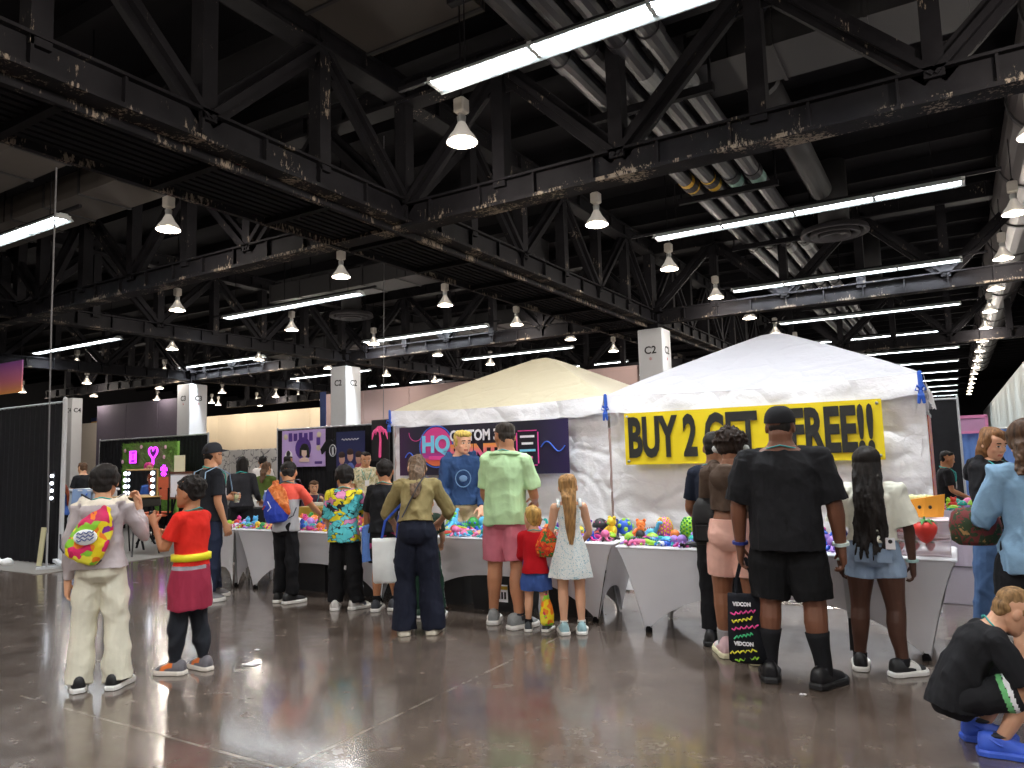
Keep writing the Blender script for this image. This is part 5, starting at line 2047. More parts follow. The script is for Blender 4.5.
# 4. boy with orange and blue bag reaching over the table
B = Body(-6.62, 5.92, 1.62, 28, hs=.142, b=.95, lean=10, hyaw=30, hpitch=-22, feet=((-.05, .0, 10), (.07, -.05, -40)),
         arms=(A((.14, .1, -1), (-.1, .4, -.9)), A((.30, .55, -.75), (.05, .9, -.5), (0, 0, -1), .4)))
root = root_of(B, 'boy in coral and grey shirt with orange and blue bag, reaching for toys')
make_body(B, root, '#b5815c')
COR = cloth('coral_cotton', '#d9584a')
GREYT = cloth('heather_grey', '#9a9a9e')
def rag(me, co):
    c0_ = RB.at(.72)[0]
    set_faces(me, lambda c, n: np.where((c[:, 2] > c0_[2] - .03) | (np.abs(c[:, 0]) > .17), 0, 1))
RB = B
top(B, root, COR, 'shirt', hem=-.12, o=.020, sleeve=.75, flare=.024, loose=.1, amp=.004, seed=41, mats=[COR, GREYT], extra=rag)
bottom(B, root, BLKP, 'trousers', end=.98, rad=[(0, .06), (.3, .055), (.6, .05), (.98, .048)], amp=.008, seed=42)
shoes(B, root, BLKSH, WSOLE)
hair(B, root, DKHAIR, 'short', .99, seed=9)
lanyard(B, root, '#58b8c0', front=False)
OBAG = pattern('orange_foil_nylon', [(.2, '#8a3a18'), (.45, '#c8602a'), (.6, '#e08a4a'), (.8, '#a84a20')], 10, 'noise', 'LINEAR', .35, .8)
BLUN = M('royal_blue_nylon', '#2340b4', .45, var=.1, bmp=.3, bs=20)
def obag(me):
    pass
bagmats = [OBAG, BLUN]
t_, p, rot = drawstring(B, 'orange and blue drawstring bag on the boy in coral shirt', bagmats, -.04, .55, .33, .46, .12, two=lambda me, co: set_faces(me, lambda c, n: ((c[:, 0] * 1.0 + (c[:, 2] - .27) * .9 < -.0)).astype(int)))
m_ = MB()
for z0, z1 in (((-.09, .02), (-.05, -.05)), ((-.05, -.05), (-.09, -.09))):
    m_.bar(tuple(p + V(z0[0] + .02, -.006, z0[1])), tuple(p + V(z1[0] + .02, -.006, z1[1])), .012, .006)
m_.obj('white_mark', PW, t_)
m_ = MB().bar(tuple(p + V(-.13, -.004, -.07)), tuple(p + V(-.10, -.004, -.03)), .02, .006)
m_.obj('red_mark', REDH, t_)

# 5. child in the colourful print shirt
B = Body(-5.68, 5.88, 1.56, 14, hs=.15, b=1.02, lean=6, hyaw=18, hpitch=-14, feet=((-.065, 0, 14), (.085, 0, -40)),
         arms=(A((.18, .1, -1), (-.1, .3, -1)), A((.25, .45, -.85), (-.1, .9, -.35), (0, 0, -1))))
root = root_of(B, 'child in baggy shirt printed with pink, yellow and turquoise swirls')
make_body(B, root, '#b88360')
POP = pattern('pop_print_cotton', [(0, '#5cc4cc'), (.34, '#e0d030'), (.52, '#d88ab8'), (.76, '#6cc8d0'), (.9, '#26262c')], 9, 'voronoi', 'CONSTANT', .8, .7, vec=(1, 1, 1.5), edge=('#202024', .035))
top(B, root, POP, 'shirt', hem=-.34, o=.03, sleeve=1.0, sl_o=.03, flare=.04, loose=.16, amp=.006, seed=51)
bottom(B, root, BLKP, 'trousers', end=1.0, rad=[(0, .064), (.3, .062), (.6, .058), (1, .056)], amp=.006, seed=52)
shoes(B, root, WSHOE, WSOLE, stripes=M('grey_trim', '#5a6070', .5, var=0), lace=WSHOE)
hair(B, root, DKHAIR, 'mop', 1.06, seed=13)
lanyard(B, root, TEAL, front=False)

# 6. boy in black shirt with a blue towel
B = Body(-5.22, 6.0, 1.6, 22, hs=.142, lean=4, hyaw=20, hpitch=-8, feet=((-.06, 0, 10), (.06, .04, -20)),
         arms=(A((.28, .1, -1), (.0, .35, -.9)), A((.25, .35, -.9), (-.2, .9, -.2), (0, 0, -1))))
root = root_of(B, 'boy in black T-shirt and patterned black shorts beside the white tote bag')
make_body(B, root, '#b17b58')
top(B, root, BLKC, 'shirt', hem=-.06, o=.024, sleeve=.85, flare=.03, loose=.12, amp=.005, seed=61)
SHP = pattern('neon_trim_shorts', [(0, '#1a1a1e'), (.55, '#1a1a1e'), (.8, '#b03a72'), (.9, '#9ac83a')], 7, 'voronoi', 'CONSTANT', .8, .5, vec=(1, 1, 2.4))
bottom(B, root, SHP, 'shorts', end=.46, rad=[(0, .072), (.46, .07)], seed=62)
socks(B, root, BLKC, .90)
shoes(B, root, M('dark_grey_sneaker', '#3d4048', .6, var=.3, vs=40), WSOLE, stripes=WSHOE, lace=WSHOE)
hair(B, root, DKHAIR, 'short', 1.02, seed=14)
lanyard(B, root, TEAL, front=False)
t_, bb = local_thing(B, 'towel', 'folded pale blue towel hanging at the hip of the boy in black', 'towel', V(-.165, -.05, .52))
m_ = MB()
m_.grid(lambda u, v: (-.055 + .11 * u + .02 * (1 - v) * 0, -.03 + .012 * math.sin(u * 9), .36 * v - .02 + .02 * u), 12, 12)
m_.grid(lambda u, v: (-.05 + .11 * u, .005 + .012 * math.sin(u * 9 + 1), .36 * v + .03 * u), 12, 12)
m_.grid(lambda u, v: (-.055 + .11 * u, -.03 + .035 * v, .34 + .02 * u + .015 * math.sin(PI * v)), 12, 4)
m_.obj('cloth', cloth('cornflower_towel', '#6288cc', bmp=.6, bs=60), t_, smooth=True)

# 7. woman leaning over the table in olive jacket
B = Body(-4.27, 5.34, 1.70, 6, fem=True, b=1.04, lean=30, hpitch=-42, hyaw=8, feet=((-.07, 0, 8), (.085, 0, -8)),
         arms=(A((.42, .25, -.85), (-.15, .8, -.5), (-.3, 0, -1)), A((.42, .30, -.85), (-.35, .8, -.4), (0, 0, -1))))
root = root_of(B, 'woman in olive jacket and wide navy trousers leaning over the toys')
make_body(B, root, '#c4977a')
OLV = cloth('olive_cotton', '#81744f', bmp=.4)
top(B, root, OLV, 'jacket', hem=.18, o=.026, sleeve=1.15, sl_o=.024, flare=.03, loose=.14, amp=.006, seed=71)
bottom(B, root, cloth('navy_crepe', '#181b28'), 'trousers', end=1.05, rad=[(0, .066), (.2, .066), (.5, .058), (1.05, .068)], waist=.3, amp=.005, seed=72)
shoes(B, root, M('cream_shoe', '#cfc6b4', .6, var=.06), M('cream_sole', '#e0d8c6', .6, var=.04))
hair(B, root, hair_mat('ash_brown_hair', '#5e4a38'), 'long', 1.0, seed=15, length=.42, back=.25)
m_ = MB()
pts = []
for k in range(15):
    t = k / 14
    c, r, f, up = B.at(.25 + .75 * t)
    a_, b_ = B.prof(.25 + .75 * t)
    x = -.11 + .20 * t
    pts.append(c + r * x - f * (b_ + .04 - .02 * (abs(x) / .12) ** 2))
m_.tube(pts, .012, 6, flat=.4).obj('crossbody_strap', CORD, root)
t_, bb = local_thing(B, 'tote_bag', 'white tote bag with blue strap hanging beside the woman in olive', 'bag', V(-.255, .03, .45))
m_ = MB()
m_.loft([[V(sx * w_ , sy * d_, z) for sx, sy in ((-1, -1), (0, -1.3), (1, -1), (1, 1), (0, 1.3), (-1, 1))] for z, w_, d_ in ((0, .12, .03), (.02, .135, .05), (.2, .14, .045), (.36, .145, .03), (.40, .145, .02))])
m_.obj('bag_body', cloth('white_canvas', '#d4d8dc'), t_, smooth=True)
m_ = MB()
m_.tube([(-.06, -.02, .39), (-.03, 0, .55), (.08, .0, .66), (.14, .02, .72)], .012, 6, flat=.4)
m_.tube([(.08, -.02, .39), (.09, 0, .55), (.12, .0, .66), (.15, .02, .72)], .012, 6, flat=.4)
m_.obj('strap', cloth('blue_strap', '#2f4a9c'), t_)
m_ = MB().tube([(.075 + .022 * math.cos(a), -.055, .2 + .03 * math.sin(a)) for a in (.9 + 4.5 * k / 10 for k in range(11))], .006, 6)
m_.obj('black_mark', INKV, t_)
# the child hidden in front of her
B = Body(-4.62, 5.95, 1.25, 0, hs=.15, hpitch=-20, feet=((-.07, 0, 6), (.11, 0, -6)), arms=(LEGC, LEGC))
root = root_of(B, 'child in dark green trousers with white stripe, hidden behind the woman in olive')
make_body(B, root, '#c4977a', vox=.007)
top(B, root, cloth('dark_green_top', '#27352c'), 'shirt', sleeve=.7, seed=75)
DG = cloth('dark_green_track', '#1f3a2e')
bottom(B, root, DG, 'trousers', seed=76, mats=[DG, PW], extra=lambda me, co: set_faces(me, lambda c, n: (np.abs(n[:, 0]) > .97).astype(int)))
shoes(B, root, M('green_sneaker', '#2c4a3c', .6, var=.2), WSOLE, stripes=WSHOE)
hair(B, root, BRHAIR, 'short', 1.0)

# 8. blond seller behind the middle table
B = Body(-5.12, 7.28, 1.93, 172, b=1.0, hyaw=22, hpitch=-10, lean=3, feet=((-.06, 0, 6), (.06, 0, -6)),
         arms=(A((.18, .12, -1), (-.15, .6, -.8), (-.6, 0, -.8)), A((.18, .15, -1), (-.2, .6, -.75), (-.6, 0, -.8))))
root = root_of(B, 'blond seller in blue hooded sweatshirt behind the middle table, smiling down')
make_body(B, root, '#e0ab8c')
BH = cloth('denim_blue_fleece', '#2c4266')
top(B, root, BH, 'hoodie', hem=-.02, o=.026, sleeve=1.93, sl_o=.02, flare=.02, loose=.1, hood='down', amp=.006, seed=81)
bottom(B, root, cloth('khaki_cotton', '#b8a486'), 'trousers', seed=82)
shoes(B, root, WSHOE, WSOLE)
hair(B, root, BLOND, 'mop', .98, seed=16)
lanyard(B, root, '#58b8b4', front=False)
c, r, f, up = B.at(.55)
b_ = B.prof(.55)[1]
PRT = M('faded_print', '#6f8fb4', .8, var=.1)
m_ = MB().tube([c + f * (b_ + .047) + r * .09 * math.cos(a) + up * .10 * math.sin(a) - f * .012 * abs(math.cos(a)) for a in (2 * PI * k / 24 for k in range(25))], .006, 6, flat=.6)
m_.ball(c + f * (b_ + .045), (.05, .01, .04), n=12, m=6, axes=(r, f, up))
m_.obj('chest_print', PRT, root)

# 9. man in green polo shirt
B = Body(-3.70, 5.98, 1.93, 20, b=1.1, belly=1.1, lean=4, side=2, hyaw=38, hpitch=-14, feet=((-.085, .02, 18), (.075, -.06, -35)),
         arms=(A((.16, .1, -1), (-.05, .75, -.6), (0, 0, -1)), A((.2, .12, -1), (-.25, .85, -.25), (-.6, 0, -.6))))
root = root_of(B, 'tall man in pale green polo shirt and dusty pink shorts')
make_body(B, root, '#b07a5a')
GP = cloth('pale_green_pique', '#a9c79a', bmp=.4)
top(B, root, GP, 'polo_shirt', hem=-.16, o=.022, sleeve=.82, sl_o=.022, flare=.03, loose=.1, amp=.006, seed=91)
m_ = MB().loft([B.ring(t, q, q) for t, q in ((.99, .020), (1.0, .026), (1.05, .022), (1.06, .012))])
m_.obj('collar', GP, root, smooth=True)
bottom(B, root, cloth('dusty_pink_chino', '#bd6c7a'), 'shorts', end=.47, rad=[(0, .068), (.2, .066), (.47, .060)], amp=.005, seed=92)
socks(B, root, BLKC, .84)
shoes(B, root, M('grey_trainer', '#8c8f90', .6, var=.2, vs=40), WSOLE, stripes=M('dark_trim', '#3f4348', .6, var=0), lace=WSHOE)
hair(B, root, hair_mat('grey_brown_hair', '#37302b'), 'short', 1.0, seed=17)
lanyard(B, root, '#58b8c8', front=False)

# 10. small child in red
B = Body(-3.34, 5.88, 1.13, 8, hs=.178, b=1.1, hyaw=30, hpitch=-2, feet=((-.07, 0, 10), (.08, 0, -12)),
         arms=(A((.15, .2, -1), (-.1, .8, -.5), (0, 0, -1)), A((.2, .35, -.85), (-.1, .75, .35), (-.6, 0, -.2))))
root = root_of(B, 'small blond child in red long-sleeved top and blue shorts')
make_body(B, root, '#d2a080', vox=.005)
top(B, root, cloth('crimson_cotton', '#a8141e'), 'shirt', hem=-.16, o=.018, sleeve=1.8, sl_o=.018, flare=.02, loose=.1, amp=.004, seed=101)
bottom(B, root, cloth('mid_blue_cotton', '#3a528c'), 'shorts', end=.42, rad=[(0, .075), (.42, .076)], seed=102)
socks(B, root, BLKC, .9)
shoes(B, root, M('charcoal_sneaker', '#3c4246', .6, var=.2, vs=40), WSOLE, stripes=WSHOE, L=.18)
hair(B, root, hair_mat('sandy_hair', '#b08a4c'), 'short', 1.03, seed=18)
lanyard(B, root, '#6ac8c4', front=False)
FRU = pattern('fruit_print', [(0, '#c8281e'), (.3, '#e8682a'), (.5, '#d83a24'), (.7, '#e8a83a'), (.85, '#3a7a3a')], 22, 'voronoi', 'CONSTANT', .6, .6)
t_, bb = local_thing(B, 'drawstring_bag', 'small tie-dye bag hanging behind the legs of the child in red', 'bag', V(.10, -.06, .06), 'tie-dye bags')
m_ = MB().loft([[V(w_ * math.cos(a), .03 * math.sin(a) * d_, z) for a in (2 * PI * k / 14 for k in range(14))] for z, w_, d_ in ((0, .045, .6), (.02, .06, 1), (.1, .065, 1), (.18, .05, .8), (.24, .025, .4), (.27, .02, .4))])
m_.tube([(0, 0, .27), (.0, .03, .36), (.005, .07, .5)], .005, 6, mi=1)
m_.obj('bag_body', [TIE, CORD], t_, smooth=True)

# 11. girl in floral dress
B = Body(-3.00, 5.92, 1.42, -4, hs=.15, fem=True, b=.93, hpitch=-6, feet=((-.055, 0, 4), (.055, 0, -4)),
         arms=(A((.2, .22, -1), (-.1, .8, -.1), (-.6, 0, -.4)), A((.25, .15, -1), (-.25, .75, -.45), (-.6, 0, -.4))))
root = root_of(B, 'girl with long light brown hair in white dress with blue flowers')
make_body(B, root, '#d6a486', vox=.005)
FLO = pattern('blue_floral_cotton', [(0, '#5f93a8'), (.16, '#8fbccb'), (.30, '#e4e8e6'), (1, '#eceeec')], 34, 'dots', 'CONSTANT', .85, .4)
skirt(B, root, FLO, 'dress', .48, .20, .155, t0=.35, o=.018, upper=.96, wave=.06, amp=.005, seed=111)
m_ = MB()
for sg in (-1, 1):
    pts = []
    for k in range(9):
        a = PI * k / 8
        c, r, f, up = B.at(.93 + .1 * math.sin(a))
        pts.append(c + r * sg * .068 * B.k + f * .05 * B.k * math.cos(a) + up * .018 * math.sin(a))
    m_.tube(pts, .016, 8, flat=.4)
m_.obj('dress_strap', FLO, root, smooth=True)
socks(B, root, WSHOE, .93)
shoes(B, root, M('aqua_white_sneaker', '#9fc4cc', .6, var=.3, vs=40), WSOLE, stripes=WSHOE, L=.175)
hair(B, root, LBHAIR, 'long', .98, seed=19, length=.95, back=.05)
t_, bb = local_thing(B, 'shoulder_bag', 'red and orange fruit print bag hanging at the arm of the girl', 'bag', V(-.20, .03, .66))
m_ = MB().loft([[V(w_ * math.cos(a), .05 * math.sin(a) * d_, z) for a in (2 * PI * k / 16 for k in range(16))] for z, w_, d_ in ((0, .08, .5), (.02, .105, .9), (.09, .11, 1), (.16, .085, .8), (.22, .05, .5), (.25, .04, .4))])
m_.obj('bag_body', FRU, t_, smooth=True)
MB().tube([(0, 0, .25), (.05, -.0, .36), (.10, .0, .45)], .012, 6, flat=.4).obj('strap', FRU, t_)

# 12. woman in pink shorts, and the person behind her
B = Body(-1.50, 5.74, 1.74, 14, fem=True, b=1.2, belly=1.1, hyaw=6, hpitch=-14, legw=1.06, feet=((-.075, .02, 28), (.075, -.03, 10)),
         arms=(A((.22, .35, -.9), (-.1, .75, .1), (-.6, 0, -.4)), A((.14, .15, -1), (-.3, .75, -.3), (-.6, 0, -.4))))
root = root_of(B, 'woman in brown cropped hoodie and pale pink shorts, black bag in front')
make_body(B, root, '#8a5c42')
BHD = cloth('brown_fleece', '#4a3c33')
top(B, root, BHD, 'cropped_hoodie', hem=.36, o=.022, sleeve=1.9, sl_o=.018, flare=.02, loose=.05, hood='down', amp=.005, seed=121)
bottom(B, root, cloth('pale_pink_jersey', '#dca99a'), 'shorts', end=.38, rad=[(0, .072), (.2, .066), (.38, .060)], waist=.26, seat=1.3, amp=.004, seed=122)
socks(B, root, cloth('grey_sock', '#8d8b8c'), .86)
shoes(B, root, M('pale_pink_sneaker', '#e0bcc2', .55, var=.12), M('cream_yellow_sole', '#e6e0bc', .5, var=.05), stripes=WSHOE, L=.18, hi=.06)
hair(B, root, hair_mat('dark_brown_hair', '#2a1e18'), 'curly', 1.34, seed=20)
m_ = MB()
h, o_, r, f, u = B.hh, B.chin0, B.hr, B.hf, B.hu
m_.tube([o_ + r * .41 * h * math.cos(a) - f * .02 * h + u * (.5 + .56 * math.sin(a)) * h for a in (PI * k / 16 for k in range(17))], .016, 8, flat=.6, up=(0, 1, 0))
for sg in (-1, 1):
    m_.tube([o_ + r * sg * .38 * h + u * .45 * h, o_ + r * sg * .45 * h + u * .45 * h], .032, 12)
m_.obj('headphones', M('pale_grey_plastic', '#c8ccca', .4, var=.05), root, smooth=True)
t_, bb = local_thing(B, 'backpack', 'black backpack worn on the front of the woman in pink shorts', 'bag', V(-.20, .05, .83))
m_ = MB().loft([[V(w_ * math.copysign(abs(math.cos(a)) ** .7, math.cos(a)), d_ * math.copysign(abs(math.sin(a)) ** .7, math.sin(a)), z) for a in (2 * PI * k / 18 for k in range(18))] for z, w_, d_ in ((0, .10, .07), (.03, .13, .1), (.18, .135, .105), (.30, .12, .085), (.36, .08, .05))])
m_.obj('bag_body', cloth('black_nylon', '#1f1e1f', rough=.5), t_, smooth=True)
MB().rbox((0, -.11, .10), (.17, .03, .14), .02).obj('front_pocket', cloth('black_nylon', '#1f1e1f'), t_)
MB().tube([(.03, 0, .34), (.06, -.02, .45), (.12, -.05, .52), (.18, -.14, .50)], .016, 6, flat=.4).obj('strap', cloth('grey_strap', '#6a6868'), t_)
B = Body(-1.72, 6.08, 1.74, 10, b=1.05, hpitch=-10, arms=(LEGC, LEGC))
root = root_of(B, 'person in dark T-shirt mostly hidden behind the woman in pink shorts')
make_body(B, root, '#8f6248', vox=.007)
top(B, root, cloth('dark_navy_cotton', '#1d2230'), 'shirt', hem=-.08, o=.02, sleeve=.75, flare=.026, seed=125)
bottom(B, root, BLKP, 'trousers', seed=126)
shoes(B, root, BLKSH, BSOLE)
hair(B, root, DKHAIR, 'short', 1.0, seed=22)
lanyard(B, root, '#58b8c8', front=False)

# 13. big man in black
B = Body(-1.04, 5.33, 1.87, 4, b=1.26, belly=1.12, sh=1.12, limb=1.18, legw=1.0, hs=.128, hpitch=-2, feet=((-.088, 0, 8), (.098, -.03, -30)),
         arms=(A((.26, .0, -1), (.02, .10, -1)), A((.28, -.02, -1), (.08, .16, -1))))
root = root_of(B, 'large man in black cap, black T-shirt and black shorts, seen from behind')
make_body(B, root, '#6e4632')
top(B, root, BLKC, 'shirt', hem=-.20, o=.024, sleeve=.95, sl_o=.03, flare=.045, loose=.10, amp=.006, seed=131)
bottom(B, root, cloth('black_cargo', '#141416'), 'shorts', end=.50, rad=[(0, .070), (.25, .068), (.50, .061)], amp=.006, seed=132)
socks(B, root, BLKC, .72)
shoes(B, root, M('black_rubber_slide', '#1a1a1e', .4, var=.1), BSOLE, L=.17)
hair(B, root, DKHAIR, 'short', .95, seed=23)
cap_hat(B, root, BLKC, True)
lanyard(B, root, '#45b0b8', front=False)
wrist_band(B, root, 0, M('blue_rubber', '#24307c', .5, var=0))
wrist_band(B, root, 1, M('pale_band', '#cfe0dc', .5, var=0))
NEO = pattern('neon_scribble_canvas', [(0, '#17181e'), (.60, '#17181e'), (.66, '#d84ab0'), (.74, '#17181e'), (.8, '#b8d83a'), (.86, '#e4e4e4'), (.91, '#3ab86a'), (.96, '#17181e')], 7, 'voronoi', 'CONSTANT', .7, .6, vec=(1, 1, 3))
wr = B.arms[0][2] + B.arms[0][3] * .10
t_, bb = local_thing(B, 'tote_bag', 'black tote bag with neon scribbled words held by the large man', 'bag', V(wr[0] + .02, wr[1] - .03, .10))
top_z = wr[2] - .10
m_ = MB().loft([[V(sx * w_, sy * d_, z) for sx, sy in ((-1, -1), (0, -1.4), (1, -1), (1, 1), (0, 1.4), (-1, 1))] for z, w_, d_ in ((0, .11, .04), (.02, .125, .06), (.2, .125, .05), (.44, .12, .02), (.46, .12, .012))])
m_.obj('bag_body', cloth('black_tote_canvas', '#17181e'), t_, smooth=True)
m_ = MB()
for x in (-.07, .07):
    m_.tube([(x, 0, .41), (x * .8, 0, .55), (x * .2, 0, top_z + .01)], .013, 6, flat=.4)
m_.obj('handle', cloth('black_tote_canvas', '#17181e'), t_)
r_ = random.Random(4)
cols = [PK, M('neon_green', '#9ad83a', .5, var=0), PW, M('neon_yellow', '#e8e03a', .5, var=0), M('neon_mint', '#4ac88a', .5, var=0)]
for k, (z, cidx, wd) in enumerate(((.40, 2, .12), (.345, 0, .16), (.295, 3, .13), (.245, 0, .17), (.19, 4, .12), (.135, 2, .13), (.085, 3, .17), (.035, 1, .15))):
    if cidx == 2:
        fit(lettering('VIDCON', .035, cols[2], t_, (-.02, -.075, z), (PI / 2, 0, 0), bold=.002), wd)
        continue
    x0 = r_.uniform(-.03, .03)
    MB().tube([(x0 - wd / 2 + wd * q / 14, -.07 - .004 * (z < .3), z + .010 * math.sin(q * 2.2 + k) + .03 * (q / 14 - .5)) for q in range(15)], .006, 5).obj('scribble', cols[cidx], t_)

# 14. girl in cream T-shirt
B = Body(-.56, 5.84, 1.58, 2, hs=.14, fem=True, b=1.12, limb=1.0, legw=1.08, hpitch=-6, feet=((-.085, .0, 4), (.085, -.05, -48)),
         arms=(A((.26, .0, -1), (-.02, .12, -1)), A((.30, -.02, -1), (.02, .10, -1))))
root = root_of(B, 'girl with long black braids in cream T-shirt and light denim shorts')
make_body(B, root, '#4a2e22')
top(B, root, cloth('cream_cotton', '#dcdccb', bmp=.4), 'shirt', hem=.16, o=.03, sleeve=.92, sl_o=.04, flare=.05, loose=.12, amp=.006, seed=141)
bottom(B, root, M('light_denim', '#93a9c4', .85, var=.15, vs=14, bmp=.4, bs=30), 'shorts', end=.26, rad=[(0, .072), (.26, .064)], waist=.26, seat=1.3, amp=.004, seed=142)
c, r, f, up = B.at(-.02)
b_ = B.prof(-.02)[1]
for sg in (-1, 1):
    cc = c + r * sg * .07 - f * (b_ + .022)
    MB().box(cc, (.09, .008, .10), rot=np.array([r, f, up]).T).obj('back_pocket', M('light_denim', '#93a9c4'), root)
socks(B, root, BLKC, .95)
shoes(B, root, BLKSH, WSOLE, stripes=WSHOE, L=.175, lace=WSHOE)
hair(B, root, DKHAIR, 'locs', 1.06, seed=24, length=2.5, back=.10, vox=.0065)
wrist_band(B, root, 1, M('pale_teal_band', '#b4d8d4', .5, var=0), r=1.7)
wrist_band(B, root, 0, M('pale_band', '#cfe0dc', .5, var=0))
c = B.at(.1)[0]
t_, bb = local_thing(B, 'phone', 'phone sticking out of the back pocket of the girl in cream T-shirt', 'phone', c + V(.115, -B.prof(.1)[1] - .052, -.01))
MB().rbox((0, 0, .035), (.06, .01, .08), .006).obj('case', PW, t_)
MB().ball((0, -.006, .05), (.014, .004, .014), n=10, m=5).obj('camera', BIN, t_)

# 15. woman in black hoodie
B = Body(.22, 7.08, 1.72, 122, fem=True, b=1.06, hpitch=-20, hyaw=-10, feet=((-.06, .03, 6), (.07, -.04, -8)),
         arms=(A((.16, .15, -1), (-.35, .85, .15), (-.3, 0, -1), .8), A((.18, .1, -1), (-.3, .85, .1), (-.3, 0, -1), .8)))
root = root_of(B, 'woman with brown bobbed hair in black hoodie looking down at papers')
make_body(B, root, '#d0a084')
top(B, root, BLKC, 'hoodie', hem=-.05, o=.028, sleeve=1.9, sl_o=.024, flare=.03, loose=.14, hood='down', amp=.006, seed=151)
bottom(B, root, cloth('blue_denim', '#4a6388'), 'jeans', rad=[(0, .072), (.5, .06), (1, .055)], seed=152)
shoes(B, root, BLKSH, WSOLE)
hair(B, root, hair_mat('chestnut_hair', '#7a5638'), 'bob', 1.04, seed=25, length=-.2, front=.06)
lanyard(B, root, TEAL)
c = (B.arms[0][2] + B.arms[1][2]) / 2 + (B.arms[0][3] + B.arms[1][3]) * .04
t_, bb = local_thing(B, 'paper_card', 'white card held by the woman in black hoodie', 'card', c + V(0, .02, .02))
MB().box((0, 0, .03), (.13, .003, .09), rot=((1, 0, 0), (0, .6, -.8), (0, .8, .6))).obj('card_sheet', PW, t_)
t_, bb = local_thing(B, 'yellow_packet', 'small yellow packet held under the white card by the woman in hoodie', 'packet', c + V(-.04, .03, -.05))
MB().rbox((0, 0, .03), (.07, .03, .06), .012).obj('packet_body', M('lemon', '#e8e03a', .5, var=.05), t_)

# 16. woman in denim jacket at the right edge
B = Body(.38, 5.38, 1.72, -18, fem=True, b=1.15, hpitch=-12, hyaw=6, feet=((-.07, 0, 6), (.07, 0, -6)),
         arms=(A((.32, .22, -.9), (-.3, .85, .05), (-.4, 0, -.8), .8), A((.25, .2, -1), (-.35, .8, -.2), (-.4, 0, -.8))))
root = root_of(B, 'woman in pale blue denim jacket with wavy brown hair at right edge')
make_body(B, root, '#c99a7e')
top(B, root, M('pale_denim_jacket', '#7fa2c0', .85, var=.18, vs=10, bmp=.5, bs=20), 'denim_jacket', hem=-.22, o=.03, sleeve=1.85, sl_o=.03, flare=.04, loose=.16, amp=.007, seed=161)
bottom(B, root, BLKP, 'shorts', end=.34, rad=[(0, .08), (.34, .084)], seed=162)
shoes(B, root, BLKSH, WSOLE)
hair(B, root, hair_mat('wavy_brown_hair', '#4c3626'), 'locs', 1.12, seed=26, length=.75, back=.1)
CAM = pattern('camo_cloth', [(0, '#2a2a24'), (.3, '#7a3a3a'), (.5, '#3a4a34'), (.65, '#b08a5a'), (.8, '#222420')], 14, 'noise', 'CONSTANT', .8, .6)
t_, bb = local_thing(B, 'shoulder_bag', 'camouflage shoulder bag carried in front by the woman in denim jacket', 'bag', V(-.27, .22, .92))
m_ = MB().loft([[V(w_ * math.cos(a), d_ * math.sin(a), z) for a in (2 * PI * k / 16 for k in range(16))] for z, w_, d_ in ((0, .1, .05), (.03, .14, .08), (.12, .15, .09), (.2, .13, .07), (.23, .1, .04))])
m_.obj('bag_body', CAM, t_, smooth=True)
pts = [V(.1, -.1, .22), V(.18, -.28, .25), V(.30, -.40, .38), V(.42, -.38, .52), V(.5, -.3, .62)]
MB().tube(pts, .022, 8, flat=.35).obj('strap', CAM, t_, smooth=True)

# 17. squatting boy
B = Body(.0, 4.60, 1.44, 74, hs=.15, b=1.0, lean=44, hpitch=-36, hyaw=0, drop=.50, hip_shift=(0, -.11), feet=((-.07, .02, 6), (.075, .03, -8)),
         knee=((-.25, 1, .75), (.25, 1, .75)), arms=(A((.1, .55, -.75), (-.3, .85, -.35), (0, 0, -1)), A((.18, .45, -.85), (-.3, .9, -.25), (0, 0, -1))))
root = root_of(B, 'boy squatting on the floor in black T-shirt and blue clogs')
make_body(B, root, '#cf9e80', vox=.005)
top(B, root, BLKC, 'shirt', hem=-.12, o=.022, sleeve=.9, sl_o=.024, flare=.035, loose=.08, amp=.006, seed=171)
SQ = cloth('black_sport_short', '#1d1d20')
SQG = M('green_stripe', '#6fc07a', .7, var=0)
def sq(me, co):
    hip, kn = SQB.legs[1][0], SQB.legs[1][1]
    d = unit(kn - hip)
    def fn(c, n):
        q = (c - hip) @ d / np.linalg.norm(kn - hip)
        return np.where((np.abs(q - .60) < .035) & (c[:, 0] > .06), 1, np.where((np.abs(q - .67) < .03) & (c[:, 0] > .06), 2, 0))
    set_faces(me, fn)
SQB = B
bottom(B, root, SQ, 'shorts', end=.40, rad=[(0, .07), (.40, .066)], amp=.004, seed=172, mats=[SQ, SQG, PW], extra=sq)
CRO = M('blue_clog_foam', '#3f63d4', .5, var=.05)
shoes(B, root, CRO, CRO, name='clog', L=.185)
for i in (0, 1):
    hip, kn, ank, fd, fz = B.legs[i]
    sd = np.cross(fd, V(0, 0, 1))
    MB().tube([ank + sd * .05, ank - fd * .045 + sd * .03 + V(0, 0, .02), ank - fd * .055 + V(0, 0, .02), ank - fd * .045 - sd * .03 + V(0, 0, .02), ank - sd * .05], .009, 6, flat=.6).obj('heel_strap', CRO, root)
hair(B, root, hair_mat('dark_blond_hair', '#8a6a46'), 'short', .95, seed=27, amp=.002)
lanyard(B, root, TEAL, front=False)

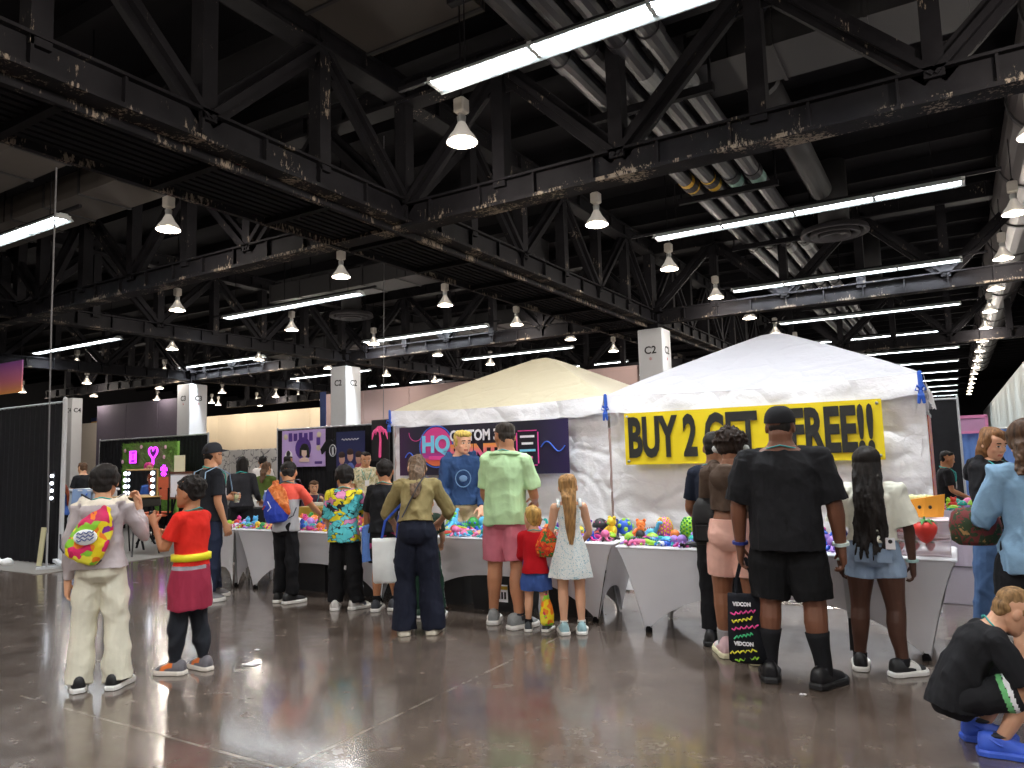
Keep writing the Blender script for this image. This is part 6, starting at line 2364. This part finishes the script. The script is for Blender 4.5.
# 18. helpers behind other tables and far visitors
def simple(x, y, H, ang, label, tone, shirt, pants, hair_style, hm, sleeve=.75, vox=.009, arms=None, drop=0.0, vol=1.0, hpitch=-6, hyaw=0, lean=3, fem=False, ll=0.0, b=1.02, cap_=None, lan=True, feet=None, hip_shift=(0, 0)):
    B = Body(x, y, H, ang, hs=.135, fem=fem, b=b, lean=lean, hpitch=hpitch, hyaw=hyaw, arms=arms or (LEGC, LEGC), drop=drop, feet=feet, hip_shift=hip_shift)
    root = root_of(B, label)
    make_body(B, root, tone, vox=vox)
    sd = int(abs(x) * 10) + 3
    top(B, root, shirt, 'shirt', hem=-.06, o=.022, sleeve=sleeve, flare=.026, loose=.08, vox=.01, seed=sd)
    bottom(B, root, pants, 'trousers', vox=.01, seed=sd + 1)
    shoes(B, root, BLKSH, WSOLE)
    hair(B, root, hm, hair_style, vol, seed=sd, vox=.009, length=ll, back=.08)
    if cap_:
        cap_hat(B, root, cap_)
    if lan:
        lanyard(B, root, TEAL)
    return B, root
HAW = pattern('cream_leaf_print', [(0, '#d8cfae'), (.45, '#e6dfc4'), (.6, '#b8ae84'), (.75, '#e8e2cc'), (.9, '#8aa08a')], 16, 'voronoi', 'CONSTANT', .8, .8)
JEAN = cloth('plain_jeans', '#2c3448')
simple(-9.05, 9.9, 1.76, 168, 'man in cream leaf print shirt behind the gold cloth table', '#b98868', HAW, JEAN, 'short', DKHAIR, hpitch=-16, b=1.1)
simple(-.17, 11.9, 1.5, 80, 'boy in black T-shirt behind the far table right of the tents', '#a4704c', BLKC, JEAN, 'short', DKHAIR, hpitch=-12)
simple(-10.1, 8.1, 1.72, 18, 'woman with black hair in dark jacket behind the man in cap', '#b98868', cloth('charcoal_jacket', '#2c2c31'), BLKP, 'bob', DKHAIR, sleeve=1.9, fem=True, b=1.1, ll=-.2)
simple(-11.3, 9.6, 1.62, 30, 'woman with light brown hair and lime sleeves further back', '#c99a7a', cloth('lime_black', '#4a5a28'), BLKP, 'long', BRHAIR, sleeve=1.7, fem=True, ll=.4)
simple(-13.75, 11.6, 1.78, 10, 'person in white shirt in front of the scribbled mural', '#b98868', cloth('white_cotton', '#d8d2d0'), JEAN, 'short', DKHAIR, lan=False)
simple(-13.3, 11.9, 1.76, 60, 'person in grey-blue jacket beside the one in white shirt', '#b98868', cloth('grey_blue_jacket', '#5a6a84'), BLKP, 'short', DKHAIR, sleeve=1.9, lan=False)
simple(-10.75, 10.3, 1.66, 172, 'seated person with brown hair drinking behind the gold cloth table', '#c99a7a', cloth('plum_top', '#4a3444'), BLKP, 'mop', BRHAIR, sleeve=1.0, drop=.42, feet=((-.06, .25, 4), (.06, .25, -4)),
       arms=(A((.15, .2, -1), (-.2, .6, .8), (-.6, 0, 0), .8), A((.15, .2, -1), (-.35, .75, .2))))
simple(-16.6, 9.1, 1.74, -30, 'man with short brown hair in black shirt beside white panels', '#c99a7a', BLKC, BLKP, 'short', BRHAIR, lan=False)
simple(-16.6, 10.6, 1.70, 150, 'person with bright pink hair in black behind the makeup mirror', '#b98868', BLKC, BLKP, 'short', hair_mat('pink_hair', '#d83a86'), lan=False, vol=1.1)
OB = cloth('orange_blue_top', '#3a5aa0')
B, root = simple(-13.95, 7.25, 1.46, -60, 'woman with long auburn hair in orange and blue top, seen in the mirror', '#c99a7a', OB, BLKP, 'long', hair_mat('auburn_hair', '#7a3418'), sleeve=1.8, fem=True, ll=.9, lan=False)
# ------------------------------------------------------------------ other booths and the far hall
def drape(name, label, x0, x1, y0, y1, h, mat_, fold=.05, n=None, kind=None, cat='curtain', z0=.02, rail=True, group=None, per=.16):
    """hung cloth with vertical folds along a straight line, with its top rail and posts"""
    root = thing(name, label, cat if label else None, ((x0 + x1) / 2, (y0 + y1) / 2, 0), 0, group, kind)
    L = math.hypot(x1 - x0, y1 - y0)
    dx, dy = (x1 - x0) / L, (y1 - y0) / L
    nx, ny = dy, -dx
    nf = int(L / per)
    nu = nf * 8
    sd = x0 * 3 + y0
    def fn(u, v):
        a = u * nf * 2 * PI
        d = fold * (.6 + .4 * noise.noise((u * nf * .6, sd, 0))) * math.sin(a + 1.2 * noise.noise((u * nf * .4, v * .8, sd))) * (1 - .45 * v)
        s_ = (u - .5) * L
        return (s_ * dx + nx * d, s_ * dy + ny * d, z0 + (h - z0) * v)
    MB().grid(fn, min(nu, 900), 6).obj('cloth', mat_, root, smooth=True)
    if rail:
        MB().tube([(-dx * L / 2, -dy * L / 2, h), (dx * L / 2, dy * L / 2, h)], .02, 8).obj('rail', POST, root)
        for s_ in (-L / 2, L / 2):
            MB().tube([(s_ * dx, s_ * dy, 0), (s_ * dx, s_ * dy, h + .03)], .022, 8).obj('post', POST, root)
    return root
BDR = cloth('black_drape', '#1c1c1f', var=.2)
WDR = cloth('white_drape', '#b4bab8', var=.05)
BLD = cloth('blue_drape', '#5f7fb8', var=.1)
r_ = drape('booth_curtain', 'black pleated curtain on a rail at the left edge of the hall', -16.6, -12.62, 6.6, 6.6, 2.68, BDR, .05)
MB().tube([(2.05, -.05, 0), (2.05, -.05, 2.72)], .035, 10).obj('white_upright', WRAP, r_)
MB().box((2.05, -.05, .01), (.4, .4, .02)).obj('base_plate', POST, r_)
root = thing('cloth_bundle', 'white cloth bunched on the floor below the black curtain', 'cloth', (-14.3, 6.35, 0))
m_ = MB()
for k in range(9):
    m_.ball((-.5 + k * .13, .03 * math.sin(k * 2.1), .03), (.11, .09, .045 + .02 * (k % 3)), n=8, m=5)
m_.obj('folds', cloth('white_cloth_bundle', '#dcdcdc'), root, smooth=True)
root = thing('light_stand', 'thin light stand with white foot bar before the black curtain', 'stand', (-12.38, 6.25, 0))
MB().tube([(0, 0, .05), (0, 0, 1.3)], .016, 8).obj('pole', POST, root)
MB().bar((-.25, .25, .10), (.95, -.05, .03), .06, .05).obj('foot_bar', WRAP, root)
MB().bar((-.1, -.1, .025), (.15, .2, .025), .05, .04).obj('cross_foot', WRAP, root)
root = thing('curtain_gap_board', 'narrow pale yellow board added in place of a gap in the black curtain', 'panel', (-12.95, 6.42, 0))
MB().bar((0, 0, .0), (.0, .06, .62), .13, .02).obj('panel', M('pale_yellow_panel', '#cfc9a0', .7, var=.08), root)  # thin board added where a gap in the curtain reveals beige
root = thing('bulb_strip', 'column of four round lit bulbs on the edge of the black curtain', 'light', (-12.7, 6.48, 0))
MB().box((0, 0, 1.28), (.05, .02, .5)).obj('backing', BIN, root)
VB = M('vanity_bulb', '#ffffff', .4, var=0, emit=4.0, ecol='#eaf2ff')
for k in range(4):
    MB().ball((0, -.03, 1.10 + k * .12), .028, n=10, m=7).obj('bulb', VB, root)

CARP = M('grey_carpet', '#77736e', .95, var=.12, vs=40, bmp=.4, bs=120)
struct(MB().box((-20.5, 12.5, .004), (17.2, 13.2, .008)).obj('carpet_floor', CARP))
struct(MB().box((1.2, 22, .004), (2.9, 27, .008)).obj('aisle_carpet_floor', M('lilac_grey_carpet', '#8b8590', .9, var=.1, vs=40)))

# makeup booth: grass wall with neon signs ---------------------------------
drape('booth_curtain', 'black curtain behind the green grass wall', -21.1, -16.25, 12.0, 12.0, 2.36, BDR, .04)
def grass_mat():
    m, nt, b = new_mat('artificial_grass')
    co = coords(nt)
    n = tex_noise(nt, co, 26, 4, .7)
    n2 = tex_noise(nt, co, 3, 2)
    c = ramp(nt, n.outputs['Fac'], [(.3, '#3c6a26'), (.5, '#6aa63c'), (.75, '#a4cf62')])
    nt.links.new(mixc(nt, n2.outputs['Fac'], c, '#7a9c48'), b.inputs['Base Color'])
    b.inputs['Roughness'].default_value = .8
    return m
root = thing('grass_wall', 'green artificial grass wall with purple neon signs at makeup booth', 'backdrop', (-17.5, 11.2, 0))
m_ = MB()
rg = random.Random(3)
m_.box((0, .04, 1.3), (2.3, .06, 1.76))
for k in range(2600):
    x, z = rg.uniform(-1.14, 1.14), rg.uniform(.44, 2.18)
    a = rg.uniform(-.5, .5)
    l_ = rg.uniform(.05, .10)
    m_.add([(x - .012, .01, z), (x + .012, .01, z), (x + l_ * math.sin(a), -.04 - rg.uniform(0, .03), z + l_ * .5 + .03)], [(0, 1, 2)])
m_.obj('grass', grass_mat(), root)
for x in (-1.1, 1.1):
    MB().box((x, .06, 1.1), (.05, .05, 2.2)).obj('post', BLK, root)
NEON = M('neon_magenta', '#e04aff', .4, var=0, emit=1.5, ecol='#d838ff')
PLUM = M('plum_backing', '#5a1a70', .5, var=0)
def neon_sign(x, z, label, shape):
    root = thing('neon_sign', label, 'neon sign', (x, 11.12, z), group='neon signs on the grass wall')
    if shape == 'square':
        MB().rbox((0, 0, 0), (.20, .02, .24), .01).obj('backing', PLUM, root)
        m_ = MB()
        for a, b_ in (((-.12, -.14), (.12, -.14)), ((.12, -.14), (.12, .14)), ((.12, .14), (-.12, .14)), ((-.12, .14), (-.12, -.14)), ((-.06, -.06), (.06, -.06)), ((-.06, .07), (.06, .07)), ((-.06, -.06), (-.06, .07)), ((.06, -.06), (.06, .07))):
            m_.tube([(a[0], -.03, a[1]), (b_[0], -.03, b_[1])], .02, 6)
        m_.obj('neon_tube', NEON, root)
    elif shape == 'heart':
        pts = [(.011 * 16 * math.sin(t) ** 3, -.03, .011 * (13 * math.cos(t) - 5 * math.cos(2 * t) - 2 * math.cos(3 * t) - math.cos(4 * t))) for t in (2 * PI * k / 28 for k in range(29))]
        MB().tube(pts, .022, 6).tube([(.0, -.03, -.19), (.0, -.03, -.28)], .03, 6).obj('neon_tube', NEON, root)
        MB().ball((0, 0, 0), (.09, .02, .09), n=12, m=6).obj('backing', PLUM, root)
    else:
        m_ = MB()
        for k in range(5):
            a = k * 2 * PI / 5
            m_.tube([(0, -.03, 0), (.12 * math.cos(a), -.03, .14 * math.sin(a)), (.12 * math.cos(a + .5), -.03, .14 * math.sin(a + .5)), (0, -.03, 0)], .02, 6)
        m_.obj('neon_tube', NEON, root)
        MB().ball((0, 0, 0), (.08, .02, .08), n=12, m=6).obj('backing', PLUM, root)
neon_sign(-18.0, 1.83, 'square magenta neon sign on the grass wall', 'square')
neon_sign(-17.15, 1.92, 'heart-topped magenta neon sign on the grass wall', 'heart')
neon_sign(-16.7, 1.47, 'flower-shaped magenta neon sign low at right of grass wall', 'flower')
PF = M('pink_blossom', '#e6b8c4', .7, var=.15)
r2 = random.Random(9)
for k, (x, z, w_) in enumerate(((-18.4, 2.0, 'upper left corner'), (-18.5, 1.72, 'left edge'), (-17.7, 2.08, 'above the square sign'), (-17.45, 1.6, 'below the heart sign'), (-16.7, 2.05, 'upper right corner'), (-16.75, 1.8, 'above the flower sign'), (-17.2, 1.4, 'lower middle'))):
    root = thing('silk_flower', 'pale pink silk flower on the grass wall, %s' % w_, 'flower', (x, 11.13, z), group='silk flowers on the grass wall')
    m_ = MB()
    for q in range(6):
        a = q * PI / 3
        m_.ball((.03 * math.cos(a), -.01, .03 * math.sin(a)), (.024, .014, .024), n=6, m=4)
    m_.ball((0, -.02, 0), .016, n=6, m=4)
    m_.obj('petals', PF, root)
# lighted makeup case on a stand
root = thing('makeup_case', 'open makeup case with mirror and lit bulbs on thin black legs', 'makeup case', (-12.95, 8.1, 0))
MB().rbox((0, .06, 1.27), (.98, .03, .52), .01).obj('lid', M('tan_case', '#b08a50', .5, var=.1), root)
MB().box((0, .03, 1.27), (.74, .01, .46)).obj('mirror', M('mirror_glass', '#e8ecee', .04, metal=1.0, var=0), root)
for sg in (-1, 1):
    MB().box((sg * .42, .03, 1.27), (.11, .015, .48)).obj('bulb_panel', BIN, root)
    for k in range(4):
        MB().ball((sg * .42, .0, 1.09 + k * .12), .036, n=10, m=7).obj('bulb', VB, root)
MB().rbox((.05, -.15, .94), (1.15, .40, .16), .02).obj('tray', M('black_gold_case', '#24211c', .4, var=.2), root)
MB().rbox((.05, -.15, 1.03), (1.17, .42, .02), .008).obj('trim', M('tan_case', '#b08a50'), root)
for a, b_ in (((-.35, -.3), (-.45, -.42)), ((.4, -.3), (.52, -.42)), ((-.35, 0), (-.42, .12)), ((.4, 0), (.48, .12))):
    MB().tube([(a[0], a[1], .88), (b_[0], b_[1], .0)], .014, 8).obj('leg', BIN, root)
# boards and director chairs
root = thing('easel_board', 'white board in dark frame standing beside the makeup case', 'board', (-13.68, 9.5, 0))
MB().box((0, 0, 1.17), (.74, .03, .50)).obj('board', PW, root)
m_ = MB()
for (c_, s_) in (((0, -.01, 1.43), (.80, .05, .04)), ((0, -.01, .91), (.80, .05, .04)), ((-.39, -.01, 1.17), (.04, .05, .56)), ((.39, -.01, 1.17), (.04, .05, .56))):
    m_.box(c_, s_)
m_.obj('frame', M('brown_frame', '#6a4434', .5, var=.1), root)
for x in (-.3, .3):
    MB().tube([(x * .6, .0, 1.0), (x * 1.2, -.12, 0)], .016, 8).obj('leg', BLK, root)
root = thing('cream_card', 'cream square card standing above the white easel board', 'card', (-13.95, 9.62, 0))
MB().box((0, 0, 1.62), (.34, .02, .34)).obj('card', M('cream_card', '#e6dcb8', .7, var=.04), root)
MB().tube([(0, .02, 1.5), (0, .02, 0)], .012, 8).obj('stick', BLK, root)
ORC = cloth('terracotta_canvas', '#b5593c')
for k, (x, y, lab) in enumerate(((-13.45, 8.7, 'terracotta director chair in front of the white easel board'), (-14.3, 9.3, 'terracotta director chair behind the makeup case'))):
    root = thing('director_chair', lab, 'chair', (x, y, 0), -.3 + k * .5, 'terracotta director chairs')
    MB().box((0, 0, .62), (.5, .42, .03)).obj('seat', ORC, root)
    MB().box((0, .2, 1.02 if k == 0 else 1.2), (.5, .02, .20 if k == 0 else .3)).obj('backrest', ORC, root)
    for sx in (-1, 1):
        MB().bar((sx * .25, .22, .0), (sx * .25, .22, 1.15), .03, .03).obj('back_post', BLK, root)
        MB().bar((sx * .25, -.2, 0), (-sx * .25, -.2, .62), .03, .03).obj('leg', BLK, root)
        MB().bar((sx * .25, .2, 0), (-sx * .25, .2, .62), .03, .03).obj('leg', BLK, root)
# white counter at left with draped cloth
root = thing('counter', 'white counter with pale blue cloth behind the boy in grey hoodie', 'counter', (-15.7, 8.6, 0))
MB().rbox((0, .2, .55), (1.0, .5, 1.1), .02).obj('counter_body', WRAP, root)
MB().rbox((0, .2, 1.12), (1.06, .56, .05), .01).obj('counter_top', PW, root)
m_ = MB().grid(lambda u, v: (-.35 + .7 * u + .1 * v, -.08 - .05 * math.sin(u * 12) * (1 - v), .35 + .8 * v), 24, 8)
m_.obj('cloth', cloth('pale_blue_cloth', '#8fa4c8'), root, smooth=True)
MB().tube([(.3, -.08, 1.05), (-.3, -.1, .4)], .015, 6).obj('cloth_edge', BLU, root)
tag(MB().rbox((-47, 26.5, 3.5), (1.2, .1, 2.2), .02).obj('wall_sign', M('mustard_board', '#c9992e', .7, var=.08)), 'mustard yellow board high on the far left wall', 'sign')
tag(MB().rbox((-47.8, 27.0, 4.3), (1.4, .1, 1.2), .02).obj('wall_sign', M('deep_blue_board', '#26386a', .7, var=.08)), 'deep blue board beside the mustard board on far wall', 'sign')
# hanging banner, sunset colours
root = thing('hanging_banner', 'pink to orange gradient banner hanging at the left edge', 'banner', (-20.0, 9.0, 3.85))
GRB = grad_print('sunset_banner_print', [(0, '#f0a050'), (.4, '#d8788a'), (1, '#9a5aa8')], -.4, .4)
MB().box((-.1, 0, 0), (1.75, .03, .78)).obj('banner_cloth', GRB, root)
for x in (-.9, .7):
    MB().box((x, 0, 2.55), (.012, .012, 4.4)).obj('hanger_wire', BLK, root)

# idol goods booth: black drapes, banners, gold table ------------------------
bth = drape('booth_curtain', 'black curtain wall of the booth with the purple banner', -14.1, -10.45, 12.35, 12.35, 2.37, BDR, .04)
LIL = M('lilac_banner_print', '#cdb2ea', .5, var=.06, vs=3)
DPU = M('deep_purple_print', '#5a3a94', .5, var=.1)
root = thing('fan_banner', 'lilac banner with round portrait hung on the black booth curtain', 'banner', (-13.08, 12.22, 1.9))
MB().box((0, 0, 0), (1.42, .012, .86)).obj('banner_cloth', LIL, root)
for k in range(6):
    m_ = MB().rbox((-.42 + k * .17, -.012, .27), (.12, .012, .20 - .03 * (k % 2)), .03)
    m_.box((-.42 + k * .17, -.02, .20), (.05, .012, .05))
    m_.obj('title_block', DPU, root)
MB().lathe([(.001, 0), (.26, 0), (.26, .01), (.001, .01)], n=28).obj('portrait_disc', DPU, root).rotation_euler = (PI / 2, 0, 0)
root.children[-1].location = (.08, -.012, -.12)
m_ = MB().ball((.06, -.03, -.08), (.10, .012, .13), n=14, m=8)
m_.ball((.06, -.03, -.30), (.17, .012, .09), n=14, m=6, zmin=-.2)
m_.obj('portrait_face', M('portrait_skin', '#e6c8bc', .6, var=.05), root)
m_ = MB().ball((.07, -.034, .02), (.13, .012, .09), n=14, m=6)
m_.tube([(-.05, -.036, .0), (-.06, -.036, -.16)], .035, 6, flat=.3)
m_.tube([(.18, -.036, .0), (.2, -.036, -.2)], .04, 6, flat=.3)
m_.obj('portrait_hair', INKV, root)
MB().ball((-.48, -.012, -.18), (.13, .012, .14), n=12, m=6).obj('small_portrait', PW, root)
MB().ball((-.48, -.02, -.12), (.07, .012, .08), n=12, m=6).obj('small_portrait_hair', INKV, root)
MB().rbox((.50, -.012, -.34), (.24, .012, .06), .02).obj('caption', DPU, root)
for sg, (x, z) in enumerate(((.50, .0), (.52, .3), (-.58, .28))):
    MB().ball((x, -.012, z), (.07, .012, .07), n=8, m=5).obj('small_emblem', M('pale_gold_print', '#d8cdb4', .5, var=.2), root)
root = thing('poster_stand', 'navy poster with faces on a stand by the booth curtain', 'poster', (-11.48, 12.1, 0))
MB().box((0, 0, 1.55), (.84, .015, 1.35)).obj('print', grad_print('night_poster_print', [(0, '#3a2a5a'), (.5, '#2a2a60'), (1, '#1c2450')], .9, 2.2), root)
MB().rbox((0, 0, .86), (.9, .12, .08), .02).obj('base', POST, root)
MB().tube([(0, .06, 0), (0, .06, 2.2)], .012, 8).obj('pole', POST, root)
MB().tube([(-.25 + .5 * q / 20, -.012, 2.05 + .02 * math.sin(q * 1.7)) for q in range(21)], .008, 5).obj('title_script', PW, root)
for k, x in enumerate((-.25, 0, .25)):
    MB().ball((x, -.012, 1.62 + .06 * (k == 1)), (.09, .012, .12), n=12, m=6).obj('printed_face', M('poster_face', '#c89a8a', .6, var=.1), root)
    MB().ball((x, -.016, 1.71 + .06 * (k == 1)), (.10, .012, .08), n=12, m=6).obj('printed_hair', M('poster_hair', '#3a2420', .6, var=.1), root)
    MB().ball((x, -.010, 1.36), (.13, .01, .18), n=12, m=6).obj('printed_jacket', M('poster_jacket_%d' % k, ('#8a5a9a', '#5a6ab4', '#a84a5a')[k], .6, var=.1), root)
root = thing('display_shirt', 'black shirt with pale round print hanging on the booth curtain', 'shirt', (-12.08, 12.2, 1.72))
m_ = MB().loft([[(x, y, z) for x, z in ((-.2, -.35), (.2, -.35), (.2, .15), (.36, .02), (.40, .14), (.2, .36), (.08, .36), (0, .30), (-.08, .36), (-.2, .36), (-.40, .14), (-.36, .02), (-.2, .15))] for y in (-.03, .0)])
m_.obj('shirt_cloth', BLKC, root)
MB().tube([(.10 * math.cos(a), -.04, .10 + .13 * math.sin(a)) for a in (2 * PI * k / 18 for k in range(19))], .012, 6).obj('round_print', WRAP, root)
MB().bar((0, -.04, .0), (0, -.04, .18), .05, .01).obj('inner_print', WRAP, root)
root = thing('palm_sign', 'pink palm tree sign at the right end of the black booth', 'sign', (-10.72, 12.2, 2.0))
m_ = MB().tube([(0, 0, -.35), (.02, 0, 0), (0, 0, .18)], [.03, .025, .02], 8)
for k in range(7):
    a = PI * k / 6
    m_.tube([(0, 0, .18), (.10 * math.cos(a), 0, .18 + .13 * max(.35, math.sin(a))), (.19 * math.cos(a), 0, .16 + .10 * math.sin(a)), (.22 * math.cos(a), 0, .02 + .12 * math.sin(a))], [.018, .028, .024, .006], 6)
m_.obj('palm', M('pink_palm', '#c8487a', .5, var=.1, emit=.35), root)
MB().box((-.0, .03, -.0), (.5, .02, .9)).obj('backing', BIN, root)
MB().tube([(0, .05, .4), (0, .05, -2.0)], .015, 8).obj('pole', POST, root)
GOLD = M('gold_satin', '#b08f35', .4, var=.15, vs=8, bmp=.6, bs=7)
def cloth_table(x0, x1, y0, y1, h, mat_, lt, lc, grp, drop=.02):
    cx, cy, hx, hy = (x0 + x1) / 2, (y0 + y1) / 2, (x1 - x0) / 2, (y1 - y0) / 2
    root = thing('folding_table', lt, 'table', (cx, cy, 0), 0, grp)
    MB().rbox((0, 0, h - .03), (2 * hx - .04, 2 * hy - .04, .04), .01).obj('tabletop', TTOP, root)
    for sx in (-1, 1):
        for sy in (-1, 1):
            MB().tube([(sx * (hx - .15), sy * (hy - .12), h - .05), (sx * (hx - .12), sy * (hy - .1), 0)], .016, 8).obj('leg', POST, root)
    c = thing('table_cover', lc, 'tablecloth', (cx, cy, 0), 0, grp + ' covers')
    m_ = MB().rbox((0, 0, h), (2 * hx, 2 * hy, .02), .008)
    per = [(-hx, -hy), (hx, -hy), (hx, hy), (-hx, hy), (-hx, -hy)]
    lens = [2 * hx, 2 * hy, 2 * hx, 2 * hy]
    T = sum(lens)
    def fn(u, v):
        s_ = u * T
        k = 0
        while k < 3 and s_ > lens[k]:
            s_ -= lens[k]
            k += 1
        a, b_ = per[k], per[k + 1]
        q = min(1, s_ / lens[k])
        x, y = a[0] + (b_[0] - a[0]) * q, a[1] + (b_[1] - a[1]) * q
        nx, ny = (b_[1] - a[1]) / lens[k], -(b_[0] - a[0]) / lens[k]
        d = .006 + (1 - v) * (.03 + .03 * math.sin(u * T * 16))
        return (x + nx * d, y + ny * d, drop + (h - drop) * v)
    m_.grid(fn, int(T * 22), 8)
    m_.obj('cover_cloth', mat_, c, smooth=False)
    return root
cloth_table(-9.75, -7.75, 8.95, 9.65, .80, GOLD, 'folding table under the gold satin cloth', 'gold satin cloth on the table of the shirt seller', 'gold cloth booth table', .42)
cloth_table(-11.9, -10.1, 8.95, 9.6, .76, BDR, 'folding table under black cloth behind the man in cap', 'black cloth on the table behind the man in cap', 'black cloth booth table')
WBX = M('white_box', '#dcd8d2', .6, var=.08)
for k, (x, y, z, s_, lab) in enumerate(((-9.5, 9.2, .815, (.16, .12, .06), 'flat white box at left end of the gold table'), (-9.15, 9.3, .815, (.12, .12, .1), 'small white box on the gold table near the seated person'), (-8.3, 9.3, .815, (.1, .1, .26), 'tall white carton on the gold table by the seller'), (-8.05, 9.2, .815, (.1, .1, .2), 'shorter white carton at the right on the gold table'),
                                        (-10.9, 9.3, .775, (.5, .3, .12), 'wide white tray on the black table'), (-11.4, 9.3, .775, (.3, .3, .16), 'white carton at left on the black table'))):
    root = thing('carton', lab, 'box', (x, y, z))
    MB().rbox((0, 0, s_[2] / 2), s_, .008).obj('box_body', WBX, root)
    MB().box((0, 0, s_[2]), (s_[0] * .9, s_[1] * .3, .006)).obj('tape', M('box_tape', '#b8ab98', .5, var=0), root)
root = thing('bottle', 'blue plastic bottle standing on the black table', 'bottle', (-10.7, 9.1, .775))
MB().lathe([(.04, 0), (.045, .01), (.045, .2), (.02, .26), (.018, .28)], n=14).obj('bottle_body', M('blue_bottle', '#6a86d0', .3, var=.05), root, smooth=True)
MB().lathe([(.02, .28), (.02, .31)], n=12).obj('bottle_cap', PW, root)
root = thing('stool', 'black stool under the seated person behind the gold table', 'stool', (-10.75, 10.35, 0))
MB().lathe([(.17, .43), (.18, .45), (.17, .47)], n=18).obj('seat', BIN, root)
for k in range(4):
    a = PI / 4 + k * PI / 2
    MB().tube([(.10 * math.cos(a), .10 * math.sin(a), .43), (.17 * math.cos(a), .17 * math.sin(a), 0)], .014, 8).obj('leg', POST, root)
# scribbled mural
def mural_mat():
    m, nt, b = new_mat('scribbled_mural')
    co = coords(nt)
    v = nd(nt, 'ShaderNodeTexVoronoi', feature='DISTANCE_TO_EDGE')
    v.inputs['Scale'].default_value = 3.2
    n = tex_noise(nt, co, 2.0, 3)
    mx = nd(nt, 'ShaderNodeMix', data_type='RGBA')
    mx.inputs['Factor'].default_value = .5
    nt.links.new(co, mx.inputs['A'])
    nt.links.new(n.outputs['Color'], mx.inputs['B'])
    nt.links.new(mx.outputs['Result'], v.inputs['Vector'])
    nt.links.new(ramp(nt, v.outputs['Distance'], [(0, '#4a4a52'), (.05, '#cfcdca'), (1, '#d8d6d2')], 'LINEAR'), b.inputs['Base Color'])
    b.inputs['Roughness'].default_value = .7
    return m
root = thing('mural_wall', 'white free-standing wall covered in black scribbles at the back', 'mural', (-27.2, 22, 0))
for k in range(3):
    MB().rbox((-1.95 + k * 1.95, 0, 1.13), (1.93, .08, 2.22), .01).obj('mural_panel', mural_mat() if k == 0 else bpy.data.materials['scribbled_mural'], root)
tag(MB().rbox((-19.85, 19.5, 3.2), (.3, .04, 1.9), .01).obj('column_banner', M('deep_blue_board', '#26386a')), 'narrow deep blue banner beside the middle white column', 'banner')

# right side: aisle, curtains, booths -----------------------------------------
struct(drape('wall_curtain_right', None, 2.75, 2.75, 14, 92, 5.0, WDR, .09, per=.45, kind='structure'))
drape('booth_curtain', 'tall black curtain panel standing behind the right tent', -1.9, .08, 15.6, 16.2, 2.42, BDR, .02, per=.3)
drape('booth_curtain', 'pale blue curtain at the end of the aisle beside the black panel', .1, 1.6, 18, 18, 1.86, BLD, .04)
root = thing('booth_sign', 'pink framed booth sign above the pale blue curtain', 'sign', (.28, 17.9, 0))
PKF = M('pink_frame', '#d884b4', .5, var=.08)
for c_, s_ in (((0, 0, 2.12), (.62, .06, .06)), ((0, 0, 1.80), (.62, .06, .05)), ((-.29, 0, 1.06), (.05, .06, 2.12)), ((.29, 0, 1.06), (.05, .06, 2.12))):
    MB().box(c_, s_).obj('frame_bar', PKF, root)
MB().box((0, .01, 1.96), (.54, .02, .28)).obj('sign_face', M('lilac_sign', '#b88ab0', .6, var=.1), root)
cloth_table(-1.3, .28, 11.08, 11.75, .70, cloth('lilac_white_cloth', '#c4bccc', var=.04), 'folding table under the lilac white cloth right of the tents', 'lilac white cloth on the table right of the tents', 'right aisle table')
scatter(-.6, .24, 11.12, 11.6, 30, ['dragon', 'octopus', 'turtle', 'mushroom', 'bear'], BRIGHT, 'lilac cloth table right of tents', 'toys on the lilac cloth table', .9, 1.3, z=.712, gap=.1)
# litter on the floor
def scrap(x, y, s_, mat_, lab):
    m_ = MB()
    m_.grid(lambda u, v: (x - s_ / 2 + s_ * u, y - s_ * .35 + s_ * .7 * v + .2 * s_ * u, .004 + .012 * abs(noise.noise((u * 3, v * 3, x)))), 6, 6)
    m_.grid(lambda u, v: (x - s_ / 2 + s_ * u, y - s_ * .35 + s_ * .7 * v + .2 * s_ * u, .003), 6, 6)
    tag(m_.obj('paper_scrap', mat_), lab, 'litter', 'scraps on the floor')
scrap(-4.83, 3.97, .11, PW, 'crumpled white paper scrap alone on the left foreground floor')
scrap(-5.15, 4.3, .04, PW, 'tiny white scrap behind the crumpled paper')
scrap(-.84, 5.32, .08, YEL, 'yellow scrap by the right shoe of the large man')
scrap(-.95, 5.05, .04, PW, 'small white scrap behind the heel of the large man')
scrap(.1, 8.2, .06, PW, 'small white scrap on the aisle floor beside the right table')
grow_bodies()
flush()
